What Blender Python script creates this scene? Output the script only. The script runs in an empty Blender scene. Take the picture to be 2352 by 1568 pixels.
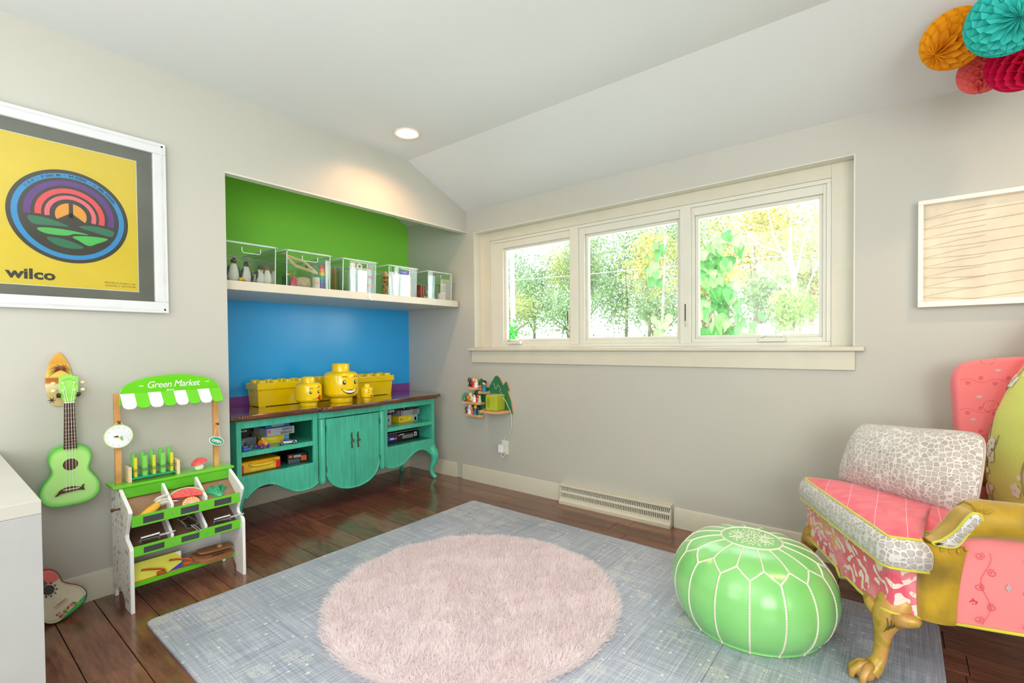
import bpy, bmesh, math, random
from mathutils import Vector, Matrix
import numpy as np
R = random.Random(7)
S = bpy.context.scene
COL = S.collection
PI = math.pi

# ------------------------------------------------------------------ camera
cam_d = bpy.data.cameras.new('camera')
cam = bpy.data.objects.new('camera', cam_d); COL.objects.link(cam)
YAW, PIT, ROL = math.radians(38.7585), math.radians(-1.027), math.radians(-0.4902)
fw = Vector((-math.sin(YAW)*math.cos(PIT), math.cos(YAW)*math.cos(PIT), math.sin(PIT)))
rt = Vector((math.cos(YAW), math.sin(YAW), 0)); up = rt.cross(fw)
r2 = rt*math.cos(ROL)+up*math.sin(ROL); u2 = up*math.cos(ROL)-rt*math.sin(ROL)
m = Matrix((r2, u2, -fw)).transposed().to_4x4(); m.translation = (0, 0, 1.2)
cam.matrix_world = m
cam_d.sensor_width = 36; cam_d.lens = 36*1114.475/2352
cam_d.shift_y = 28.4/2352; cam_d.clip_start = 0.02; cam_d.clip_end = 300
S.camera = cam

# ------------------------------------------------------------------ light and exposure
S.view_settings.view_transform = 'Standard'; S.view_settings.look = 'None'
S.view_settings.gamma = 1; S.view_settings.use_curve_mapping = False
S.view_settings.exposure = 0.0
w = bpy.data.worlds.new('sky'); S.world = w; w.use_nodes = True
bg = w.node_tree.nodes['Background']; bg.inputs[0].default_value = (0.86, 0.94, 1.0, 1); bg.inputs[1].default_value = 2.4
def light(name, typ, loc, energy, color=(1, 1, 1), size=1.0, sizey=None, target=None, spot=None, blend=0.5):
    d = bpy.data.lights.new(name, typ); d.energy = energy; d.color = color
    if typ == 'AREA':
        d.size = size
        if sizey: d.shape = 'RECTANGLE'; d.size_y = sizey
    elif typ == 'SPOT':
        d.shadow_soft_size = size; d.spot_size = spot; d.spot_blend = blend
    elif typ == 'SUN': d.angle = size
    else: d.shadow_soft_size = size
    o = bpy.data.objects.new(name, d); COL.objects.link(o); o.location = loc
    if target: o.rotation_euler = (Vector(target)-Vector(loc)).to_track_quat('-Z', 'Y').to_euler()
    return o
light('sun_light', 'SUN', (0, -10, 12), 3.6, (1, 0.97, 0.9), 0.02, target=(-2, 2, 0))
light('window_daylight', 'AREA', (-1.55, 3.55, 1.68), 52, (0.88, 0.95, 1.0), 2.5, 0.8, target=(-1.3, 0, 0.6))
light('ceiling_bounce', 'AREA', (-.7, -.9, .9), 62, (0.98, 0.99, 1.0), 2.4, 2.0, target=(-.7, -.7, 3))
light('room_fill', 'AREA', (1.9, -1.3, 1.5), 105, (1.0, 0.99, 0.97), 2.2, 1.8, target=(-3.4, 2.1, .9))
light('ceiling_fill', 'AREA', (-.9, -.5, 2.6), 26, (1.0, 1.0, 1.0), 1.6, 1.6, target=(-1.1, 1.2, 0))
light('rear_fill', 'AREA', (-1.2, -2.3, 1.7), 30, (1.0, 0.99, 0.97), 2.0, 1.6, target=(-.6, 2, 1.2))

# ------------------------------------------------------------------ colours and materials
def lin(c):
    return tuple(((v/255)/12.92 if v/255 <= 0.04045 else ((v/255+0.055)/1.055)**2.4) for v in c)+(1.0,)
def newmat(name):
    m = bpy.data.materials.new(name); m.use_nodes = True
    nt = m.node_tree; b = nt.nodes['Principled BSDF']
    return m, nt, b
def N(nt, typ, **kw):
    n = nt.nodes.new(typ)
    for k, v in kw.items():
        if k in n.inputs: n.inputs[k].default_value = v
        else: setattr(n, k, v)
    return n
def L(nt, a, b): nt.links.new(a, b)
def coords(nt, scale=(1, 1, 1), kind='Object'):
    tc = N(nt, 'ShaderNodeTexCoord'); mp = N(nt, 'ShaderNodeMapping'); mp.inputs['Scale'].default_value = scale
    L(nt, tc.outputs[kind], mp.inputs[0]); return mp.outputs[0]
def ramp(nt, fac, stops, interp='LINEAR'):
    r = N(nt, 'ShaderNodeValToRGB'); r.color_ramp.interpolation = interp
    els = r.color_ramp.elements
    while len(els) < len(stops): els.new(0.5)
    for e, (p, c) in zip(els, stops): e.position = p; e.color = c if len(c) == 4 else lin(c)
    L(nt, fac, r.inputs[0]); return r.outputs[0]
def mix(nt, fac, a, b, mode='MIX'):
    n = N(nt, 'ShaderNodeMix', data_type='RGBA', blend_type=mode)
    for s, v in ((0, fac), (6, a), (7, b)):
        if isinstance(v, (float, int)): n.inputs[s].default_value = v
        elif isinstance(v, tuple): n.inputs[s].default_value = v if len(v) == 4 else lin(v)
        else: L(nt, v, n.inputs[s])
    return n.outputs[2]
def bump(nt, b, h, strength=0.3, dist=0.002):
    n = N(nt, 'ShaderNodeBump', Strength=strength, Distance=dist); L(nt, h, n.inputs['Height']); L(nt, n.outputs[0], b.inputs['Normal'])
def noise(nt, vec, scale, detail=3, rough=0.5):
    n = N(nt, 'ShaderNodeTexNoise', Scale=scale, Detail=detail, Roughness=rough); L(nt, vec, n.inputs['Vector']); return n.outputs[0]
_M = {}
def mat(c, rough=0.5, metal=0.0, var=0.05, bumps=0.0, bscale=200, spec=0.5, coat=0.0, sheen=0.0, name=None):
    key = (c, rough, metal, var, bumps, bscale, spec, coat, sheen)
    if key in _M: return _M[key]
    m, nt, b = newmat(name or 'paint_%d_%d_%d' % c)
    v = coords(nt)
    n = noise(nt, v, 9.0)
    lo = tuple(max(0, x*(1-var)) for x in c); hi = tuple(min(255, x*(1+var)) for x in c)
    L(nt, ramp(nt, n, [(0.3, lo), (0.7, hi)]), b.inputs['Base Color'])
    b.inputs['Roughness'].default_value = rough; b.inputs['Metallic'].default_value = metal
    b.inputs['Specular IOR Level'].default_value = spec
    b.inputs['Coat Weight'].default_value = coat; b.inputs['Coat Roughness'].default_value = 0.08
    b.inputs['Sheen Weight'].default_value = sheen
    if bumps: bump(nt, b, noise(nt, v, bscale, 4), bumps)
    _M[key] = m; return m
def emis(c, s):
    m, nt, b = newmat('glow'); b.inputs['Base Color'].default_value = lin(c)
    b.inputs['Emission Color'].default_value = lin(c); b.inputs['Emission Strength'].default_value = s; return m
def clear(name, tint=(240, 250, 248), gloss=0.12, rough=0.03, tr=1.0):
    m, nt, b = newmat(name); out = nt.nodes['Material Output']; nt.nodes.remove(b)
    t = N(nt, 'ShaderNodeBsdfTransparent', Color=lin(tint)); g = N(nt, 'ShaderNodeBsdfGlossy', Roughness=rough)
    lw = N(nt, 'ShaderNodeLayerWeight', Blend=0.35); mm = N(nt, 'ShaderNodeMath', operation='MULTIPLY_ADD')
    L(nt, lw.outputs['Fresnel'], mm.inputs[0]); mm.inputs[1].default_value = 0.6; mm.inputs[2].default_value = gloss
    x = N(nt, 'ShaderNodeMixShader'); L(nt, mm.outputs[0], x.inputs[0]); L(nt, t.outputs[0], x.inputs[1]); L(nt, g.outputs[0], x.inputs[2])
    L(nt, x.outputs[0], out.inputs[0]); return m

# ------------------------------------------------------------------ geometry helpers: G = [verts, faces, mats]
class G:
    def __init__(s): s.v = []; s.f = []; s.m = []
    def add(s, vs, fs, mi=0):
        o = len(s.v); s.v += [tuple(v) for v in vs]; s.f += [tuple(i+o for i in f) for f in fs]; s.m += [mi]*len(fs); return s
    def merge(s, g, mi=None):
        o = len(s.v); s.v += g.v; s.f += [tuple(i+o for i in f) for f in g.f]; s.m += (g.m if mi is None else [mi]*len(g.f)); return s
    def tf(s, M):
        s.v = [tuple(M @ Vector(v)) for v in s.v]; return s
    def mp(s, fn):
        s.v = [tuple(fn(*v)) for v in s.v]; return s
    def box(s, x0, x1, y0, y1, z0, z1, mi=0):
        vs = [(x, y, z) for z in (z0, z1) for y in (y0, y1) for x in (x0, x1)]
        return s.add(vs, [(0, 2, 3, 1), (4, 5, 7, 6), (0, 1, 5, 4), (2, 6, 7, 3), (0, 4, 6, 2), (1, 3, 7, 5)], mi)
    def lathe(s, prof, seg=24, c=(0, 0, 0), mi=0, ax='z', sx=1.0, sy=1.0, cap=True):
        vs = []
        for r, h in prof:
            for k in range(seg):
                a = 2*PI*k/seg; p = (r*math.cos(a)*sx, r*math.sin(a)*sy, h)
                if ax == 'x': p = (h, p[0], p[1])
                elif ax == 'y': p = (p[0], h, p[1])
                vs.append((p[0]+c[0], p[1]+c[1], p[2]+c[2]))
        fs = []
        for i in range(len(prof)-1):
            for k in range(seg):
                a, b = i*seg+k, i*seg+(k+1) % seg; fs.append((a, b, b+seg, a+seg))
        if cap and prof[0][0] > 1e-6: fs.append(tuple(reversed(range(seg))))
        if cap and prof[-1][0] > 1e-6: fs.append(tuple(range((len(prof)-1)*seg, len(prof)*seg)))
        return s.add(vs, fs, mi)
    def ball(s, c, r, seg=16, rings=8, mi=0):
        if not isinstance(r, (tuple, list)): r = (r, r, r)
        pr = [(math.sin(PI*i/rings), -math.cos(PI*i/rings)) for i in range(rings+1)]
        g = G().lathe([(max(a, 1e-7), b) for a, b in pr], seg)
        g.v = [(x*r[0]+c[0], y*r[1]+c[1], z*r[2]+c[2]) for x, y, z in g.v]
        return s.merge(g, mi)
    def tube(s, pts, rad, seg=8, mi=0, closed=False, flat=1.0, cap=True):
        P = [Vector(p) for p in pts]; n = len(P)
        if not isinstance(rad, (list, tuple)): rad = [rad]*n
        T = []
        for i in range(n):
            a = P[(i-1) % n] if (closed or i > 0) else P[i]; b = P[(i+1) % n] if (closed or i < n-1) else P[i]
            t = (b-a); T.append(t.normalized() if t.length > 1e-9 else Vector((0, 0, 1)))
        u = T[0].orthogonal().normalized(); vs = []
        for i in range(n):
            u = (u-T[i]*u.dot(T[i])); u = u.normalized() if u.length > 1e-6 else T[i].orthogonal().normalized()
            w_ = T[i].cross(u)
            for k in range(seg):
                a = 2*PI*k/seg; vs.append(P[i]+(u*math.cos(a)+w_*math.sin(a)*flat)*rad[i])
        fs = []
        for i in range(n if closed else n-1):
            j = (i+1) % n
            for k in range(seg): fs.append((i*seg+k, i*seg+(k+1) % seg, j*seg+(k+1) % seg, j*seg+k))
        if not closed and cap: fs += [tuple(reversed(range(seg))), tuple(range((n-1)*seg, n*seg))]
        return s.add(vs, fs, mi)
    def prism(s, poly, d0, d1, ax='x', mi=0, side=None):
        """poly: 2-D outline; ax='x' -> (y,z), 'y' -> (x,z), 'z' -> (x,y)"""
        n = len(poly)
        def P(p, d): return (d, p[0], p[1]) if ax == 'x' else ((p[0], d, p[1]) if ax == 'y' else (p[0], p[1], d))
        vs = [P(p, d0) for p in poly]+[P(p, d1) for p in poly]
        s.add(vs, [tuple(reversed(range(n))), tuple(range(n, 2*n))], mi)
        s.f += [tuple(len(s.v)-2*n+q for q in (i, (i+1) % n, n+(i+1) % n, n+i)) for i in range(n)]
        s.m += [mi if side is None else side]*n
        return s
    def flat(s, poly, d, ax='x', mi=0):
        def P(p): return (d, p[0], p[1]) if ax == 'x' else ((p[0], d, p[1]) if ax == 'y' else (p[0], p[1], d))
        return s.add([P(p) for p in poly], [tuple(range(len(poly)))], mi)
    def ring(s, c, r0, r1, d, ax='x', a0=0, a1=2*PI, n=48, mi=0):
        def P(a, r):
            p = (c[0]+r*math.cos(a), c[1]+r*math.sin(a))
            return (d, p[0], p[1]) if ax == 'x' else ((p[0], d, p[1]) if ax == 'y' else (p[0], p[1], d))
        vs = []; fs = []
        for i in range(n+1):
            a = a0+(a1-a0)*i/n; vs += [P(a, r0), P(a, r1)]
            if i: fs.append((2*i-2, 2*i-1, 2*i+1, 2*i))
        return s.add(vs, fs, mi)
    def grid(s, fn, nu, nv, mi=0, wrap=False):
        vs = [fn(i/nu, j/nv) for j in range(nv+1) for i in range(nu+1)]
        fs = [(j*(nu+1)+i, j*(nu+1)+i+1, (j+1)*(nu+1)+i+1, (j+1)*(nu+1)+i) for j in range(nv) for i in range(nu)]
        return s.add(vs, fs, mi)
LOCAL = set()
def tag(o, label=None, cat=None, group=None, kind=None):
    if label: o['label'] = label
    if cat: o['category'] = cat
    if group: o['group'] = group
    if kind: o['kind'] = kind
    return o
def obj(name, g, mats, parent=None, smooth=None, bevel=0.0, seg=2, local=True, label=None, kind=None, subsurf=0, fixn=True):
    """one mesh object; vertices are in world coordinates, stored relative to the root's location"""
    me = bpy.data.meshes.new(name)
    root = parent
    while root is not None and root.parent is not None: root = root.parent
    off = Vector((0, 0, 0))
    if root is not None and local and root.name not in LOCAL: off = root.location
    me.from_pydata([tuple(Vector(v)-off) for v in g.v], [], g.f)
    if not isinstance(mats, (list, tuple)): mats = [mats]
    for mm in mats: me.materials.append(mm)
    if any(g.m): me.polygons.foreach_set('material_index', g.m)
    if fixn:
        bm = bmesh.new(); bm.from_mesh(me); bmesh.ops.recalc_face_normals(bm, faces=bm.faces); bm.to_mesh(me); bm.free()
    if smooth is not None:
        me.shade_smooth() if smooth is True else me.shade_smooth()
        if smooth is not True:
            try: me.set_sharp_from_angle(angle=math.radians(smooth))
            except Exception: pass
    o = bpy.data.objects.new(name, me); COL.objects.link(o)
    if parent is not None: o.parent = parent
    if bevel:
        md = o.modifiers.new('bevel', 'BEVEL'); md.width = bevel; md.segments = seg; md.limit_method = 'ANGLE'; md.angle_limit = math.radians(35); md.harden_normals = False
    if subsurf:
        md = o.modifiers.new('sub', 'SUBSURF'); md.levels = md.render_levels = subsurf
    if label: o['label'] = label
    if kind: o['kind'] = kind
    return o
def thing(name, label, cat, loc, rotz=0, group=None, authored_local=False):
    o = bpy.data.objects.new(name, None); COL.objects.link(o); o.location = loc; o.rotation_euler = (0, 0, rotz); o.empty_display_size = 0.05
    if authored_local: LOCAL.add(o.name)
    return tag(o, label, cat, group)
def dup(root, loc=None, rotz=None, label=None):
    r = root.copy(); COL.objects.link(r)
    if loc is not None: r.location = loc
    if rotz is not None: r.rotation_euler = (0, 0, rotz)
    if label: r['label'] = label
    for ch in root.children:
        c = ch.copy(); COL.objects.link(c); c.parent = r
        for g in ch.children:
            d = g.copy(); COL.objects.link(d); d.parent = c
    return r
def struct(name, g, mats, parent=None, **kw):
    return tag(obj(name, g, mats, parent, **kw), kind='structure')
_dg = None
def textg(s, size, place, extrude=0.0, align='CENTER', shear=0.0, bold=0.0, sx=1.0, space=1.0):
    """flat lettering as mesh; place(u, v, w) maps text plane to world"""
    cu = bpy.data.curves.new('txt', 'FONT'); cu.body = s; cu.size = size; cu.align_x = align; cu.shear = shear; cu.offset = bold
    cu.extrude = extrude; cu.resolution_u = 2; cu.space_character = space
    o = bpy.data.objects.new('txt', cu); COL.objects.link(o)
    me = bpy.data.meshes.new_from_object(o.evaluated_get(bpy.context.evaluated_depsgraph_get()))
    g = G().add([place(v.co.x*sx, v.co.y, v.co.z) for v in me.vertices], [tuple(p.vertices) for p in me.polygons])
    bpy.data.objects.remove(o); bpy.data.curves.remove(cu); bpy.data.meshes.remove(me)
    return g
def spline(pts, n=8, closed=False):
    """Catmull-Rom through points of any dimension"""
    P = [Vector(p) for p in pts]; out = []; m_ = len(P)
    for i in range(m_ if closed else m_-1):
        p0 = P[(i-1) % m_] if (closed or i > 0) else P[i]; p1 = P[i]; p2 = P[(i+1) % m_]
        p3 = P[(i+2) % m_] if (closed or i < m_-2) else p2
        for k in range(n):
            t = k/n; out.append(0.5*((2*p1)+(p2-p0)*t+(2*p0-5*p1+4*p2-p3)*t*t+(3*p1-p0-3*p2+p3)*t**3))
    if not closed: out.append(P[-1])
    return out
WHITE = mat((236, 237, 232), 0.35)

# ================================================================== ROOM SHELL
WY = 3.13; LX = -3.02; AX = -3.83; AY = 1.155; XR = 2.6; YB = -2.6; CZ = 2.65; KY = 2.48; KZ = 2.383
def paint(name, c, rough=0.55, bm=0.04):
    m, nt, b = newmat(name); v = coords(nt)
    L(nt, ramp(nt, noise(nt, v, 1.3, 2), [(0.3, tuple(x*0.985 for x in c)), (0.7, c)]), b.inputs['Base Color'])
    b.inputs['Roughness'].default_value = rough; bump(nt, b, noise(nt, v, 260, 3), bm, 0.001); return m
M_WALL = paint('warm_grey_wall_paint', (190, 190, 180), 0.42)
M_CEIL = paint('ceiling_paint', (216, 221, 220), 0.7)
M_TRIM = mat((208, 205, 186), 0.33, var=0.01)
M_TRIMW = mat((216, 216, 202), 0.3, var=0.01)
M_GREEN = paint('green_accent_paint', (140, 230, 74), 0.35)
M_BLUE = paint('blue_accent_paint', (42, 176, 252), 0.22, 0.08)
M_PURP = paint('purple_accent_paint', (140, 74, 160), 0.35)
SL = (CZ-KZ)/(WY-KY)          # slope of the knee part of the ceiling

def wood_mat(name, dark, lite, sc, rough=0.25, coat=0.3, rnd=0.35, bmp=0.15):
    m, nt, b = newmat(name); oi = N(nt, 'ShaderNodeObjectInfo')
    tc = N(nt, 'ShaderNodeTexCoord'); mp = N(nt, 'ShaderNodeMapping'); mp.inputs['Scale'].default_value = sc
    ad = N(nt, 'ShaderNodeVectorMath', operation='ADD'); L(nt, tc.outputs['Object'], ad.inputs[0])
    mu = N(nt, 'ShaderNodeMath', operation='MULTIPLY'); mu.inputs[1].default_value = 37.0; L(nt, oi.outputs['Random'], mu.inputs[0])
    L(nt, mu.outputs[0], ad.inputs[1]); L(nt, ad.outputs[0], mp.inputs[0])
    n1 = noise(nt, mp.outputs[0], 4.0, 6, 0.6); n2 = noise(nt, mp.outputs[0], 14.0, 3, 0.6)
    base = ramp(nt, n1, [(0.30, dark), (0.72, lite)])
    base = mix(nt, 0.35, base, ramp(nt, n2, [(0.35, dark), (0.65, lite)]))
    hv = N(nt, 'ShaderNodeHueSaturation'); mr = N(nt, 'ShaderNodeMapRange'); L(nt, oi.outputs['Random'], mr.inputs[0])
    mr.inputs[3].default_value = 1-rnd; mr.inputs[4].default_value = 1+rnd
    L(nt, mr.outputs[0], hv.inputs['Value']); L(nt, base, hv.inputs['Color']); L(nt, hv.outputs[0], b.inputs['Base Color'])
    b.inputs['Roughness'].default_value = rough; b.inputs['Coat Weight'].default_value = coat; b.inputs['Coat Roughness'].default_value = 0.12
    bump(nt, b, n1, bmp, 0.002); return m
M_FLOOR = wood_mat('dark_plank_wood', (84, 52, 40), (144, 96, 72), (0.7, 6, 1), 0.2, 0.35, 0.22)

fl = struct('floor', G().box(AX-.1, XR, YB, WY+.1, -0.06, -0.012), mat((26, 16, 13), 0.6))
PW = 0.1525; rows = int((WY+1.6)/PW)
plank_cache = {}
for r_ in range(rows):
    y1 = WY-0.004-r_*PW; y0 = y1-PW
    x = AX-R.random()*0.9
    while x < XR:
        ln = R.choice([0.62, 0.9, 1.2, 1.2, 1.5]); a, b_ = max(x, AX), min(x+ln, XR)
        if b_-a > 0.05:
            g = G().box(a+.0011, b_-.0011, y0+.0014, y1-.0014, -0.0118, 0)
            o = obj('plank', g, M_FLOOR, fl, bevel=0.0016, seg=1)
        x += ln

# window wall with the opening
OX0, OX1, OZ0, OZ1 = -2.933, -0.193, 1.176, 2.187
TH = 0.16
g = G()
def wy_panel(x0, x1, z0, z1): g.box(x0, x1, WY, WY+TH, z0, z1)
wy_panel(AX-.1, OX0, 0, 2.62); wy_panel(OX1, XR, 0, 2.62); wy_panel(OX0, OX1, 0, OZ0); wy_panel(OX0, OX1, OZ1, 2.62)
wall_w = struct('wall_window', g, M_WALL)
# left wall: main run, soffit band above the alcove opening
g = G().box(LX-.05, LX, YB, AY, 0, CZ)
ysl = KY
g.prism([(AY, 2.203), (WY, 2.203), (WY, KZ), (KY, CZ), (AY, CZ)], LX-.05, LX)
struct('wall_left', g, M_WALL)
struct('trim_1', G().box(LX-.052, LX+.004, AY, WY, 2.198, 2.207), M_TRIMW)   # corner bead under the soffit
# alcove
al = G().flat([(AY-.05, 0), (WY, 0), (WY, 0.835), (AY-.05, 0.835)], AX, mi=2)
al.flat([(AY-.05, 0.835), (WY, 0.835), (WY, 1.57), (AY-.05, 1.57)], AX, mi=1)
al.flat([(AY-.05, 1.57), (WY, 1.57), (WY, KZ), (KY, CZ), (AY-.05, CZ)], AX, mi=0)
al2 = G(); [al2.add([(x+dx, y, z) for (x, y, z) in al.v for dx in ()], [])]
g = G().merge(al)
g.v = [tuple(v) for v in g.v]; struct('wall_alcove', g, [M_GREEN, M_BLUE, M_PURP], fixn=False)
struct('wall_alcove_back', G().box(AX-.08, AX-.002, AY-.05, WY, 0, CZ), M_WALL)
struct('wall_alcove_side', G().box(AX, LX-.05, AY-.05, AY, 0, CZ), M_WALL)
# right and rear walls (out of frame), ceiling
struct('wall_right', G().box(XR, XR+.05, YB, WY, 0, CZ), M_WALL)
struct('wall_rear', G().box(AX-.08, XR, YB-.05, YB, 0, CZ), M_WALL)
g = G(); lx, ly, hs = -2.636, 2.161, .12
g.box(AX-.08, lx-hs, YB-.05, KY, CZ, CZ+.06).box(lx+hs, XR+.05, YB-.05, KY, CZ, CZ+.06)
g.box(lx-hs, lx+hs, YB-.05, ly-hs, CZ, CZ+.06).box(lx-hs, lx+hs, ly+hs, KY, CZ, CZ+.06).box(lx-hs, lx+hs, ly-hs, ly+hs, CZ+.065, CZ+.085)
vs = []; fs = []
for k in range(33):
    a = 2*PI*k/32; q = hs/max(abs(math.cos(a)), abs(math.sin(a)))
    vs += [(lx+.075*math.cos(a), ly+.075*math.sin(a), CZ), (lx+q*math.cos(a), ly+q*math.sin(a), CZ)]
    if k: fs.append((2*k-2, 2*k-1, 2*k+1, 2*k))
g.add(vs, fs)
ge = [(KY, CZ), (WY+TH, CZ-SL*(WY+TH-KY)), (WY+TH, CZ-SL*(WY+TH-KY)+.08), (KY, CZ+.06)]
g.prism(ge, AX-.08, XR+.05)
struct('ceiling', g, M_CEIL)

# baseboards
bbp = [(0, 0), (.014, 0), (.014, .1), (.010, .112), (.010, .118), (.006, .128), (0, .13)]
def baseboard_y(name, x0, x1): struct(name, G().prism([(WY-a, z) for a, z in bbp], x0, x1), M_TRIM, smooth=30)
baseboard_y('baseboard_window_1', AX, -3.17); baseboard_y('baseboard_window_2', -3.09, -2.03); baseboard_y('baseboard_window_3', -1.155, XR)
struct('baseboard_left', G().prism([(LX+a, z) for a, z in bbp], YB, AY, ax='y'), M_TRIM, smooth=30)
struct('baseboard_alcove', G().box(AX, AX+.016, AY, WY-.015, 0, .125), M_TRIM, bevel=.003)

# ------------------------------------------------------------------ window
FRY = WY+.075      # plane of the casing inside the recess
g = G()
g.box(OX0, OX0+.006, WY-.0015, WY+.085, OZ0+.003, OZ1-.005).box(OX1-.006, OX1, WY-.0015, WY+.085, OZ0+.003, OZ1-.005).box(OX0, OX1, WY-.0015, WY+.085, OZ1-.005, OZ1)
struct('trim_2', g, M_TRIMW)
g = G().box(OX0+.006, -2.81, FRY, FRY+.03, OZ0, OZ1-.005).box(-.305, OX1-.006, FRY, FRY+.03, OZ0, OZ1-.005).box(-2.81, -.305, FRY, FRY+.03, 2.108, OZ1-.005)
struct('trim_3', g, M_TRIM, bevel=.002)
# sill + apron
struct('trim_4', G().box(-2.985, -.15, WY-.045, FRY+.03, 1.153, 1.178), M_TRIM, bevel=.006, seg=3)
struct('trim_5', G().box(-2.955, -.19, WY-.018, WY, 1.052, 1.153), M_TRIM, bevel=.002)
M_GLASS = clear('window_glass', (252, 255, 254), 0.02, 0.0)
GY = FRY+.065
WIN = [(-2.765, -1.99, 'l'), (-1.935, -1.135, 'f'), (-1.085, -.325, 'r')]
g = G()     # outer window frame with mullions
fy0, fy1 = FRY+.008, FRY+.09
g.box(-2.81, -.305, fy0, fy1, 1.178, 1.205).box(-2.81, -.305, fy0, fy1, 2.085, 2.108)
g.box(-2.81, -2.785, fy0, fy1, 1.205, 2.085).box(-.328, -.305, fy0, fy1, 1.205, 2.085)
g.box(-1.995, -1.93, fy0, fy1, 1.205, 2.085).box(-1.14, -1.08, fy0, fy1, 1.205, 2.085)
g.box(-2.0, -1.925, fy0-.004, fy0+.01, 1.2, 2.09).box(-1.145, -1.075, fy0-.004, fy0+.01, 1.2, 2.09)
wf = struct('window_1', g, M_TRIMW, bevel=.002)
GL = [(-2.66, -1.995), (-1.855, -1.178), (-1.035, -.368)]
OUT = [(-2.785, -1.995), (-1.93, -1.14), (-1.08, -.328)]
for (a, b_), (c, d) in zip(GL, OUT):
    z0, z1, Z0, Z1 = 1.252, 2.012, 1.205, 2.085
    g = G(); y0, y1 = fy0+.012, fy0+.045
    a2, b2 = a-.022, (b_+.022 if b_+.022 < d else d)
    g.box(c, a2, y0, y1, Z0, Z1).box(min(b2, d-.001), d, y0, y1, Z0, Z1).box(a2, b2, y0, y1, Z0, z0-.02).box(a2, b2, y0, y1, z1+.022, Z1)
    sh = obj('sash', g, M_TRIMW, wf, bevel=.002)
    g = G(); y2 = GY+.005
    g.box(a2, a, y1-.012, y2, z0-.02, z1+.022).box(b_, b2, y1-.012, y2, z0-.02, z1+.022).box(a, b_, y1-.012, y2, z0-.02, z0).box(a, b_, y1-.012, y2, z1, z1+.022)
    obj('glazing_bead', g, M_TRIMW, sh, bevel=.003)
    obj('glass_pane', G().box(a, b_, GY-.012, GY-.008, z0, z1), M_GLASS, sh)
M_DK = mat((52, 50, 46), .4)
for x in (-2.012, -1.108):
    ob = obj('sash_lock', G().box(x-.006, x+.006, fy0-.012, fy0, 1.32, 1.47), M_TRIMW, wf, bevel=.003)
    obj('lock_slot', G().box(x-.0035, x+.0035, fy0-.014, fy0-.011, 1.35, 1.46), M_DK, ob)
    obj('lock_lever', G().tube([(x, fy0-.014, 1.345), (x+.006, fy0-.022, 1.33), (x+.010, fy0-.02, 1.312)], .0035), M_TRIMW, ob, smooth=True)
for x in (-2.55, -.60):
    ob = obj('window_crank', G().prism([(x-.075, 1.207), (x+.075, 1.207), (x+.066, 1.232), (x-.066, 1.232)], fy0-.014, fy0+.02, ax='y'), M_TRIMW, wf, bevel=.004, seg=3)
    obj('crank_handle', G().tube([(x-.055, fy0-.014, 1.234), (x-.03, fy0-.024, 1.243), (x+.0, fy0-.03, 1.238), (x+.05, fy0-.028, 1.240), (x+.055, fy0-.02, 1.236)], .0065, 8), M_TRIMW, ob, smooth=True)

# ------------------------------------------------------------------ alcove shelf
sh = thing('wall_shelf', 'long thick white wall shelf spanning the painted alcove, carrying the clear bins', 'shelf', (-3.46, 2.14, 1.545))
obj('shelf_board', G().prism([(AX+.001, AY+.001), (-3.10, AY+.001), (-3.10, WY-.035), (-3.112, WY-.012), (-3.135, WY-.002), (AX+.001, WY-.002)], 1.545, 1.6, ax='z'), M_TRIM, sh, bevel=.003)
hk = thing('adhesive_hook', 'small clear hook stuck under the front edge of the alcove shelf', 'hook', (-3.095, 2.17, 1.56))
obj('hook_plate', G().box(-3.1, -3.096, 2.158, 2.176, 1.553, 1.59), mat((248, 248, 246), .1), hk, bevel=.002)
obj('hook_curl', G().tube([(-3.096, 2.167, 1.575), (-3.093, 2.17, 1.56), (-3.088, 2.174, 1.545), (-3.08, 2.177, 1.543), (-3.078, 2.177, 1.553)], .003), mat((248, 248, 246), .1), hk, smooth=True)

# ------------------------------------------------------------------ recessed lights
def downlight(name, loc, label, power):
    x, y, z = loc
    t = thing(name, label, 'light', loc)
    obj('trim_ring', G().lathe([(.073, 0.0), (.092, 0.0), (.094, -.004), (.090, -.008), (.075, -.004), (.073, 0)], 40, (x, y, z), cap=False), mat((228, 220, 205), .4), t, smooth=True)
    obj('reflector', G().lathe([(.076, -.003), (.066, .045), (.05, .055)], 32, (x, y, z), cap=False), mat((255, 236, 205), .3), t, smooth=True, fixn=False)
    obj('bulb', G().ball((x, y, z+.028), (.05, .05, .022)), emis((255, 224, 180), 14), t, smooth=True)
    light(name+'_beam', 'SPOT', (x, y, z-.012), power, (1.0, .50, .24), .035, target=(x, y, 0), spot=math.radians(150), blend=.8)
downlight('recessed_light', (-2.636, 2.161, CZ), 'glowing round recessed ceiling light above the alcove soffit', 36)
light('second_recessed_beam', 'SPOT', (.75, 2.2, CZ-.02), 40, (1.0, .66, .38), .05, target=(.75, 2.2, 0), spot=math.radians(150), blend=.8)
light('rear_fill_spot', 'SPOT', (-1.4, -1.2, CZ-.02), 22, (1.0, .78, .55), .35, target=(-1.4, -1.2, 0), spot=math.radians(150), blend=.8)  # added fill spot behind the camera, no fixture modelled

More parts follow.
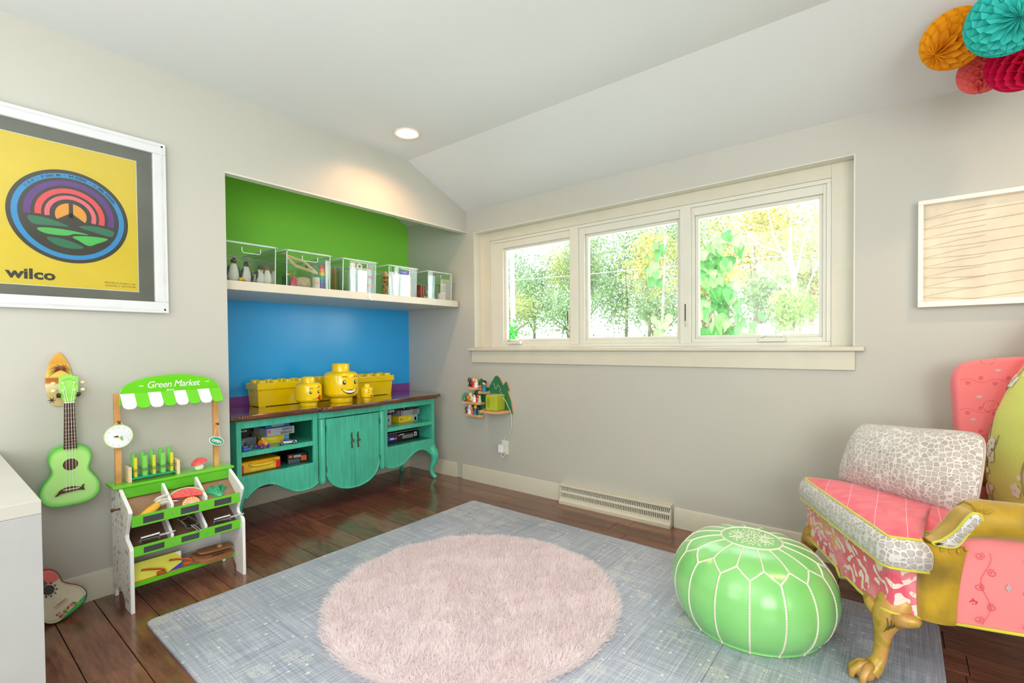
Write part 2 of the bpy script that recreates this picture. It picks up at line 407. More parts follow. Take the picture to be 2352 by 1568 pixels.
# ------------------------------------------------------------------ floor register
t = thing('baseboard_register', 'cream slotted metal heating register low on the wall under the window', 'vent', (-1.59, WY-.05, 0))
x0, x1 = -2.02, -1.165
pr = [(WY, 0), (WY-.062, 0), (WY-.064, .022), (WY-.05, .034), (WY-.047, .05)]
obj('lower_lip', G().prism(pr+[(WY, .05)], x0, x1), M_TRIM, t, smooth=35)
obj('upper_lip', G().prism([(WY, .122), (WY-.04, .122), (WY-.052, .134), (WY-.05, .145), (WY, .15)], x0, x1), M_TRIM, t, smooth=35)
obj('end_cap', G().prism([(WY, .05), (WY-.047, .05), (WY-.044, .09), (WY-.034, .122), (WY, .122)], x0, x0+.006), M_TRIM, t)
obj('end_cap', G().prism([(WY, .05), (WY-.047, .05), (WY-.044, .09), (WY-.034, .122), (WY, .122)], x1-.006, x1), M_TRIM, t)
obj('dark_backing', G().box(x0+.006, x1-.006, WY-.02, WY-.001, .05, .122), mat((84, 80, 70), .7), t)
g = G(); n = 66
for i in range(n+1):
    x = x0+.008+(x1-x0-.016)*i/n
    g.prism([(WY-.044, .05), (WY-.047, .05), (WY-.0445, .09), (WY-.035, .122), (WY-.030, .122), (WY-.040, .09)], x-.0034, x+.0034)
g.prism([(WY-.0405, .083), (WY-.0465, .083), (WY-.0445, .09), (WY-.041, .097), (WY-.037, .097)], x0+.006, x1-.006)
obj('grille_fins', g, M_TRIM, t, kind='stuff')

# ================================================================== TEAL SIDEBOARD
def streak(name, c, rough=0.3, amt=0.10, sc=(26, 26, 2), coat=0.2):
    m, nt, b = newmat(name); v = coords(nt, sc)
    n1 = noise(nt, v, 2.0, 5, .6); n2 = noise(nt, coords(nt), 5, 3)
    a = ramp(nt, n1, [(0.3, tuple(x*(1-amt) for x in c)), (0.7, tuple(min(255, x*(1+amt)) for x in c))])
    a = mix(nt, 0.25, a, ramp(nt, n2, [(0.35, tuple(x*.8 for x in c)), (0.65, tuple(min(255, x*1.1) for x in c))]))
    L(nt, a, b.inputs['Base Color']); b.inputs['Roughness'].default_value = rough
    b.inputs['Coat Weight'].default_value = coat; bump(nt, b, n1, .08, .001); return m
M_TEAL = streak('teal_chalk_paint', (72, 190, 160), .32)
M_TEALD = streak('dark_teal_interior', (34, 132, 106), .4)  # darker teal on the inside panels
M_TOP = wood_mat('polished_walnut_top', (66, 34, 24), (128, 76, 54), (7, .8, 3), 0.12, 1.0, 0.0, .05)
F0 = -3.30; ZT = .765; YL, YR = 1.30, 2.985; YM = 2.14
cr = thing('sideboard', 'teal painted sideboard with brown wood top and cabriole legs in the alcove', 'sideboard', (-3.55, YM, 0))
def my(y): return 2*YM-y
edge = [(1.255, -3.262), (1.31, -3.262), (1.318, -3.25), (1.84, -3.25), (1.85, -3.262), (1.865, -3.232), (1.90, -3.232), (1.915, -3.215)]
out = [(x, y) for y, x in edge]+[(-3.205, 2.03), (-3.203, YM)]
full = out+[(x, my(y)) for x, y in reversed(out[:-1])]
full = full+[(-3.80, my(1.255)), (-3.80, 1.255)]
obj('top', G().prism(full, .737, ZT, ax='z'), M_TOP, cr, bevel=.011, seg=4, smooth=40)
obj('top_moulding', G().prism([(x-.018 if x > -3.7 else x+.01, y+(.018 if y < YM else -.018)*(abs(y-YM) > .8)) for x, y in full], .727, .738, ax='z'), M_TOP, cr, bevel=.003)
# carcass
for a in (YL, YR-.022): obj('side_panel', G().box(-3.79, F0-.02, a, a+.022, .28, .727), M_TEAL, cr)
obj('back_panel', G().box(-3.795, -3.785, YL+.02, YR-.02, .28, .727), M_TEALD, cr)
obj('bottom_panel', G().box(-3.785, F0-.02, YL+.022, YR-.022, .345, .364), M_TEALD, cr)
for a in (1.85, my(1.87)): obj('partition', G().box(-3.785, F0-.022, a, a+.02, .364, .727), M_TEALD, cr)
for (a, b_) in ((YL+.022, 1.85), (my(1.85), YR-.022)):
    obj('inner_shelf', G().box(-3.785, F0-.023, a+.001, b_-.001, .492, .523).box(F0-.0229, F0-.001, (1.331 if a < 1.6 else my(1.816)), (1.816 if a < 1.6 else my(1.331)), .492, .523), M_TEAL, cr)
wave = [(1.30, .30), (1.345, .225), (1.375, .245), (1.42, .275), (1.48, .286), (1.54, .272), (1.60, .236), (1.66, .200), (1.72, .184), (1.78, .184), (1.82, .196), (1.85, .218)]
for side in (0, 1):
    f = (lambda y: y) if side == 0 else my
    fr = G()
    def fb(y0, y1, z0, z1, x0=F0-.022, x1=F0):
        a, b_ = sorted((f(y0), f(y1))); fr.box(x0, x1, a, b_, z0, z1)
    fb(YL, 1.33, .364, .727); fb(1.817, 1.853, .364, .727); fb(1.33, 1.817, .676, .727)
    obj('front_frame', fr, M_TEAL, cr, bevel=.003)
    wv = [tuple(p) for p in spline(wave, 6)]
    pl = [(f(y), z) for y, z in wv]+[(f(1.853), .366), (f(1.30), .366)]
    obj('apron', G().prism(pl, F0-.022, F0+.001), M_TEAL, cr, bevel=.002)
    obj('apron_bead', G().tube([(F0+.002, f(y), z+.004) for y, z in wv], .0075, 8), M_TEAL, cr, smooth=True)
    # half-round pilaster between cabinet sections
    yc = f(1.879)
    g = G().lathe([(.001, .198), (.016, .2), (.0235, .21), (.024, .225), (.024, .672), (.0235, .674)], 20, (F0+.006, yc, 0))
    obj('pilaster', g, M_TEAL, cr, smooth=40)
    obj('pilaster_block', G().box(F0-.02, F0+.022, yc-.026, yc+.026, .676, .727), M_TEAL, cr, bevel=.004)
    # door with rounded bottom
    arc = [tuple(p) for p in spline([(1.909, .30), (1.914, .25), (1.935, .205), (1.975, .163), (2.03, .135), (2.09, .121), (YM-.0015, .117)], 6)]
    bow = lambda y: F0+.012+.012*max(0, 1-((y-YM)/.235)**2)
    dg = G(); cols = [(f(y), z) for y, z in arc]
    ys = sorted(set([y for y, z in arc]))
    zs = dict(arc)
    vs = []; fs = []
    for y in ys:
        z = min(zz for yy, zz in arc if yy == y)
        vs += [(bow(y), f(y), z), (bow(y), f(y), .670), (F0-.01, f(y), z), (F0-.01, f(y), .670)]
    n = len(ys)
    for i in range(n-1):
        a = 4*i; b_ = a+4; fs += [(a, b_, b_+1, a+1), (a+2, a+3, b_+3, b_+2), (a, a+2, b_+2, b_), (a+1, b_+1, b_+3, a+3)]
    fs += [(0, 1, 3, 2), (4*n-4, 4*n-2, 4*n-1, 4*n-3)]
    d = obj('door', G().add(vs, fs), M_TEAL, cr, smooth=35)
    obj('door_bead', G().tube([(bow(y)-.001, f(y), z+.004) for y, z in arc], .0075, 8), M_TEAL, d, smooth=True)
    hy = f(YM-.027); hx = bow(YM-.027)
    hg = G(); hp = [(hx+.004, hy+.002*math.sin(i*1.1), .424+.12*i/12) for i in range(13)]
    hg.tube(hp, [.004+.0022*(i % 2) for i in range(13)], 8)
    hn = obj('door_handle', hg, mat((96, 84, 66), .35, 0.9, .3), d, smooth=True)
    obj('handle_knob', G().lathe([(.003, hx), (.004, hx+.012), (.009, hx+.018), (.010, hx+.024), (.006, hx+.030), (.0001, hx+.031)], 12, (0, hy, .484), ax='x'), mat((128, 106, 78), .3, 0.9, .3), hn, smooth=True)
    for hz in (.30, .60):
        obj('hinge', G().lathe([(.003, hz-.022), (.0042, hz-.02), (.0042, hz+.02), (.003, hz+.022)], 8, (F0+.018, f(1.9065), 0)), mat((70, 120, 96), .4, .5), d)
    # legs
    s_ = -1 if side == 0 else 1
    y0 = YL+.03 if side == 0 else YR-.035
    pts = [(F0-.045, y0, .33), (F0-.028, y0+s_*.012, .275), (F0-.008, y0+s_*.030, .215), (F0-.010, y0+s_*.030, .16), (F0-.024, y0+s_*.014, .10), (F0-.024, y0+s_*.012, .055), (F0-.010, y0+s_*.024, .022), (F0+.004, y0+s_*.036, .006)]
    rr = [.03, .040, .041, .031, .022, .019, .020, .019]
    sp = [tuple(p) for p in spline([p+(r,) for p, r in zip(pts, rr)], 5)]
    lg = G().tube([p[:3] for p in sp], [p[3] for p in sp], 14)
    lg.v = [(x, y, max(z, 0.0)) for x, y, z in lg.v]
    obj('leg', lg, M_TEAL, cr, smooth=True)
    obj('leg', G().tube([(-3.75, y0, .29), (-3.75, y0, .2), (-3.75, y0+s_*.004, .05), (-3.745, y0+s_*.012, 0)], [.026, .022, .016, .018], 10), M_TEAL, cr, smooth=True)
obj('door_rail', G().box(F0-.02, F0+.016, 1.906, my(1.906), .677, .727), M_TEAL, cr, bevel=.003)
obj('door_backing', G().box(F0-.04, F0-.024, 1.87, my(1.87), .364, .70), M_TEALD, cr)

# ------------------------------------------------------------------ toy boxes in the sideboard cubbies
RED = mat((214, 30, 36), .35)
def logo(g_parent, x, y, z, s_, nm='logo'):
    o = obj('logo_patch', G().box(x, x+.0008, y-s_, y+s_, z-s_, z+s_), RED, g_parent)
    obj('logo_lettering', textg('LEGO', s_*.85, lambda u, v, w_: (x+.0012, y+u, z-s_*.3+v), bold=.0), mat((250, 250, 248), .4), o)
def carton(label, x0, x1, y0, y1, z0, z1, c, panels=(), texts=(), logos=(), group=None, rot=0, name='toy_carton'):
    t = thing(name, label, 'box', ((x0+x1)/2, (y0+y1)/2, z0), 0, group)
    def sub(nm, g, mm):
        o = obj(nm, g, mm, t, bevel=.0012 if nm == 'carton_body' else 0); return o
    body = sub('carton_body', G().box(x0, x1, y0, y1, z0, z1), mat(c, .3, coat=.3))
    for (a, b_, e, f_, cc) in panels:     # fractions of the front face
        sub('printed_panel', G().box(x1+.0002, x1+.0008, y0+(y1-y0)*a, y0+(y1-y0)*b_, z0+(z1-z0)*e, z0+(z1-z0)*f_), mat(cc, .3, coat=.3))
    for (s_, u0, v0, sz, cc, fl_) in texts:
        yy, zz = y0+(y1-y0)*u0, z0+(z1-z0)*v0; k = -1 if fl_ else 1
        sub('lettering', textg(s_, sz, lambda u, v, w_: (x1+.0014, yy+k*u, zz+k*v), bold=sz*.02), mat(cc, .4))
    for (u0, v0, sz) in logos: logo(t, x1+.001, y0+(y1-y0)*u0, z0+(z1-z0)*v0, sz)
    if rot: t.rotation_euler = (0, 0, rot)
    return t
BLK = (18, 18, 20)
cu, cl = .5235, .3645
G1 = None
carton('black toy carton with orange vehicle print standing at far left of upper left cubby', -3.58, -3.48, 1.335, 1.455, cu, .655, (24, 22, 22), [(.05, .95, .1, .62, (58, 46, 38)), (.3, .85, .2, .42, (210, 96, 34))], [('CITY RACER', .5, .78, .016, (230, 230, 228), 0)])
carton('slanted dark grey carton in front of the black one, upper left cubby', -3.46, -3.415, 1.335, 1.47, cu, .595, (88, 100, 108), [(.06, .5, .2, .8, (126, 140, 146)), (.1, .3, .3, .6, (170, 184, 186))])
carton('black carton turned sideways behind the espace box', -3.72, -3.64, 1.465, 1.60, cu, .645, BLK, [(.5, .8, .35, .6, (90, 92, 96))])
carton('yellow toy carton at the bottom of the stack in upper left cubby', -3.62, -3.45, 1.525, 1.715, cu, .578, (226, 200, 44), [(.05, .55, .45, .8, (238, 216, 90)), (.8, .98, .1, .9, (96, 170, 200))], group=None)
carton('pale grey carton lettered espace espacio, on the yellow carton', -3.63, -3.43, 1.545, 1.745, .579, .632, (176, 184, 192), [(.0, .02, 0, 1, (60, 90, 160))], [('ESPACE', .73, .58, .021, (22, 24, 30), 0), ('ESPACIO', .70, .12, .021, (22, 24, 30), 0)], [(.1, .6, .009)])
carton('blue carton at the top of the stack in upper left cubby', -3.62, -3.45, 1.55, 1.72, .633, .672, (36, 106, 196), [(.25, .75, .15, .75, (150, 176, 196))])
# blue / orange / police toy vehicles
def wheel(g, x, y, z, r, wd, mi=0, ax='y'):
    g.lathe([(.0001, -wd), (r*.8, -wd), (r, -wd*.7), (r, wd*.7), (r*.8, wd), (.0001, wd)], 14, (0, 0, 0) if 0 else (x if ax == 'y' else 0, 0, 0), mi=mi, ax=ax)
def vehicle(label, c, ang, ln, body, wheelc, wr, hub, parts):
    x, y, z = c
    t = thing('toy_vehicle', label, 'toy car', (x, y, z), ang, None, True)
    bx = G()
    for p in body: bx.box(*p)
    obj('chassis', bx, mat(parts[0], .25, coat=.5), t, bevel=.002)
    for i, (b_, cc) in enumerate(parts[1:]):
        gg = G()
        for q in b_: gg.box(*q)
        obj(('cabin', 'stripe', 'bumper', 'trim', 'light_bar')[i % 5], gg, mat(cc, .25, coat=.5), t, bevel=.0015)
    for sx in (-1, 1):
        for sy in (-1, 1):
            g = G().lathe([(.0001, -.006), (wr*.8, -.006), (wr, -.004), (wr, .004), (wr*.8, .006), (.0001, .006)], 16, (sx*ln*.34, sy*.021, wr), ax='y')
            g.v = [(v[0], v[1]+sy*.021-(sy*.021), v[2]) for v in g.v]
            g = G(); base = G().lathe([(.0001, -.006), (wr*.8, -.006), (wr, -.004), (wr, .004), (wr*.8, .006), (.0001, .006)], 16, ax='y')
            base.v = [(a+sx*ln*.34, b_+sy*.022, d+wr) for a, b_, d in base.v]; g.merge(base)
            wo = obj('wheel', g, mat(wheelc, .4), t, smooth=40)
            h = G().lathe([(.0001, -.0068), (wr*.45, -.0068), (wr*.45, .0068), (.0001, .0068)], 12, ax='y')
            h.v = [(a+sx*ln*.34, b_+sy*.022, d+wr) for a, b_, d in h.v]
            obj('hub', h, mat(hub, .4), wo, smooth=40)
    return t
vehicle('toy monster truck, orange body on purple wheels, in upper left cubby', (-3.352, 1.482, .5232), .35, .075,
        [(-.035, .035, -.014, .014, .016, .026), (-.028, .028, -.012, .012, .026, .036)], (92, 34, 170), .0135, (214, 170, 190),
        [(232, 120, 24), ([(-.02, .022, -.013, .013, .034, .05), (-.012, .014, -.010, .010, .05, .058)], (246, 156, 36)), ([(.022, .037, -.010, .010, .028, .040)], (250, 190, 60)), ([(.035, .039, -.012, .012, .018, .024)], (70, 70, 74)), ([(-.03, -.018, -.011, .011, .036, .062)], (30, 30, 32)), ([(-.004, .006, -.004, .004, .058, .066)], (240, 240, 238))])
vehicle('toy police car in white, blue and lime, right of the orange truck', (-3.345, 1.652, .5232), 1.20, .115,
        [(-.056, .056, -.018, .018, .008, .022)], (40, 40, 44), .0115, (170, 172, 176),
        [(232, 234, 236), ([(-.03, .022, -.015, .015, .022, .033)], (40, 66, 168)), ([(-.02, .04, -.0185, .0185, .011, .016)], (190, 220, 60)), ([(-.058, -.045, -.019, .019, .01, .018)], (30, 30, 34)), ([(.044, .057, -.019, .019, .010, .018)], (200, 226, 50)), ([(-.008, .0, -.012, .012, .033, .038)], (50, 110, 230))])
t = thing('toy_speeder', 'small blue toy speeder at far left, next to the orange monster truck', 'toy', (-3.36, 1.375, .5232), .2, None, True)
obj('hull', G().box(-.02, .03, -.03, .03, .004, .016).box(-.014, .016, -.02, .012, .016, .03), mat((84, 100, 190), .3), t, bevel=.003)
obj('pilot', G().box(-.004, .006, -.004, .006, .03, .044).ball((.001, .001, .05), .007, 10, 6), mat((50, 52, 58), .4), t, smooth=40)
obj('nozzle', G().tube([(.0, .03, .012), (.0, .055, .014)], [.006, .009], 8).tube([(.012, .02, .02), (.015, .05, .028)], .004, 6), mat((112, 116, 84), .4), t, smooth=True)
# yellow carry case
t = thing('carry_case', 'yellow plastic carry case with red corners in lower left cubby', 'case', (-3.48, 1.485, cl))
ycase = mat((246, 178, 16), .2, coat=.6)
g = G().box(-3.62, -3.365, 1.34, 1.612, cl+.001, .444)
obj('case_shell', g, ycase, t, bevel=.012, seg=4)
obj('handle', G().tube([(-3.366, 1.40, .425), (-3.353, 1.43, .414), (-3.35, 1.485, .412), (-3.353, 1.54, .414), (-3.366, 1.57, .425)], .010, 10), mat((250, 200, 40), .2, coat=.6), t, smooth=True)
obj('handle_recess', G().box(-3.366, -3.3625, 1.41, 1.56, .380, .402), mat((250, 206, 60), .25), t, bevel=.004)
for (a, b_) in ((1.342, 1.367), (1.577, 1.608)):
    obj('corner_latch', G().box(-3.372, -3.3615, a, b_, .368, .424), RED, t, bevel=.003)
carton('black carton with red logo and orange print in lower left cubby', -3.62, -3.40, 1.70, 1.835, cl, .432, (16, 16, 18), [(.02, .62, .02, .42, (86, 92, 106)), (.68, .97, .15, .7, (226, 96, 40)), (.3, .68, .58, .82, (206, 206, 210))], [('STAR SHIP', .49, .62, .011, (30, 30, 34), 0)], [(.14, .74, .011)], rot=-.16)
# right side
carton('dark blue carton lettered mega upside down, top of the left stack in upper right cubby', -3.56, -3.44, 2.50, 2.665, .610, .674, (18, 20, 46), (), [('MEGA', .47, .75, .046, (232, 234, 240), 1)])
carton('blue and grey carton under the mega one in upper right cubby', -3.57, -3.43, 2.49, 2.60, cu, .609, (24, 84, 196), [(.56, 1.0, 0, 1, (172, 178, 184)), (.2, .42, .25, .7, (120, 190, 90)), (.7, .8, .4, .55, (110, 170, 60))])
carton('black carton with orange badge at top of right stack in upper right cubby', -3.60, -3.45, 2.66, 2.90, .632, .674, (20, 18, 20), [(.86, .96, .35, .75, (232, 110, 70)), (.38, .41, .2, .8, (226, 226, 228)), (.65, .85, .15, .22, (190, 190, 194))])
carton('grey espace carton in the middle of the right stack, upper right cubby', -3.62, -3.43, 2.70, 2.915, .583, .631, (158, 166, 172), [(0, .03, 0, 1, (36, 66, 130))], [('ESPACE', .78, .58, .016, (60, 64, 70), 0), ('ESPACIO', .75, .14, .016, (60, 64, 70), 0)], [(.09, .62, .008)])
carton('yellow carton with a blue sky picture at the foot of the right stack', -3.62, -3.44, 2.69, 2.90, cu, .582, (240, 206, 34), [(.76, .99, .05, .95, (150, 186, 224)), (.83, .93, .1, .6, (100, 60, 40)), (.5, .62, .3, .7, (238, 230, 150))], (), [(.12, .55, .008)])
carton('black carton with white print in lower right cubby', -3.60, -3.42, 2.655, 2.90, cl, .432, (14, 14, 18), [(.22, .72, .3, .75, (134, 136, 140)), (.76, .88, .4, .95, (226, 226, 230)), (.79, .84, .5, .8, (180, 60, 70)), (.1, .3, .84, .96, (210, 210, 214))], (), [(.06, .8, .007)])
carton('starry dark blue carton beside the black one in lower right cubby', -3.60, -3.41, 2.49, 2.648, cl, .44, (18, 34, 92), [(.1, .45, .3, .9, (30, 76, 170)), (.5, .78, .4, .62, (216, 222, 236))], (), [(.88, .48, .011)])
carton('thin black and silver carton lying across two boxes in lower right cubby', -3.59, -3.43, 2.52, 2.93, .4415, .449, (126, 128, 130))

# ------------------------------------------------------------------ yellow storage bricks and heads on the sideboard
YEL = mat((252, 214, 10), .16, var=.02, coat=.4, spec=.5)
labs = ['yellow studded storage brick at the left end of the sideboard', 'yellow studded storage brick in the middle behind the large and medium heads', 'yellow studded storage brick at the right end behind the smallest head']
for i, y0 in enumerate((1.567, 1.972, 2.380)):
    y1 = y0+.388; t = thing('storage_brick', labs[i], 'storage box', (-3.70, (y0+y1)/2, ZT), 0, 'yellow storage bricks on the sideboard')
    vs = []
    for z, ins in ((ZT+.002, .016), (ZT+.135, .006)):
        vs += [(-3.795+ins, y0+ins, z), (-3.608-ins, y0+ins, z), (-3.608-ins, y1-ins, z), (-3.795+ins, y1-ins, z)]
    obj('box_body', G().add(vs, [(3, 2, 1, 0), (4, 5, 6, 7), (0, 1, 5, 4), (1, 2, 6, 5), (2, 3, 7, 6), (3, 0, 4, 7)]), YEL, t, bevel=.006, seg=3)
    for (xx, yy) in ((-3.775, y0+.03), (-3.645, y0+.03), (-3.775, y1-.05), (-3.645, y1-.05)): obj('foot', G().box(xx, xx+.02, yy-.01, yy+.035, ZT, ZT+.004), YEL, t)
    ld = obj('lid', G().box(-3.797, -3.60, y0-.002, y1+.002, ZT+.125, ZT+.175), YEL, t, bevel=.006, seg=3)
    obj('grip_notch', G().box(-3.725, -3.675, y0+.001, y0+.012, ZT+.108, ZT+.126), mat((206, 164, 6), .3), t, bevel=.003)
    for a in range(4):
        for b_ in range(2):
            cx, cy = -3.645-.105*b_, y0+.048+.0975*a
            obj('stud', G().lathe([(.031, ZT+.174), (.031, ZT+.190), (.028, ZT+.194), (.0001, ZT+.194)], 20, (cx, cy, 0)), YEL, ld, smooth=35)

def head(name, label, c, Rr, H, face):
    """head-shaped storage pot; face parts are printed on the cylinder around azimuth 0 (+x)"""
    x, y, z = c; t = thing(name, label, 'storage box', c, 0, 'yellow head-shaped jars on the sideboard')
    rb, rn = Rr*.66, Rr*.5; zb, zt = H*.125, H*.80
    pr = [(rb*.96, 0), (rb, .003), (rb, zb)]
    k = Rr*.42
    for i in range(9):
        a = -PI/2+PI/2*i/8; pr.append((Rr-k+k*math.cos(a), zb+k*.75+k*.75*math.sin(a)))
    for i in range(9):
        a = PI/2*i/8; pr.append((Rr-k+k*math.cos(a), zt-k*.75+k*.75*math.sin(a)))
    pr.append((rn+.002, zt))
    obj('head_pot', G().lathe(pr, 48, c), YEL, t, smooth=50)
    ld = obj('stud_lid', G().lathe([(rn, zt-.001), (rn, H-.006), (rn-.004, H-.001), (rn*.85, H), (rn*.83, H-.003), (.0001, H-.003)], 40, c), YEL, t, smooth=50)
    obj('lid_lettering', textg('LEGO', rn*.55, lambda u, v, w_: (x-v, y+u, z+H+.0005+w_), extrude=.0012), YEL, ld)
    def wrap(u, v, off):     # u,v in units of head radius, v from pot middle
        a = u; return (x+(Rr+off)*math.cos(a), y+(Rr+off)*math.sin(a), z+H*.46+v*Rr)
    BK = mat((26, 22, 16), .3)
    def shape(pts, col, off, nm):
        cx = sum(p[0] for p in pts)/len(pts); cy = sum(p[1] for p in pts)/len(pts)
        g = G(); n = len(pts)
        g.add([wrap(cx, cy, off)]+[wrap(u, v, off) for u, v in pts], [(0, 1+i, 1+(i+1) % n) for i in range(n)])
        obj(nm, g, col, t)
    def disc(u, v, a, b_, col, off, nm='eye'): shape([(u+a*math.cos(2*PI*i/20), v+b_*math.sin(2*PI*i/20)) for i in range(20)], col, off, nm)
    def stroke(pts, wd, col, off, nm):
        P = [Vector(p) for p in spline(pts, 6)]; n = len(P); vs = []
        for i, p in enumerate(P):
            tt = (P[min(i+1, n-1)]-P[max(i-1, 0)]); nn = Vector((-tt.y, tt.x)).normalized(); ww = wd*(.35+.65*math.sin(PI*(i+.5)/n))
            vs += [wrap(*(p+nn*ww), off), wrap(*(p-nn*ww), off)]
        obj(nm, G().add(vs, [(2*i, 2*i+1, 2*i+3, 2*i+2) for i in range(n-1)]), col, t)
    W_ = mat((250, 250, 250), .3)
    if face == 'smile':
        for s_ in (-1, 1):
            disc(s_*.36, .16, .10, .125, BK, .0008); disc(s_*.36+.02, .19, .048, .055, W_, .0014, 'eye_glint')
            stroke([(s_*.36-.2, .42), (s_*.36-.08, .50), (s_*.36+.08, .50), (s_*.36+.2, .44)], .016, BK, .001, 'eyebrow')
        lip = [(-.52, -.18), (-.3, -.24), (0, -.27), (.3, -.24), (.52, -.18), (.42, -.36), (.22, -.49), (0, -.53), (-.22, -.49), (-.42, -.36)]
        shape([tuple(p) for p in spline(lip, 4, True)], BK, .0008, 'mouth')
        th = [(-.41, -.255), (-.2, -.30), (0, -.315), (.2, -.30), (.41, -.255), (.3, -.37), (.14, -.44), (0, -.455), (-.14, -.44), (-.3, -.37)]
        shape([tuple(p) for p in spline(th, 4, True)], W_, .0016, 'teeth')
    elif face == 'tongue':
        for s_ in (-1, 1):
            disc(s_*.33, .08, .10, .125, BK, .0008); disc(s_*.33+.02, .115, .05, .055, W_, .0014, 'eye_glint')
            stroke([(s_*.34-.2, .34+.05*s_), (s_*.34-.06, .44+.05*s_), (s_*.34+.1, .44+.05*s_), (s_*.34+.2, .38)], .018, BK, .001, 'eyebrow')
        stroke([(-.22, -.44), (0, -.46), (.22, -.40), (.42, -.24), (.5, -.06)], .018, BK, .001, 'mouth')
        shape([tuple(p) for p in spline([(.22, -.40), (.40, -.22), (.54, -.2), (.60, -.40), (.48, -.62), (.34, -.56)], 4, True)], RED, .0016, 'tongue')
    else:
        stroke([(-.46, .16), (-.32, .10), (-.16, .12)], .03, BK, .001, 'winking_eye'); stroke([(-.5, .40), (-.34, .46), (-.14, .38)], .03, BK, .001, 'eyebrow')
        disc(.36, .14, .09, .12, BK, .0008); disc(.38, .17, .035, .04, W_, .0014, 'eye_glint'); stroke([(.2, .34), (.36, .46), (.54, .44)], .03, BK, .001, 'eyebrow')
        shape([tuple(p) for p in spline([(-.16, -.40), (.04, -.33), (.12, -.36), (.2, -.33), (.40, -.40), (.12, -.52)], 4, True)], RED, .001, 'lips')
    return t
head('storage_jar', 'largest yellow head-shaped jar with a broad toothy grin', (-3.437, 2.128, ZT), .132, .303, 'smile')
head('storage_jar', 'medium yellow head-shaped jar sticking its red tongue out', (-3.415, 1.848, ZT), .092, .215, 'tongue')
head('storage_jar', 'smallest yellow head-shaped jar, winking with red lips', (-3.395, 2.335, ZT), .053, .130, 'wink')

# ================================================================== LEFT WALL
M_FW = mat((214, 217, 219), .35, var=.01)
# framed poster
t = thing('framed_poster', 'white framed yellow concert poster with rainbow peace emblem on left wall', 'poster', (LX, .487, 1.82))
py0, py1, pz0, pz1 = .115, .86, 1.381, 2.256
for (a, b_, c, d) in ((py0, py1, pz1-.057, pz1), (py0, py1, pz0, pz0+.057), (py0, py0+.057, pz0+.057, pz1-.057), (py1-.057, py1, pz0+.057, pz1-.057)):
    obj('frame_rail', G().box(LX+.001, LX+.034, a, b_, c, d), M_FW, t, bevel=.004)
for (a, b_, c, d) in ((py0+.014, py1-.014, pz1-.022, pz1-.014), (py0+.014, py1-.014, pz0+.014, pz0+.022), (py1-.022, py1-.014, pz0+.014, pz1-.014)):
    obj('frame_groove', G().box(LX+.0335, LX+.0352, a, b_, c, d), mat((206, 208, 208), .4), t)
obj('mat_board', G().box(LX+.002, LX+.012, py0+.05, py1-.05, pz0+.05, pz1-.05), mat((112, 116, 106), .7), t)
pc = (.487, 1.811)
cols = [(240, 214, 56), (58, 58, 50), (44, 158, 226), (104, 56, 148), (250, 84, 92), (252, 118, 134), (250, 172, 56), (46, 130, 94), (86, 206, 100), (246, 244, 230)]
g = G(); X = LX+.0125; q = .0004
RR = .2125
g.flat([(.236, 1.483), (.739, 1.483), (.739, 2.142), (.236, 2.142)], X, mi=9)
g.flat([(.239, 1.486), (.736, 1.486), (.736, 2.139), (.239, 2.139)], X+q, mi=0)
g.ring(pc, 0.0001, RR, X+2*q, mi=1, n=72).ring(pc, RR*.83, RR*.925, X+3*q, mi=2, n=72)
pu = (pc[0], pc[1]+.012*0)
for r0, r1, c_ in ((.635, .745, 3), (.475, .575, 4), (.345, .425, 5)):
    g.ring((pc[0], pc[1]+.03*RR), r0*RR, r1*RR, X+3*q, mi=c_, a0=-.28, a1=PI+.16, n=40)
g.ring((pc[0], pc[1]+.03*RR), .0001, .26*RR, X+3*q, mi=6, a0=-.62, a1=PI+.5, n=40)
def uv(u, v): return (pc[0]+u*RR, pc[1]+v*RR)
g.flat([uv(-.035, .32), uv(.035, .32), uv(.035, -.30), uv(-.035, -.30)], X+4*q, mi=1)
for s_ in (-1, 1): g.flat([uv(0, .09), uv(s_*.05, .05), uv(s_*.30, -.14), uv(s_*.24, -.2), uv(0, -.01)], X+4*q, mi=1)
hill = [uv(-.76, -.05)]+[uv(*p) for p in ((-.5, -.02), (-.25, -.07), (0, -.17), (.2, -.13), (.45, -.08), (.77, -.12))]
low = [uv(.76*math.cos(a), .76*math.sin(a)) for a in [-.16-i*(PI-.22)/20 for i in range(21)]]
g.flat(hill+low, X+5*q, mi=1)
def sh_(pts, c_): g.flat([uv(*p) for p in spline(pts, 5, True)], X+6*q, mi=c_)
sh_([(-.68, -.10), (-.5, -.085), (-.28, -.12), (-.04, -.215), (-.3, -.235), (-.6, -.25)], 7)
sh_([(.12, -.19), (.35, -.13), (.6, -.15), (.73, -.2), (.68, -.32), (.4, -.27)], 7)
sh_([(-.54, -.33), (-.3, -.29), (.05, -.30), (.28, -.34), (.05, -.36), (-.1, -.42), (-.42, -.42)], 8)
sh_([(.02, -.42), (.3, -.37), (.62, -.38), (.42, -.52), (.28, -.585), (.12, -.50)], 8)
sh_([(-.40, -.50), (-.12, -.50), (.2, -.63), (.0, -.69), (-.25, -.64)], 7)
obj('poster_print', g, [mat(c, .45, var=.01) for c in cols], t, fixn=False)
BKP = mat((44, 44, 38), .5)
obj('lettering', textg('wilco', .062, lambda u, v, w_: (X+2*q, .272+u, 1.513+v), align='LEFT', bold=.0022, sx=1.18), BKP, t)
for j, tx in enumerate(('PRINTED IN MURPHY, NM', 'JUNKMAIL S  MAYWATER')):
    obj('small_print', textg(tx, .0105, lambda u, v, w_: (X+2*q, .725+u, 1.517-j*.014+v), align='RIGHT'), BKP, t)
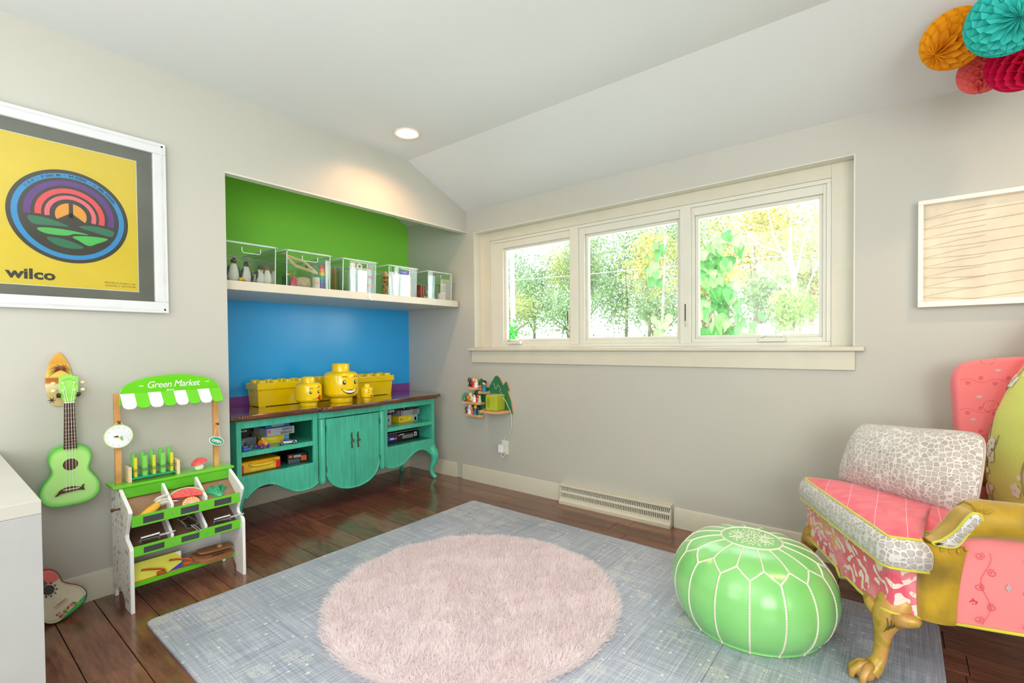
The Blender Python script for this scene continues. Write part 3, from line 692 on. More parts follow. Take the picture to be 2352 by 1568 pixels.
arct = '11.15.17  •  ST LOUIS, MO  •  THE PAGEANT  •  w/ JAMES ELKINGTON'
gg = G(); nch = len(arct)
for i, ch in enumerate(arct):
    if ch == ' ': continue
    a = PI*.80-PI*.62*i/(nch-1); rr = RR*.857
    cx, cy = pc[0]+rr*math.cos(a), pc[1]+rr*math.sin(a); ca, sa = math.cos(a-PI/2), math.sin(a-PI/2)
    gg.merge(textg(ch, .014, lambda u, v, w_: (X+4*q, cx+u*ca-v*sa, cy+u*sa+v*ca), bold=.0003))
obj('ring_lettering', gg, mat((8, 30, 52), .5), t, kind='stuff')
obj('glazing', G().box(LX+.019, LX+.020, py0+.05, py1-.05, pz0+.05, pz1-.05), clear('frame_glass', (252, 253, 252), 0.03, 0.02), t)

# -------------------------------------------------- ukulele on its wall hanger
hg = thing('ukulele_hanger', 'surfboard-shaped wooden wall hanger with palm print holding the ukulele', 'hanger', (LX, .425, 1.05))
ol = [(0, .135), (.018, .115), (.034, .08), (.044, .03), (.046, -.02), (.038, -.07), (.02, -.108), (-.02, -.108), (-.038, -.07), (-.046, -.02), (-.044, .03), (-.034, .08), (-.018, .115)]
ol = [(.432+y, 1.05+z) for y, z in [tuple(p) for p in spline(ol, 4, True)]]
m_, nt, b = newmat('surfboard_sunset'); v = coords(nt); sp = N(nt, 'ShaderNodeSeparateXYZ'); L(nt, v, sp.inputs[0])
mr = N(nt, 'ShaderNodeMapRange'); mr.inputs[1].default_value = -.12; mr.inputs[2].default_value = .14; L(nt, sp.outputs[2], mr.inputs[0])
L(nt, ramp(nt, mr.outputs[0], [(0, (196, 178, 130)), (.25, (200, 176, 110)), (.42, (232, 220, 172)), (.45, (196, 120, 50)), (.52, (170, 92, 40)), (.56, (222, 198, 96)), (.8, (206, 152, 56)), (1, (226, 168, 70))]), b.inputs['Base Color']); b.inputs['Roughness'].default_value = .3
obj('backboard', G().prism(ol, LX+.001, LX+.016), m_, hg, bevel=.003)
pg = G(); cy, cz = .437, 1.105
for i in range(15):
    a = PI*(-.12+1.24*i/14); ln = .038+.008*R.random()
    P_ = [(LX+.0165, cy+ln*k/5*math.cos(a), cz+ln*k/5*math.sin(a)*.95-.016*(k/5)**2.2) for k in range(6)]
    pg.tube(P_, [.004, .0042, .0034, .0026, .0016, .0004], 5, flat=.3)
obj('palm_print', pg, mat((120, 62, 30), .5), hg)
pg = G()
for i in range(6):
    a = 2*PI*i/6; pg.tube([(LX+.0165, .405, .968), (LX+.0165, .405+.014*math.cos(a), .968+.014*math.sin(a))], [.0025, .001], 5)
obj('flower_print', pg, mat((50, 44, 36), .5), hg)
for s_ in (-1, 1):
    obj('hanger_arm', G().tube([(LX+.016, .452+s_*.012, .985), (LX+.04, .452+s_*.028, .985), (LX+.075, .452+s_*.034, .987), (LX+.088, .452+s_*.034, .994)], .0065, 10).ball((LX+.09, .452+s_*.034, .996), .0085, 10, 6), mat((44, 34, 28), .5), hg, smooth=True)
uk = thing('ukulele', 'lime green ukulele hanging on the left wall from a surfboard hanger', 'ukulele', (LX+.05, .455, .49))
UX = LX+.062; UC = .456
def body_outline(c, sc=1.0, n=6):
    h = [(0, .272), (.035, .270), (.062, .252), (.073, .222), (.071, .195), (.064, .170), (.066, .150), (.080, .125), (.096, .098), (.103, .066), (.096, .034), (.072, .010), (.036, .001), (0, 0)]
    pts = h+[(-a, b_) for a, b_ in reversed(h[1:-1])]
    return [(c[0]+p[0]*sc, c[1]+p[1]*sc) for p in spline(pts, n, True)]
def burst(name, c0, c1, cy, cz, ay, az):
    m, nt, b = newmat(name); at = N(nt, 'ShaderNodeAttribute', attribute_name='edge'); 
    L(nt, ramp(nt, at.outputs['Fac'], [(0.0, c1), (.055, tuple((p+q_)/2 for p, q_ in zip(c0, c1))), (.16, c0)]), b.inputs['Base Color'])
    b.inputs['Roughness'].default_value = .22; b.inputs['Coat Weight'].default_value = .5; return m
LIME, DGREEN = (186, 246, 142), (70, 196, 46)
ob_ = body_outline((UC, .487)); cen = (UC, .61)
rings_ = [1, .94, .88, .8, .7, .55, .35, .15]
vs = []; fs = []; n = len(ob_)
for k, rr in enumerate(rings_):
    vs += [(UX, cen[0]+(y-cen[0])*rr, cen[1]+(z-cen[1])*rr) for y, z in ob_]
    if k: fs += [((k-1)*n+i, (k-1)*n+(i+1) % n, k*n+(i+1) % n, k*n+i) for i in range(n)]
fs.append(tuple(range((len(rings_)-1)*n, len(rings_)*n)))
top = obj('soundboard', G().add(vs, fs), burst('lime_burst', LIME, DGREEN, *cen, .1, .15), uk, smooth=True)
at = top.data.attributes.new('edge', 'FLOAT', 'POINT'); at.data.foreach_set('value', [1-rings_[i//n] for i in range(len(vs))])
sb = G().prism(ob_, UX-.05, UX-.0004)
obj('body_side', sb, mat((64, 196, 40), .25, coat=.5), uk, smooth=40)
DW = mat((58, 34, 24), .4, var=.15); CREAM = mat((238, 226, 190), .3)
obj('sound_hole', G().ring((UC, .673), .0001, .0235, UX+.0006, n=32), mat((96, 62, 40), .6), uk)
obj('rosette', G().ring((UC, .673), .0235, .0262, UX+.0008, n=32), mat((46, 30, 22), .5), uk)
for dz in (-.012, .0, .012): obj('inner_brace', G().box(UX+.0004, UX+.0010, UC-.016, UC+.016, .673+dz-.001, .673+dz+.001), mat((58, 36, 24), .7), uk)
nk = obj('fretboard', G().prism([(UC-.0225, .745), (UC+.0225, .745), (UC+.0175, .955), (UC-.0175, .955)], UX+.0002, UX+.010), DW, uk, bevel=.001)
obj('neck', G().prism([(UC-.021, .745), (UC+.021, .745), (UC+.0165, .965), (UC-.0165, .965)], UX-.014, UX), mat((120, 200, 80), .3), uk, bevel=.005)
fz = .955
for i in range(12):
    z = .745+(.955-.745)*(2**(-(i+1)/12)-.5)/.5*1.0
    z = .955-(.955-.5+.05)*(1-2**(-(i+1)/12))*.83
    hw = .0225-(z-.745)/.21*.005
    obj('fret', G().box(UX+.0098, UX+.0112, UC-hw, UC+hw, z-.0008, z+.0008), mat((206, 178, 120), .3, .8), nk)
    if i in (4, 6, 9): obj('fret_dot', G().lathe([(.0001, UX+.0103), (.0024, UX+.0103)], 10, (0, UC, z+.008), ax='x'), CREAM, nk)
obj('nut', G().box(UX+.0005, UX+.0125, UC-.0178, UC+.0178, .955, .960), CREAM, nk)
HS = [(UC-.0178, .962), (UC-.031, .995), (UC-.033, 1.075), (UC-.012, 1.079), (UC, 1.086), (UC+.014, 1.078), (UC+.034, 1.072), (UC+.032, .995), (UC+.0178, .962)]
hd = obj('headstock', G().prism(HS, UX-.006, UX+.006), mat((150, 222, 96), .25, coat=.4), uk, bevel=.0015)
obj('lettering', textg('MAKALA', .0105, lambda u, v, w_: (UX+.0066, UC+.001+u, 1.060+v-18*u*u), space=1.15), mat((120, 150, 110), .4), hd)
for (dy, dz, s_) in ((-.02, 1.045, -1), (.02, 1.045, 1), (-.02, 1.012, -1), (.02, 1.012, 1)):
    obj('tuning_post', G().lathe([(.0045, UX+.006), (.0045, UX+.010), (.0022, UX+.011), (.0022, UX+.019)], 10, (0, UC+dy, dz), ax='x'), mat((226, 220, 206), .3, .3), hd, smooth=40)
    g = G().tube([(UX-.008, UC+s_*.030, dz), (UX-.008, UC+s_*.043, dz)], .002, 6)
    kb = obj('tuning_key', g, mat((180, 176, 168), .3, .6), hd)
    obj('key_button', G().ball((UX-.008, UC+s_*.050, dz), (.004, .009, .0075), 14, 8), mat((236, 220, 170), .3), kb, smooth=True)
# dolphin-shaped bridge
dol = [(-.055, -.014), (-.047, -.004), (-.040, .008), (-.022, .018), (0, .021), (.02, .017), (.034, .010), (.038, .018), (.046, .022), (.043, .010), (.046, -.004), (.036, -.002), (.026, .000), (.0, -.002), (-.02, -.004), (-.036, -.006), (-.044, -.012)]
br = obj('bridge', G().prism([(UC+a, .552+b_) for a, b_ in [tuple(p) for p in spline(dol, 3, True)]], UX, UX+.007), mat((84, 50, 36), .4, var=.2), uk, bevel=.001)
obj('saddle', G().box(UX+.007, UX+.011, UC-.028, UC+.028, .560, .5635), CREAM, br)
for i in range(4):
    a, b_ = UC-.0125+i*.0083, UC-.018+i*.012
    pz = (1.012, 1.045, 1.045, 1.012)[i]; pd = (-.02, -.018, .018, .02)[i]
    obj('string', G().tube([(UX+.010, b_, .545), (UX+.0125, b_, .562), (UX+.0135, a, .958), (UX+.011, UC+pd, pz)], .0008, 6), mat((240, 240, 236), .2), uk, smooth=True)

# -------------------------------------------------- small toy guitar leaning on the wall behind the cabinet
tg = thing('toy_guitar', 'small pink guitar with painted flowers leaning beside the white unit', 'guitar', (-2.93, .375, .0), 0, None, True)
PHI = math.radians(-30)
def tgm(x, y, z):    # local outline (y across, z up the neck) -> rolled sideways and leaned back on the wall
    yy = y*math.cos(PHI)+z*math.sin(PHI)*-1*-1; zz = -y*math.sin(PHI)*1+z*math.cos(PHI)
    y, z, x = y*.70, z*.86, x*1.0
    yy = y*math.cos(PHI)+z*math.sin(PHI); zz = -y*math.sin(PHI)+z*math.cos(PHI)
    th = math.radians(8); xx = x*math.cos(th)-zz*math.sin(th)+.055; zz2 = zz*math.cos(th)+x*math.sin(th)
    return (xx, yy+.062, zz2+.026)
ol = [(p[0]*1.13, p[1]*1.0) for p in body_outline((0, 0), 1.0)]
def tp(nm, g, mt, par, **k): g.mp(tgm); return obj(nm, g, mt, par, **k)
tp('body_side', G().prism(ol, -.055, -.001), mat((226, 60, 100), .25, coat=.5), tg, smooth=40)
vs = []; n = len(ol)
tb = tp('soundboard', G().flat(ol, 0), mat((222, 214, 190), .3), tg)
tp('dark_binding', G().tube([(0, a, b_) for a, b_ in ol], .0022, 6, closed=True), mat((48, 40, 34), .4), tg)
def inset(f): return [(a*f, .125+(b_-.125)*f) for a, b_ in ol]
tp('gold_inlay', G().tube([(.0004, a, b_) for a, b_ in inset(.90)], .001, 5, closed=True), mat((190, 176, 90), .4), tg)
tp('pink_upper_paint', G().flat([p for p in inset(.985) if p[1] > .185], .0006), mat((238, 112, 112), .3), tg)
tp('green_lower_paint', G().flat([p for p in inset(.99) if p[1] < .035 and p[0] > -.07], .0006), mat((46, 170, 90), .3), tg)
tp('sound_hole', G().ring((0, .17), .0001, .026, .001, n=28), mat((20, 16, 14), .8), tg)
tp('hole_ring', G().ring((0, .17), .026, .031, .0012, n=28), mat((196, 190, 168), .4), tg)
g = G()
for i in range(10):
    a = 2*PI*i/10; g.flat([(.032*math.cos(a-.2), .17+.032*math.sin(a-.2)), (.043*math.cos(a), .17+.043*math.sin(a)), (.032*math.cos(a+.2), .17+.032*math.sin(a+.2))], .0012)
tp('painted_rosette', g, mat((36, 60, 46), .4), tg, kind='stuff')
b2 = tp('bridge', G().box(0, .006, -.036, .036, .072, .086), mat((216, 206, 180), .4), tg, bevel=.001)
tp('saddle', G().box(.006, .009, -.025, .025, .080, .083), mat((150, 110, 80), .4), b2)
for i in range(6): tp('string', G().tube([(.008, -.018+.0072*i, .08), (.009, -.012+.0048*i, .40)], .0005, 5), mat((220, 220, 214), .3), tg)
tp('fretboard', G().box(.0005, .008, -.018, .018, .20, .42), DW, tg)
tp('headstock', G().box(-.006, .006, -.022, .022, .42, .49), mat((226, 60, 100), .3), tg, bevel=.002)
for i in range(16):
    a, b_ = -.05+.1*(i % 8)/7+R.uniform(-.006, .006), .030+R.uniform(-.008, .012)
    cc = [(206, 30, 50), (240, 110, 130), (60, 150, 70), (170, 200, 60)][i % 4]; rr = R.uniform(.006, .010)
    g = G().flat([(a+rr*(1 if k % 2 else .55)*math.cos(k*PI/5), b_+rr*(1 if k % 2 else .55)*math.sin(k*PI/5)) for k in range(10)], .0012+.0002*i)
    tp('painted_flower', g, mat(cc, .4), tg)

# -------------------------------------------------- white cabinet at the left edge
t = thing('white_cube_shelf', 'plain white cube shelving unit cut by the left edge of the view', 'shelving unit', (-2.45, .035, 0))
WC = mat((182, 187, 186), .4, var=.01); WT = mat((204, 204, 195), .35, var=.01)  # same white twice, lighter top and greyer sides paint the light
sx0, sx1, sy0, sy1, sh_z = -2.995, -1.911, -.160, .2305, .77
obj('top_board', G().box(sx0, sx1, sy0, sy1, sh_z-.038, sh_z), WT, t, bevel=.0012)
obj('bottom_board', G().box(sx0, sx1-.039, sy0, sy1, 0, .038), WC, t, bevel=.0012)
obj('end_board', G().box(sx1-.038, sx1-.0005, sy0, sy1, 0, sh_z-.0385), WC, t, bevel=.0012)
obj('end_board', G().box(sx0, sx0+.038, sy0, sy1, .0385, sh_z-.0385), WC, t, bevel=.0012)
for k in (1, 2):
    xx = sx0+.038+(sx1-sx0-.076)*k/3; obj('upright', G().box(xx-.008, xx+.008, sy0+.002, sy1-.002, .0385, sh_z-.0385), WC, t, bevel=.001)
for k in range(3):
    xa = sx0+.039+(sx1-sx0-.078)*k/3+(.009 if k else 0); xb_ = sx0+.039+(sx1-sx0-.078)*(k+1)/3-(.009 if k < 2 else 0)
    obj('cube_shelf', G().box(xa, xb_, sy0+.002, sy1-.002, .377, .393), WC, t, bevel=.001)

# ================================================================== TOY MARKET STALL
ms = thing('toy_market_stall', 'green and white wooden toy market stall with striped awning against left wall', 'toy stall', (-2.86, .85, 0))
MG = mat((104, 204, 30), .22, coat=.5, var=.02); MGD = mat((92, 184, 36), .3); MWH = mat((242, 243, 240), .28, coat=.3, var=.01)
BEECH = mat((206, 152, 88), .45, var=.12); BROWN = mat((150, 118, 92), .45, var=.12); CHALK = mat((64, 68, 70), .7); SCREW = mat((190, 192, 192), .25, .9)
m_, nt, b = newmat('veg_print_panel')
v = coords(nt, (46, 46, 30)); vo = N(nt, 'ShaderNodeTexVoronoi', feature='F1', Scale=1.0, Randomness=.7); L(nt, v, vo.inputs['Vector'])
sp = N(nt, 'ShaderNodeSeparateColor'); L(nt, vo.outputs['Color'], sp.inputs[0])
pc_ = ramp(nt, sp.outputs[0], [(0, (196, 206, 60)), (.3, (180, 70, 80)), (.5, (80, 120, 70)), (.7, (60, 62, 96)), (.85, (220, 196, 70))], 'CONSTANT')
ms_ = N(nt, 'ShaderNodeMath', operation='LESS_THAN'); L(nt, vo.outputs['Distance'], ms_.inputs[0]); ms_.inputs[1].default_value = .36
nz = noise(nt, coords(nt, (60, 60, 40)), 2.2); gt = N(nt, 'ShaderNodeMath', operation='GREATER_THAN'); L(nt, nz, gt.inputs[0]); gt.inputs[1].default_value = .42
mu = N(nt, 'ShaderNodeMath', operation='MULTIPLY'); L(nt, ms_.outputs[0], mu.inputs[0]); L(nt, gt.outputs[0], mu.inputs[1])
L(nt, mix(nt, mu.outputs[0], (240, 240, 234), pc_), b.inputs['Base Color']); b.inputs['Roughness'].default_value = .3; M_VEG = m_
BX = -3.0
side_prof = [(BX, .540), (-2.868, .540), (-2.855, .532), (-2.715, .468), (-2.706, .455), (-2.766, .345), (-2.763, .325), (-2.706, .300), (-2.700, .285), (-2.700, 0), (-2.785, 0), (-2.790, .030), (-2.815, .055), (-2.86, .072), (-2.92, .072), (-2.955, .055), (-2.965, .03), (-2.965, 0), (BX, 0)]
for i, (a, b_) in enumerate(((.608, .623), (1.085, 1.10))):
    s0 = obj('side_panel', G().prism(side_prof, a, b_, ax='y'), MWH, ms, bevel=.002)
    if i == 0:
        ins = [(x+(.004 if x < -2.9 else -.005), min(max(z, .003), .535)) for x, z in side_prof]
        obj('printed_veneer', G().prism(ins, a-.0008, a-.0001, ax='y'), M_VEG, s0)
obj('top_shelf', G().box(BX, -2.856, .585, 1.112, .540, .553), MG, ms, bevel=.004, seg=3)
obj('upper_rail', G().box(-2.872, -2.862, .623, 1.085, .490, .540), MGD, ms, bevel=.001)
for y in (.64, 1.065): obj('screw', G().lathe([(.0001, -2.861), (.004, -2.8612)], 10, (0, y, .52), ax='x'), SCREW, ms)
def tilt_rail(x, z, h):
    return [(x, z), (x+.010, z+.004), (x+.010-.012, z+h+.004-.004), (x-.012, z+h-.004)]
for k, (x, z, h) in enumerate(((-2.735, .380, .054), (-2.735, .243, .050))):
    pr = [(x, z), (x+.010, z+.003), (x+.016, z+h+.003), (x+.006, z+h)]
    r_ = obj('front_rail', G().prism(pr, .623, 1.085, ax='y'), MG, ms, bevel=.0015)
    for j, (a, b_) in enumerate(((.665, .745), (.815, .892), (.962, 1.042))):
        q_ = [(x+.0107, z+.012), (x+.0112, z+.012), (x+.0152, z+h-.010), (x+.0147, z+h-.010)]
        obj('chalk_label', G().prism(q_, a, b_, ax='y'), CHALK, r_, bevel=.0)
    for y in (.781, .926): obj('screw', G().lathe([(.0001, x+.0142), (.004, x+.0138)], 10, (0, y, z+h*.5), ax='x'), SCREW, r_)
# bin floors, slanting towards the front
def bin_(z0, xb, zb, xf, zf, mt):
    pr = [(xb, zb), (xf, zf), (xf, zf+.006), (xb, zb+.006)]
    obj('bin_floor', G().prism(pr, .623, 1.085, ax='y'), mt, ms)
bin_(0, -2.90, .498, -2.732, .383, BROWN); bin_(0, -2.94, .372, -2.732, .246, mat((98, 74, 58), .3, var=.2))
for (pr) in ([(-2.866, .528), (-2.855, .530), (-2.722, .452), (-2.734, .386), (-2.745, .386), (-2.90, .497)], [(-2.90, .375), (-2.86, .392), (-2.73, .305), (-2.735, .250), (-2.745, .248), (-2.93, .366)]):
    for y in (.781, .926): obj('divider', G().prism(pr, y-.006, y+.006, ax='y'), MWH, ms, bevel=.001)
obj('back_board', G().box(BX+.001, BX+.008, .623, 1.085, .10, .38), MWH, ms)
obj('bottom_shelf', G().box(BX+.01, -2.80, .623, 1.085, .078, .086), MWH, ms)
obj('bottom_rail', G().box(-2.812, -2.798, .623, 1.085, .078, .100), MG, ms, bevel=.002)
# posts and awning
for y in (.6215, 1.0475): obj('post', G().box(-2.94, -2.916, y-.012, y+.012, .553, .985 if y < .8 else .975), BEECH, ms, bevel=.002)
arch = [(.628, .925), (.628, .985), (.640, 1.012), (.675, 1.036), (.73, 1.054), (.80, 1.064), (.85, 1.066), (.90, 1.064), (.965, 1.052), (1.02, 1.034), (1.05, 1.010), (1.062, .985), (1.062, .925)]
sgn = obj('sign_board', G().prism([tuple(p) for p in [(.628, .925)]+[tuple(q_) for q_ in spline(arch[1:-1], 4)]+[(1.062, .925)]], -2.914, -2.904), MG, ms, bevel=.0015)
obj('sign_lettering', textg('Green Market', .047, lambda u, v, w_: (-2.9030, .850+u+v*.22, 1.003+v+.0), bold=.0, sx=.95, space=.90), MWH, sgn)
obj('maker_lettering', textg('Janod', .013, lambda u, v, w_: (-2.9032, .833+u+v*.15, .985+v), bold=.0003), MWH, sgn)
for y in (.713, 1.003): obj('sign_dash', G().box(-2.9036, -2.9032, y-.009, y+.009, 1.014 if y < .8 else 1.019, 1.017 if y < .8 else 1.022), MWH, sgn)
for i in range(8):
    y0 = .629+.0541*i; y1 = y0+.0541; dx = .058; pts = []
    tongue = [(0, 0), (1, 0), (1, .72), (.96, .84), (.84, .94), (.68, .99), (.5, 1), (.32, .99), (.16, .94), (.04, .84), (0, .72)]
    g = G(); n = len(tongue)
    for off in (0, .006): g.v += [(-2.902+dx*b_+off*.7, y0+(y1-y0)*a, .978-.068*b_+off*.7) for a, b_ in tongue]
    g.f = [tuple(range(n)), tuple(reversed(range(n, 2*n)))]+[(k, (k+1) % n, n+(k+1) % n, n+k) for k in range(n)]; g.m = [0]*len(g.f)
    obj('awning_tongue', g, MWH if i % 2 == 0 else MG, ms)
for y in (.6215, 1.0475): obj('hook_peg', G().lathe([(.004, -2.916), (.004, -2.900), (.007, -2.898), (.007, -2.892), (.0001, -2.890)], 12, (0, y, .850 if y < .8 else .786), ax='x'), mat((110, 66, 40), .4), ms, smooth=40)
obj('side_peg', G().lathe([(.005, .607), (.005, .585), (.009, .582), (.009, .574), (.0001, .571)], 12, (-2.84, 0, .452), ax='y'), mat((96, 62, 44), .4), ms, smooth=40)
def disc_part(nm, par, c, r0, r1, x, mt, ay=1.0, n=36):
    g = G().ring((0, 0), r0, r1, x, n=n); g.v = [(x_, c[0]+y*ay, c[1]+z) for x_, y, z in g.v]; return obj(nm, g, mt, par)
# toy clock
t = thing('toy_clock', 'round white toy clock with pale green rim hanging on left post', 'clock', (-2.893, .620, .785))
cc = (.620, .783); CR = .056
obj('clock_plate', G().lathe([(.0001, -2.902), (CR, -2.902), (CR, -2.896), (.0001, -2.896)], 40, (0, cc[0], cc[1]), ax='x'), mat((196, 226, 150), .35), t, bevel=.001)
disc_part('clock_face', t, cc, .0001, CR*.93, -2.8955, mat((238, 241, 244), .3))
for h in range(12):
    a = PI/2-2*PI*(h+1)/12
    yy, zz = cc[0]+CR*.77*math.cos(a), cc[1]+CR*.77*math.sin(a)
    obj('numeral', textg(str(h+1), .011, lambda u, v, w_: (-2.895, yy+u, zz-.0036+v)), mat((176, 206, 150), .4), t)
obj('hour_hand', G().flat([(cc[0]+.003, cc[1]+.004), (cc[0]+.002, cc[1]-.004), (cc[0]+.009, cc[1]-.020), (cc[0]+.016, cc[1]-.020), (cc[0]+.012, cc[1])], -2.892), mat((120, 200, 60), .3), t)
obj('minute_hand', G().flat([(cc[0], cc[1]+.004), (cc[0]-.012, cc[1]+.005), (cc[0]-.022, cc[1]), (cc[0]-.012, cc[1]-.003), (cc[0], cc[1]-.004)], -2.8925), mat((110, 72, 46), .4), t)
obj('clock_pin', G().lathe([(.005, -2.8955), (.005, -2.889), (.0001, -2.8885)], 12, (0, cc[0]+.003, cc[1]+.001), ax='x'), mat((246, 238, 220), .3), t, smooth=40)
obj('cord', G().tube([(-2.899, cc[0]-.035, cc[1]+.036), (-2.895, .6215, .853), (-2.899, cc[0]+.035, cc[1]+.036)], .0011, 6), MWH, t)
# open sign
t = thing('open_sign', 'oval teal and white open sign hanging on the right post', 'sign', (-2.893, 1.040, .70))
def ov(a, b_, x, rot=-.42, c=(1.041, .694)):
    pts = [(c[0]+a*math.cos(k*PI/16)*math.cos(rot)-b_*math.sin(k*PI/16)*math.sin(rot), c[1]+a*math.cos(k*PI/16)*math.sin(rot)+b_*math.sin(k*PI/16)*math.cos(rot)) for k in range(32)]
    return pts
obj('sign_plate', G().prism(ov(.038, .023, 0), -2.902, -2.897), MWH, t, bevel=.001)
obj('sign_face', G().flat(ov(.0345, .0195, 0), -2.8965), mat((52, 160, 122), .35), t)
cr_, sr_ = math.cos(-.42), math.sin(-.42)
obj('lettering', textg('OPEN', .0195, lambda u, v, w_: (-2.896, 1.041+u*cr_-(v-.007)*sr_, .694+u*sr_+(v-.007)*cr_), bold=.0007), MWH, t)
obj('cord', G().tube([(-2.899, 1.028, .718), (-2.895, 1.0475, .788), (-2.899, 1.060, .706)], .001, 6), MWH, t)
# rack of sticks
t = thing('stick_rack', 'wooden toy rack with two wire rails holding green and yellow sticks', 'toy rack', (-2.92, .765, .553))
PALE = mat((232, 206, 160), .45, var=.06)
for y in (.658, .858):
    obj('end_board', G().box(-2.965, -2.885, y-.007, y+.007, .553, .628), PALE, t, bevel=.003, seg=3)
obj('rack_floor', G().box(-2.958, -2.892, .665, .851, .566, .574), mat((16, 166, 122), .3), t, bevel=.001)
for x in (-2.890, -2.926, -2.960):
    obj('wire_rail', G().tube([(x, .663, .612), (x, .853, .612)], .0015, 6).tube([(x, .663, .604), (x, .853, .604)], .0015, 6), mat((150, 156, 150), .2, .9), t, kind='stuff')
for row, x in enumerate((-2.905, -2.943)):
    for k in range(5):
        y = .684+.0375*k; col = (228, 222, 60) if k % 2 == 0 else (130, 214, 96); r_ = .0075 if k % 2 == 0 else .0115
        if row: col = (112, 204, 84); r_ = .0095
        s_ = thing('toy_stick', ('yellow' if col[2] < 70 else 'green')+' wooden stick standing in the %s row of the stall rack, %s from left' % ('front' if not row else 'rear', ('first', 'second', 'third', 'fourth', 'fifth')[k]), 'stick', (x, y, .5745), 0, 'sticks in the toy rack')
        top_ = .668+.004*(k % 2) if not row else .686+.002*k
        obj('stick_body', G().lathe([(.0001, .5745), (r_, .5748), (r_, top_-.002), (r_-.002, top_), (.0001, top_)], 14, (x, y, 0)), mat(col, .35), s_, smooth=40)
        obj('stick_end', G().lathe([(.0001, top_+.0004), (r_-.0025, top_+.0003)], 14, (x, y, 0)), mat(tuple(min(255, int(c_*1.06)) for c_ in col), .5), s_)
# mushroom
t = thing('toy_mushroom', 'toy mushroom with red spotted cap on the stall shelf', 'toy', (-2.905, .957, .553))
g = G().lathe([(.0001, 0), (.014, .0005), (.021, .008), (.022, .018), (.017, .028), (.010, .034), (.009, .046)], 24, (-2.905, .957, .553))
obj('stem', g, mat((238, 238, 214), .4), t, smooth=True)
capg = G().lathe([(.038, .000), (.034, .009), (.022, .020), (.008, .026), (.0001, .027)], 28)
M4 = Matrix.Translation((-2.905, .958, .590)) @ Matrix.Rotation(.22, 4, 'X')
cp = obj('cap', G().merge(capg).tf(M4), mat((226, 84, 84), .35), t, smooth=60)
obj('gills', G().lathe([(.0375, -.0005), (.030, -.004), (.008, -.006)], 28).tf(M4), mat((216, 216, 150), .5), t, smooth=True)
for k in range(12):
    a = 2*PI*k/12+.3; rr = .017+.013*(k % 2); hz = .0245-.95*(rr/.038)**2*.021
    obj('cap_spot', G().ball((0, 0, 0), (.0024, .0024, .0012), 8, 4).tf(M4 @ Matrix.Translation((rr*math.cos(a), rr*math.sin(a), hz))), MWH, cp, smooth=True)
# slice of watermelon, orange, corn, kale in the top bins
def tilted(c, nrm, pts, th, upv=(0, 0, 1)):
    n_ = Vector(nrm).normalized(); u_ = Vector(upv).cross(n_).normalized(); w_ = n_.cross(u_)
    C_ = Vector(c); return lambda a, b_, d=0: tuple(C_+u_*a+w_*b_+n_*d)
def slab(nm, fr, poly, d0, d1, mt, par, **k):
    n = len(poly); g = G().add([fr(a, b_, d0) for a, b_ in poly]+[fr(a, b_, d1) for a, b_ in poly], [tuple(reversed(range(n))), tuple(range(n, 2*n))]+[(i, (i+1) % n, n+(i+1) % n, n+i) for i in range(n)])
    return obj(nm, g, mt, par, **k)
half = lambda r_, a0, a1, n=20, c=(0, 0), sy=1: [(c[0]+r_*math.cos(a0+(a1-a0)*i/n), c[1]+sy*r_*math.sin(a0+(a1-a0)*i/n)) for i in range(n+1)]
t = thing('toy_watermelon', 'toy watermelon slice with black seeds in middle top bin', 'toy food', (-2.80, .862, .46))
fr = tilted((-2.785, .862, .452), (1, -.5, .35), None, 0)
M_RIND = mat((150, 212, 140), .4); M_FL = mat((232, 72, 62), .4)
slab('rind', fr, half(.082, .12, PI-.05, sy=.62), -.008, .008, M_RIND, t, bevel=.002)
fl_ = slab('flesh', fr, half(.073, .10, PI-.02, sy=.62), -.009, .0095, M_FL, t, bevel=.002)
for k in range(20):
    a = .3+2.5*((k*7) % 20)/20; rr = .024+.042*((k*5) % 12)/12
    p = fr(rr*math.cos(a), .62*rr*math.sin(a), .0100)
    obj('seed', G().ball(p, (.0022, .0016, .0012), 6, 4), mat((26, 20, 18), .4), fl_)
t = thing('toy_orange', 'toy orange slice leaning under the watermelon slice', 'toy food', (-2.76, .858, .43))
fr = tilted((-2.748, .868, .425), (1, -.3, .7), None, 0)
slab('peel', fr, half(.040, -.3, PI+.1, sy=.95), -.006, .004, mat((244, 116, 30), .4), t, bevel=.0015)
slab('pith', fr, half(.0345, -.25, PI+.05, sy=.95), .004, .0048, mat((250, 236, 214), .4), t)
for k in range(8):
    a = .05+k*PI/8*.98; w_ = .15
    slab('segment', fr, [(.005*math.cos(a+w_), .005*math.sin(a+w_)), (.031*math.cos(a+.05), .031*math.sin(a+.05)), (.032*math.cos(a+w_+.02), .032*math.sin(a+w_+.02)), (.031*math.cos(a+2*w_), .031*math.sin(a+2*w_))], .0048, .0056, mat((246, 132, 60), .4), t)
t = thing('toy_corn', 'toy corn cob with peeled white husk in the left top bin', 'toy food', (-2.78, .71, .44))
pth = [(-2.745, .660, .415), (-2.752, .688, .428), (-2.765, .715, .440), (-2.78, .738, .450)]
g = G().tube([tuple(p) for p in spline(pth, 5)], [.010+.010*math.sin(PI*i/15*.75+.3) for i in range(16)], 14)
obj('cob', g, mat((240, 184, 50), .45, bumps=.9, bscale=420), t, smooth=True)
hs = G()
for (dy, dz, ln) in ((.0, .0, .05), (.018, -.012, .062), (-.004, .014, .045)):
    hs.tube([(-2.785, .728+dy*.3, .452+dz), (-2.782, .745+dy, .462+dz), (-2.772, .745+dy+ln*.5, .468+dz*1.4), (-2.765, .742+dy+ln, .470+dz*1.6)], [.012, .018, .012, .002], 10, flat=.4)
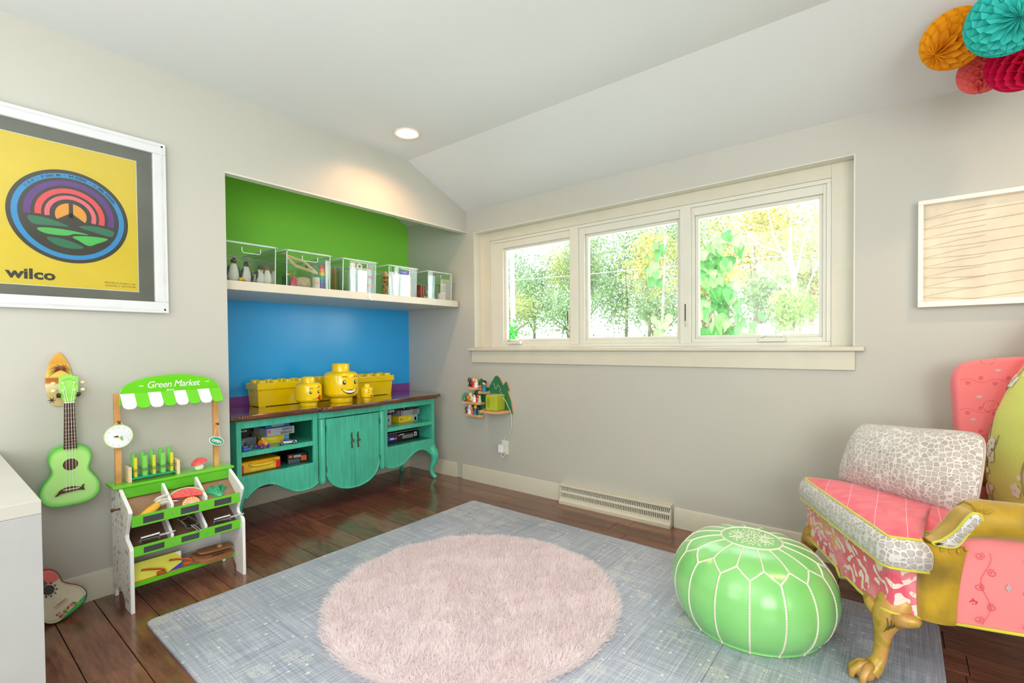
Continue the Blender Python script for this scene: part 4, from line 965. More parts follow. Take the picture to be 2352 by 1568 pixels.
obj('husk', hs, mat((226, 222, 208), .6, bumps=.4), t, smooth=True, kind='stuff')
t = thing('toy_kale', 'crinkled green toy cabbage leaf in the right top bin', 'toy food', (-2.79, 1.01, .44))
def lf(u, v):
    a = (u-.5)*3.3; r_ = v*(.050+.004*math.sin(u*50)); c_ = (-2.770-.02*v, 1.008, .425)
    return (c_[0]-.030*v+.012*math.sin(a*7+v*3)*v, c_[1]+r_*math.sin(a)*1.15, c_[2]+r_*math.cos(a)+.006*math.sin(u*40)*v)
obj('leaf_blade', G().grid(lf, 44, 8), mat((30, 150, 104), .5, var=.3, bumps=.6, bscale=120), t, smooth=True)
vg = G()
for k in range(9):
    u = .1+.8*k/8; vg.tube([tuple(Vector(lf(u, v_))+Vector((.004, 0, 0))) for v_ in (0.05, .3, .6, .9)], [.002, .0015, .001, .0005], 5)
obj('leaf_veins', vg, mat((120, 214, 168), .5), t, kind='stuff')
# clear scoops on the second rail
SC = clear('clear_plastic', (236, 238, 244), .20, .05)
def scoop(c, yaw, label, roll):
    t = thing('toy_scoop', label, 'scoop', c, 0, 'clear scoops in the lower bins')
    M_ = Matrix.Translation(c) @ Matrix.Rotation(yaw, 4, 'Z') @ Matrix.Rotation(roll, 4, 'Y') @ Matrix.Scale(1.12, 4)
    def sf(u, v):
        a = (u-.5)*PI*1.05; r_ = .028*(1-.18*v)
        return (-v*.065, r_*math.sin(a), -r_*.65*math.cos(a)+.012)
    g = G().grid(sf, 14, 5)
    b_ = [sf(i/14, 0) for i in range(15)]; g.add(b_+[(0.001, 0, .010)], [(15, i, i+1) for i in range(14)])
    obj('scoop_bowl', g.tf(M_), SC, t, smooth=True)
    rim = G().tube([sf(i/14, 1) for i in range(15)]+[sf(1, 1-j/5) for j in range(1, 6)]+[sf(1-i/14, 0) for i in range(15)]+[sf(0, j/5) for j in range(1, 6)], .0007, 5)
    obj('scoop_rim', rim.tf(M_), mat((176, 174, 188), .2), t)
    obj('scoop_handle', G().box(0, .052, -.005, .005, .004, .009).merge(G().ball((.052, 0, .0065), (.006, .006, .004), 10, 6)).tf(M_), SC, t, bevel=.001)
    obj('handle_edge', G().tube([(0, -.005, .009), (.054, -.005, .009), (.057, 0, .009), (.054, .005, .009), (0, .005, .009)], .0009, 5).tf(M_), mat((226, 228, 232), .15, coat=.5), t)
scoop((-2.752, .735, .302), 1.25, 'clear toy scoop lying in the left lower bin', -.12)
scoop((-2.752, .868, .312), .28, 'clear toy scoop standing open across the middle lower bin rail', .35)
scoop((-2.745, 1.045, .302), 1.2, 'clear toy scoop lying in the right lower bin', -.12)
# bag with leather straps
t = thing('paper_bag', 'flat yellow bag with two orange leather straps on bottom of stall', 'bag', (-2.84, .75, .088))
M_BAG = mat((222, 226, 84), .5, var=.03)
obj('bag_body', G().prism([(-2.86, .087), (-2.802, .101), (-2.812, .188), (-2.87, .172)], .628, .838, ax='y'), M_BAG, t, bevel=.003)
obj('bag_front', G().add([(-2.800, .63, .104), (-2.800, .838, .104), (-2.811, .838, .187), (-2.811, .63, .187)], [(0, 1, 2, 3)]), M_BAG, t)
obj('purple_corner', G().add([(-2.799, .78, .104), (-2.799, .838, .104), (-2.8035, .838, .132)], [(0, 1, 2)]), mat((72, 54, 170), .5), t)
obj('orange_edge', G().add([(-2.799, .63, .1015), (-2.799, .838, .1015), (-2.7995, .838, .1055), (-2.7995, .63, .1055)], [(0, 1, 2, 3)]), mat((240, 150, 60), .5), t)
obj('white_corner', G().add([(-2.8105, .81, .187), (-2.8105, .838, .187), (-2.8075, .838, .160)], [(0, 1, 2)]), MWH, t)
LE = mat((204, 92, 40), .4, bumps=.2)
for (y, z) in ((.672, .150), (.785, .158)):
    st = obj('strap', G().tube([(-2.8015, y, z), (-2.795, y+.03, z-.004), (-2.785, y+.07, z-.014), (-2.778, y+.085, z-.020), (-2.780, y+.090, z-.032), (-2.795, y+.082, z-.038), (-2.80, y+.06, z-.038)], .0095, 8, flat=.3), LE, t, smooth=True)
    obj('strap_stud', G().ball((-2.7985, y+.008, z), (.003, .0045, .0045), 10, 6), SCREW, st, smooth=True)
# cutting boards
for i, (c, yaw, sz, lab, th, col) in enumerate((((-2.80, .975, .122), .35, (.080, .098), 'toy wooden cutting board, lower of the two on the stall', .022, (160, 104, 66)), ((-2.80, .99, .150), .15, (.04, .088), 'narrow toy wooden board with knob lying on the other board', .010, (150, 106, 66)))):
    t = thing('toy_board', lab, 'cutting board', c, 0, 'wooden boards on the stall')
    M_ = Matrix.Translation(c) @ Matrix.Rotation(yaw, 4, 'Z') @ Matrix.Rotation(-.14 if i == 0 else -.10, 4, 'X') @ Matrix.Rotation(.16, 4, 'Y')
    w_, l_ = sz; pl = [(math.copysign(abs(math.cos(a))**.45, math.cos(a))*w_*.75, math.copysign(abs(math.sin(a))**.45, math.sin(a))*l_) for a in [2*PI*k/32 for k in range(32)]]
    obj('board_plate', G().prism(pl, -th/2, th/2, ax='z').tf(M_), wood_mat('toy_board_wood', tuple(x*.75 for x in col), tuple(min(255, x*1.15) for x in col), (30, 6, 30), .45, 0.1, 0, .1), t, bevel=.003, seg=3)
    if i == 0: obj('finger_slot', G().tube([(w_*.45, -.035, th/2), (w_*.45, .035, th/2)], .0075, 8, flat=.2).tf(M_), mat((58, 34, 22), .6), t)
    else: obj('peg_knob', G().lathe([(.0001, .004), (.012, .004), (.012, .016), (.0001, .017)], 12, (0, .02, 0)).tf(M_ ), mat((190, 150, 90), .5), t, smooth=40)

# ================================================================== FLOOR COVERINGS
m_, nt, b = newmat('woven_print_foam'); v = coords(nt)
wx = noise(nt, coords(nt, (3, 160, 1)), 1.0, 4, .7); wy = noise(nt, coords(nt, (160, 3, 1)), 1.0, 4, .7)
ma = N(nt, 'ShaderNodeMath', operation='ADD'); L(nt, wx, ma.inputs[0]); L(nt, wy, ma.inputs[1])
big = noise(nt, v, 1.6, 3); mb = N(nt, 'ShaderNodeMath', operation='MULTIPLY_ADD'); L(nt, big, mb.inputs[0]); mb.inputs[1].default_value = .55; L(nt, ma.outputs[0], mb.inputs[2])
base = ramp(nt, mb.outputs[0], [(0.98, (108, 120, 130)), (1.0, (150, 158, 166))]) if False else None
mr = N(nt, 'ShaderNodeMapRange'); mr.inputs[1].default_value = .98; mr.inputs[2].default_value = 1.58; L(nt, mb.outputs[0], mr.inputs[0])
base = ramp(nt, mr.outputs[0], [(0, (124, 134, 148)), (.5, (168, 176, 190)), (1, (214, 218, 226))])
vo = N(nt, 'ShaderNodeTexVoronoi', feature='F1', Scale=26.0, Randomness=1.0); L(nt, v, vo.inputs['Vector'])
st = N(nt, 'ShaderNodeTexVoronoi', feature='DISTANCE_TO_EDGE', Scale=120.0); L(nt, v, st.inputs['Vector'])
fl1 = N(nt, 'ShaderNodeMath', operation='LESS_THAN'); L(nt, vo.outputs['Distance'], fl1.inputs[0]); fl1.inputs[1].default_value = .2
fl2 = N(nt, 'ShaderNodeMath', operation='GREATER_THAN'); L(nt, noise(nt, v, 60, 3), fl2.inputs[0]); fl2.inputs[1].default_value = .53
fm = N(nt, 'ShaderNodeMath', operation='MULTIPLY'); L(nt, fl1.outputs[0], fm.inputs[0]); L(nt, fl2.outputs[0], fm.inputs[1])
vo2 = N(nt, 'ShaderNodeTexVoronoi', feature='F1', Scale=9.0, Randomness=.6); L(nt, v, vo2.inputs['Vector'])
bl = N(nt, 'ShaderNodeMath', operation='LESS_THAN'); L(nt, vo2.outputs['Distance'], bl.inputs[0]); bl.inputs[1].default_value = .36
patch = N(nt, 'ShaderNodeMath', operation='GREATER_THAN'); L(nt, noise(nt, v, 2.1, 1), patch.inputs[0]); patch.inputs[1].default_value = .55
lw = N(nt, 'ShaderNodeTexVoronoi', feature='DISTANCE_TO_EDGE', Scale=95.0); L(nt, v, lw.inputs['Vector'])
le = N(nt, 'ShaderNodeMath', operation='GREATER_THAN'); L(nt, lw.outputs['Distance'], le.inputs[0]); le.inputs[1].default_value = .10
pm = N(nt, 'ShaderNodeMath', operation='MULTIPLY'); L(nt, bl.outputs[0], pm.inputs[0]); L(nt, patch.outputs[0], pm.inputs[1])
pm2 = N(nt, 'ShaderNodeMath', operation='MULTIPLY'); L(nt, pm.outputs[0], pm2.inputs[0]); L(nt, le.outputs[0], pm2.inputs[1])
pm3 = N(nt, 'ShaderNodeMath', operation='MULTIPLY'); L(nt, pm2.outputs[0], pm3.inputs[0]); pm3.inputs[1].default_value = .7
fm2 = N(nt, 'ShaderNodeMath', operation='MULTIPLY'); L(nt, fm.outputs[0], fm2.inputs[0]); fm2.inputs[1].default_value = .9
c1 = mix(nt, fm2.outputs[0], base, (222, 222, 214)); c2 = mix(nt, pm3.outputs[0], c1, (206, 208, 200))
L(nt, c2, b.inputs['Base Color']); b.inputs['Roughness'].default_value = .36; b.inputs['Specular IOR Level'].default_value = .6
wv = N(nt, 'ShaderNodeTexVoronoi', Scale=230.0); L(nt, v, wv.inputs['Vector']); bump(nt, b, wv.outputs['Distance'], .35, .001); M_MAT = m_
MX0, MX1, MY0, MY1 = -2.56, .128, .625, 2.70
t = thing('play_mat', 'large grey blue woven-print foam play mat of joined tiles on the wood floor', 'mat', ((MX0+MX1)/2, (MY0+MY1)/2, 0))
nx, ny = 4, 3
def corner(x0, x1, y0, y1, cs, r_=.03):
    out = []
    for (cx, cy, a0, k) in ((x0, y0, PI, 0), (x1, y0, 1.5*PI, 1), (x1, y1, 0, 2), (x0, y1, .5*PI, 3)):
        sx, sy = (1 if cx == x0 else -1), (1 if cy == y0 else -1)
        if k in cs: out += [(cx+sx*r_+r_*math.cos(a0+PI/2*i/6), cy+sy*r_+r_*math.sin(a0+PI/2*i/6)) for i in range(7)]
        else: out.append((cx, cy))
    return out
for i in range(nx):
    for j in range(ny):
        a, b_ = MX0+(MX1-MX0)*i/nx, MX0+(MX1-MX0)*(i+1)/nx; c, d = MY0+(MY1-MY0)*j/ny, MY0+(MY1-MY0)*(j+1)/ny
        cs = [k for k, (ii, jj) in enumerate(((0, 0), (nx-1, 0), (nx-1, ny-1), (0, ny-1))) if (i, j) == (ii, jj)]
        e = .0007
        obj('mat_tile', G().prism(corner(a+(e if i else 0), b_-(e if i < nx-1 else 0), c+(e if j else 0), d-(e if j < ny-1 else 0), cs), .0005, .0125, ax='z'), M_MAT, t, bevel=.0012, seg=1)

# round pink fur rug
RC = (-1.585, 1.665); RRAD = .685
m_, nt, b = newmat('pink_fur'); v = coords(nt)
L(nt, ramp(nt, noise(nt, v, 9, 4, .6), [(0.3, (254, 243, 244)), (0.7, (255, 250, 251))]), b.inputs['Base Color']); b.inputs['Roughness'].default_value = .75
b.inputs['Sheen Weight'].default_value = .5; out_ = nt.nodes['Material Output']; tl = N(nt, 'ShaderNodeBsdfTranslucent', Color=lin((255, 247, 248))); mx = N(nt, 'ShaderNodeMixShader'); mx.inputs[0].default_value = .55; L(nt, b.outputs[0], mx.inputs[1]); L(nt, tl.outputs[0], mx.inputs[2]); L(nt, mx.outputs[0], out_.inputs[0]); M_FUR = m_
t = thing('round_rug', 'round pale pink shaggy fur rug lying on the grey blue play mat', 'rug', (RC[0], RC[1], .0125))
obj('rug_backing', G().lathe([(RRAD-.02, .0130), (RRAD-.01, .018), (RRAD-.03, .026), (.3, .028), (.0001, .028)], 72, (RC[0], RC[1], 0)), M_FUR, t, smooth=True)
rng = np.random.default_rng(3); NB = 62000
u = rng.random(NB); rad = RRAD*np.sqrt(u)*.995; th = rng.random(NB)*2*PI
bx, by = RC[0]+rad*np.cos(th), RC[1]+rad*np.sin(th)
def fld(x, y, s): return np.sin(x*s*1.3+np.cos(y*s*.9)*2.1)+np.cos(y*s*1.7+np.sin(x*s)*1.8)
ang = fld(bx, by, 8.0)*.8+fld(by+3, bx, 26.0)*.8+rng.normal(0, 1.3, NB)
edgew = np.clip((rad-RRAD*.90)/(RRAD*.1), 0, 1)
dx = np.cos(ang)*(1-edgew)+np.cos(th)*edgew*1.3; dy = np.sin(ang)*(1-edgew)+np.sin(th)*edgew*1.3
ln = rng.uniform(.020, .034, NB)*(1+.25*fld(bx, by, 15.0)*.5); lean = rng.uniform(.45, .9, NB)
h = rng.uniform(.7, 1.0, NB)*(1-.4*edgew)+.05*fld(bx+5, by, 11.0); h = np.clip(h, .35, 1.2)
wd = rng.uniform(.0011, .0019, NB)
px, py = -np.sin(ang), np.cos(ang)
z0 = np.where(edgew > .6, .018, .026)
V = np.zeros((NB, 5, 3))
for k, (f, wv_) in enumerate(((0, 1), (0, -1), (.55, .75), (.55, -.75), (1, 0))):
    hz = f*(1.25-.45*f*lean)
    V[:, k, 0] = bx+dx*ln*lean*f**1.6+px*wd*wv_; V[:, k, 1] = by+dy*ln*lean*f**1.6+py*wd*wv_
    V[:, k, 2] = np.maximum(z0+ln*h*hz*.95, .014)
V[:, :, 0] -= RC[0]; V[:, :, 1] -= RC[1]; V[:, :, 2] -= .0125
me = bpy.data.meshes.new('fur'); me.vertices.add(NB*5); me.vertices.foreach_set('co', V.reshape(-1))
base_i = (np.arange(NB)*5)[:, None]
idx = (base_i+np.array([[0, 1, 3, 2, 2, 3, 4]])).reshape(-1)
me.loops.add(NB*7); me.loops.foreach_set('vertex_index', idx.astype(np.int32))
me.polygons.add(NB*2); me.polygons.foreach_set('loop_start', (np.arange(NB)[:, None]*7+np.array([[0, 4]])).reshape(-1).astype(np.int32))
me.update(calc_edges=True); me.validate(); me.materials.append(M_FUR); me.shade_smooth()
fo = bpy.data.objects.new('fur', me); COL.objects.link(fo); fo.parent = t; fo['kind'] = 'stuff'

# ================================================================== POUF
PC = (-.498, 2.245)
m_, nt, b = newmat('green_leather'); v = coords(nt)
L(nt, ramp(nt, noise(nt, v, 5, 4), [(0.3, (126, 206, 112)), (0.7, (140, 216, 126))]), b.inputs['Base Color']); b.inputs['Roughness'].default_value = .30
b.inputs['Coat Weight'].default_value = .8; b.inputs['Coat Roughness'].default_value = .22; bump(nt, b, noise(nt, coords(nt, (1, 1, 1)), 34, 4), .22, .003); M_LEA = m_
prof = [tuple(p) for p in spline([(.0001, .372), (.06, .372), (.115, .368), (.18, .356), (.232, .334), (.275, .296), (.305, .245), (.317, .185), (.312, .125), (.292, .070), (.262, .028), (.236, .014), (.0001, .0130)], 6)]
t = thing('pouf', 'green leather Moroccan pouf with white cord stitching on the play mat', 'pouf', (PC[0], PC[1], .0125))
NS = 16; PH = math.radians(-101)
def pf(a, s_):   # s_ index along the profile, gentle puffing between seams
    i = min(int(s_), len(prof)-2); f = s_-i; r_ = prof[i][0]*(1-f)+prof[i+1][0]*f; z = prof[i][1]*(1-f)+prof[i+1][1]*f
    k = min(1, max(0, (s_-12)/12)); side = k*min(1, max(0, (len(prof)-12-s_)/10))
    puff = 1+.014*side*(abs(math.sin((a-PH)*NS/2)))
    lean_ = .012*math.sin(a*2+.7)*side
    return (PC[0]+(r_*puff)*math.cos(a), PC[1]+(r_*puff)*math.sin(a), z-.010*max(0, math.cos(a-.3))*(z/.37)*min(1, r_/.2)+0*lean_)
npz = len(prof)-1
g = G().grid(lambda u, v_: pf(2*PI*u, v_*npz), 128, npz)
pb = obj('leather_cover', g, M_LEA, t, smooth=True)
CORD = mat((236, 230, 214), .6)
def sidx(r0, top=True):
    for i in range(len(prof)-1):
        if prof[i][0] <= r0 <= prof[i+1][0]: return i+(r0-prof[i][0])/(prof[i+1][0]-prof[i][0])
    return 0
def cord(pts, nm='stitch_cord', rr=.0042, par=None):
    P = [Vector(p) for p in pts]; out = []
    for a, b_ in zip(P[:-1], P[1:]):
        n = max(1, int((b_-a).length/.0042))
        out += [a+(b_-a)*i/n for i in range(n)]
    out.append(P[-1])
    return obj(nm, G().tube(out, [rr*(1.15 if i % 2 else .62) for i in range(len(out))], 6), CORD, par or t, smooth=True)
s_in, s_up, s_lo = sidx(.118), sidx(.236), sidx(.272)
s_end = len(prof)-8
for k in range(NS):
    a = PH+2*PI*k/NS; h_ = PI/NS
    cord([pf(a, s_lo+(s_end-s_lo)*i/18) for i in range(19)])
    cord([pf(a+h_, s_in+(s_up-s_in)*i/8) for i in range(9)], rr=.0036)
    cord([pf(a+h_*q_, s_lo+(s_up-s_lo)*abs(q_)) for q_ in (-1, -.5, 0, .5, 1)], 'zigzag_cord')
cord([pf(2*PI*i/64, s_in) for i in range(65)], 'medallion_cord')
def pin(r_, a, dz=.0012): return (PC[0]+r_*math.cos(a), PC[1]+r_*math.sin(a), .3725-.004*(r_/.1)**2+dz-.010*max(0, math.cos(a-.3))*min(1, r_/.2))
for k in range(8):
    a = PH+2*PI*k/8
    for dr, da in ((.0, 0), ):
        cord([pin(.030, a), pin(.055, a+.14), pin(.092, a)], 'embroidery', .0018); cord([pin(.030, a), pin(.055, a-.14), pin(.092, a)], 'embroidery', .0018)
    cord([pin(.070, a+PI/8-.22), pin(.052, a+PI/8), pin(.070, a+PI/8+.22)], 'embroidery', .0018)
    g = G()
    for rr, aa in ((.022, a), (.040, a+PI/8), (.014, a+PI/8), (.075, a+PI/8), (.084, a+PI/8-.1), (.084, a+PI/8+.1)): g.ball(pin(rr, aa), (.0042, .0042, .0018), 8, 4)
    obj('embroidered_dots', g, CORD, t, kind='stuff')
obj('base_piping', G().tube([pf(2*PI*i/72, len(prof)-8.2) for i in range(72)], .0035, 6, closed=True), M_LEA, t, smooth=True)

# ================================================================== WINDOW WALL: figure shelf, speaker, charger
fs_ = thing('mountain_shelf', 'small green wooden wall shelf shaped like mountains with beech ledges', 'shelf', (-2.78, WY-.03, .68))
FG = mat((46, 118, 76), .5, var=.06); BEE = mat((224, 170, 122), .5, var=.08)
back = [(-3.035, .64), (-2.99, .74), (-2.93, .84), (-2.895, .905), (-2.87, .915), (-2.845, .885), (-2.81, .835), (-2.79, .84), (-2.76, .885), (-2.72, .938), (-2.695, .945), (-2.67, .925), (-2.63, .862), (-2.605, .895), (-2.595, .897), (-2.565, .825), (-2.585, .82), (-2.55, .745), (-2.54, .68), (-2.53, .635)]
bk = obj('mountain_panel', G().prism([(x+.035, z) for x, z in back], WY-.016, WY-.001, ax='y'), BEE, fs_, bevel=.002)
obj('green_face', G().prism([(x+.035, z-.0) for x, z in back], WY-.018, WY-.0162, ax='y'), FG, fs_)
obj('snow_line', G().tube([(-2.71, WY-.019, .872), (-2.695, WY-.019, .875), (-2.685, WY-.019, .835), (-2.67, WY-.019, .832), (-2.655, WY-.019, .868), (-2.63, WY-.019, .845)], .0014, 5).tube([(-2.62, WY-.019, .838), (-2.635, WY-.019, .808), (-2.615, WY-.019, .805), (-2.622, WY-.019, .790)], .0014, 5), mat((214, 224, 206), .5), fs_)
def ledge(x0, x1, z, y0, wedge=False):
    pl = [(x0, WY-.018), (x0+.005, y0), (x1-.012, y0), (x1, WY-.018)]
    obj('ledge', G().prism(pl, z-.022, z, ax='z'), BEE, fs_, bevel=.002)
ledge(-2.955, -2.845, .838, WY-.075); ledge(-3.02, -2.80, .712, WY-.085); ledge(-2.84, -2.74, .808, WY-.07)
obj('ledge', G().prism([(-2.80, WY-.018), (-2.735, WY-.160), (-2.555, WY-.160), (-2.52, WY-.018)], .640, .660, ax='z'), BEE, fs_, bevel=.002)
ledge(-3.005, -2.82, .60, WY-.06)
# speaker cube
t = thing('speaker_cube', 'lime green fabric cube speaker with small ears on the mountain shelf', 'speaker', (-2.665, WY-.075, .6605), 0)
M_ = Matrix.Translation((-2.628, WY-.083, .6605)) @ Matrix.Rotation(math.radians(2), 4, 'Z')
LG = mat((168, 184, 44), .85, bumps=.3, bscale=500)
obj('fabric_body', G().box(-.060, .060, -.060, .060, 0, .130).tf(M_), LG, t, bevel=.011, seg=4, smooth=40)
obj('top_panel', G().box(-.056, .056, -.051, .051, .1305, .132).tf(M_), mat((238, 236, 216), .4), t, bevel=.001)
obj('top_inset', G().box(-.036, .036, -.030, .030, .1312, .1322).tf(M_), mat((176, 192, 70), .6), t)
for dx in (-.030, -.005):
    obj('ear', G().lathe([(.008, 0), (.007, .008), (.003, .017), (.0001, .018)], 10, (dx, -.038, .130)).tf(M_), mat((120, 120, 112), .5), t, smooth=True)
g = G()
for i in range(12): g.box(-.040, -.012, -.0612, -.0604, .030+.0055*i, .032+.0055*i)
g.prism([(-.040, .096), (-.036, .108), (-.032, .096)], -.0612, -.0604, ax='y').prism([(-.020, .096), (-.016, .108), (-.012, .096)], -.0612, -.0604, ax='y')
obj('speaker_grille', g.tf(M_), mat((118, 132, 44), .8), t, kind='stuff')
# little figurines
def fig(label, x, y, z, sc, kind, c):
    t = thing('figurine', label, 'figurine', (x, y, z), 0, 'little play figures on the mountain shelf')
    sc *= 1.38; h_ = .050*sc; C3 = [mat(q_, .4) for q_ in c]
    if kind == 'tree':
        obj('foliage', G().lathe([(.017*sc, h_*.15), (.012*sc, h_*.45), (.016*sc, h_*.42), (.008*sc, h_*.72), (.011*sc, h_*.7), (.0001, h_)], 10, (x, y, z)), C3[0], t)
        obj('trunk', G().lathe([(.005*sc, 0), (.005*sc, h_*.2)], 8, (x, y, z)), C3[1], t); return
    if kind == 'animal':
        b_ = obj('body', G().ball((x, y, z+h_*.32), (.014*sc, .009*sc, h_*.32), 12, 8).ball((x-.012*sc, y-.004, z+h_*.16), (.004*sc, .004*sc, h_*.16), 8, 4).ball((x+.012*sc, y-.004, z+h_*.16), (.004*sc, .004*sc, h_*.16), 8, 4), C3[0], t, smooth=True)
        hd_ = obj('face', G().ball((x-.006*sc, y-.006, z+h_*.74), (.011*sc, .010*sc, .011*sc), 12, 8), C3[1], t, smooth=True)
        obj('ear_pair', G().lathe([(.004*sc, 0), (.0001, .012*sc)], 8, (x-.013*sc, y-.004, z+h_*.86)).lathe([(.004*sc, 0), (.0001, .012*sc)], 8, (x+.001, y-.004, z+h_*.86)), C3[0], hd_, kind='stuff')
        obj('tail', G().tube([(x+.013*sc, y, z+.006), (x+.022*sc, y, z+.016), (x+.020*sc, y, z+.028)], [.004*sc, .004*sc, .001], 6), C3[-1], t, smooth=True); return
    obj('body', G().lathe([(.0135*sc, 0), (.0125*sc, h_*.12), (.0095*sc, h_*.45), (.0065*sc, h_*.60), (.0001, h_*.62)], 14, (x, y, z)), C3[0], t, smooth=50)
    obj('arm', G().tube([(x-.008*sc, y-.002, z+h_*.55), (x-.014*sc, y-.008, z+h_*.34)], .0032*sc, 6), C3[0], t, smooth=True)
    obj('arm', G().tube([(x+.008*sc, y-.002, z+h_*.55), (x+.014*sc, y-.008, z+h_*.34)], .0032*sc, 6), C3[0], t, smooth=True)
    obj('face', G().ball((x, y, z+h_*.76), (.0095*sc, .009*sc, .0105*sc), 14, 8), C3[1], t, smooth=True)
    obj('hair', G().ball((x, y+.002, z+h_*.81), (.0105*sc, .0095*sc, .0105*sc), 14, 8), C3[2], t, smooth=True)
skin = (236, 196, 160)
y1 = WY-.052
fig('dark brown animal figurine, leftmost on the top left ledge', -2.935, y1, .8385, 1.15, 'animal', [(84, 46, 34), (100, 60, 44), (84, 46, 34)])
fig('figurine in red dress with blond hair on the top left ledge', -2.898, y1, .8385, 1.15, 'person', [(222, 36, 36), skin, (226, 190, 90)])
fig('figurine in white dress at the right of the top left ledge', -2.868, y1, .8385, 1.15, 'person', [(238, 236, 226), (240, 226, 170), (210, 180, 110)])
fig('orange reclining animal figurine on the middle ledge', -2.815, y1, .8085, .75, 'animal', [(226, 124, 52), (232, 140, 60), (60, 110, 100)])
fig('figurine in long teal dress with black hair on the middle ledge', -2.772, y1-.006, .8085, 1.35, 'person', [(16, 126, 150), skin, (28, 20, 18)])
y2 = WY-.062
fig('bright green pine tree figurine, leftmost on the lower ledge', -3.003, y2, .7125, 1.05, 'tree', [(42, 164, 50), (150, 90, 50)])
fig('grey eared animal figurine beside the green tree figurine', -2.972, y2, .7125, 1.05, 'animal', [(104, 104, 108), (120, 118, 120), (70, 70, 74)])
fig('small orange striped animal figurine low on the lower ledge', -2.945, y2-.006, .7125, .70, 'animal', [(226, 110, 50), (240, 190, 120), (60, 40, 30)])
fig('pale yellow eared figurine in the middle of the lower ledge', -2.915, y2, .7125, 1.12, 'animal', [(222, 220, 130), (232, 230, 150), (200, 200, 110)])
fig('figurine in white spotted dress with black hair on the lower ledge', -2.878, y2-.004, .7125, 1.05, 'person', [(240, 240, 238), (246, 240, 236), (20, 18, 20)])
fig('red rounded figurine near the right end of the lower ledge', -2.842, y2, .7125, 1.0, 'person', [(220, 30, 36), (226, 50, 50), (200, 24, 30)])
fig('white and green figurine at the right end of the lower ledge', -2.817, y2-.004, .7125, .95, 'person', [(186, 214, 170), (236, 230, 214), (70, 150, 90)])
y3 = WY-.045
fig('brown owl-like figurine, leftmost on the bottom ledge', -2.99, y3, .6005, .85, 'animal', [(98, 74, 54), (116, 90, 64), (98, 74, 54)])
fig('slim white figurine on the bottom ledge', -2.957, y3, .6005, 1.25, 'person', [(226, 226, 228), (236, 236, 234), (220, 220, 220)])
fig('orange figurine on the bottom ledge', -2.925, y3, .6005, .95, 'animal', [(236, 116, 60), (240, 150, 90), (200, 80, 40)])
fig('figurine in yellow top and blue trousers on the bottom ledge', -2.890, y3, .6005, 1.2, 'person', [(44, 100, 176), (240, 190, 40), (246, 200, 50)])
fig('black and purple figurine on the bottom ledge', -2.857, y3, .6005, 1.1, 'person', [(40, 26, 44), (90, 60, 96), (24, 20, 24)])
fig('green figurine at the right end of the bottom ledge', -2.833, y3-.006, .6005, .6, 'animal', [(90, 180, 110), (120, 206, 70), (60, 150, 90)])
# outlet, charger, cord
t = thing('wall_outlet', 'white wall outlet plate low on the window wall', 'outlet', (-2.592, WY-.004, .345))
obj('cover_plate', G().box(-2.628, -2.556, WY-.006, WY-.0005, .286, .402), mat((232, 228, 206), .4), t, bevel=.002)
t = thing('usb_charger', 'white block charger plugged into the wall outlet', 'charger', (-2.60, WY-.03, .335))
obj('charger_body', G().box(-2.632, -2.583, WY-.052, WY-.0065, .305, .372), mat((234, 236, 238), .3), t, bevel=.004, seg=3)
obj('port', G().box(-2.608, -2.604, WY-.0525, WY-.0515, .334, .340), M_DK, t)
t = thing('charging_cord', 'thin white charging cord hanging from the speaker to the charger', 'cord', (-2.56, WY-.03, .5))
pts = [(-2.612, WY-.045, .735), (-2.585, WY-.055, .765), (-2.552, WY-.05, .748), (-2.530, WY-.04, .70), (-2.512, WY-.022, .64), (-2.512, WY-.014, .56), (-2.520, WY-.010, .50), (-2.545, WY-.010, .455), (-2.588, WY-.012, .425), (-2.590, WY-.02, .408), (-2.566, WY-.025, .385), (-2.548, WY-.03, .36), (-2.556, WY-.035, .31), (-2.588, WY-.036, .268), (-2.606, WY-.038, .280), (-2.608, WY-.038, .304)]
obj('cable', G().tube(spline(pts, 6), .0024, 6), mat((238, 236, 226), .4), t, smooth=True)

# ------------------------------------------------------------------ shadow box on the window wall
t = thing('shadow_box', 'white deep wall frame lined with pleated cream cloth at right', 'frame', (.40, WY, 1.62))
a0, a1, b0, b1 = .060, .760, 1.366, 1.880
fw_ = .021
for (x0, x1, z0, z1) in ((a0, a1, b1-fw_, b1), (a0, a1, b0, b0+.028), (a0, a0+fw_, b0+.028, b1-fw_), (a1-fw_, a1, b0+.028, b1-fw_)):
    obj('frame_side', G().box(x0, x1, WY-.052, WY-.001, z0, z1), mat((240, 238, 228), .35, var=.01), t, bevel=.002)
LIN = mat((226, 216, 192), .8, var=.04)
obj('cloth_lining', G().box(a0+.02, a1-.02, WY-.010, WY-.0015, b0+.02, b1-.02), LIN, t)
g = G()
for i in range(9):
    z = b0+.05+i*.047
    g.tube([(a0+.022, WY-.011, z), (a0+.20, WY-.0125, z+.004*(i-4)), (a1-.1, WY-.0125, z+.03+.01*(i % 2)), (a1-.022, WY-.011, z+.045)], .0014, 5)
    g.tube([(a0+.022, WY-.011, z+.004), (a0+.15, WY-.0125, z+.03), (a0+.24, WY-.0125, z+.038)], .0012, 5)
obj('cloth_pleats', g, mat((206, 196, 170), .8), t, kind='stuff')

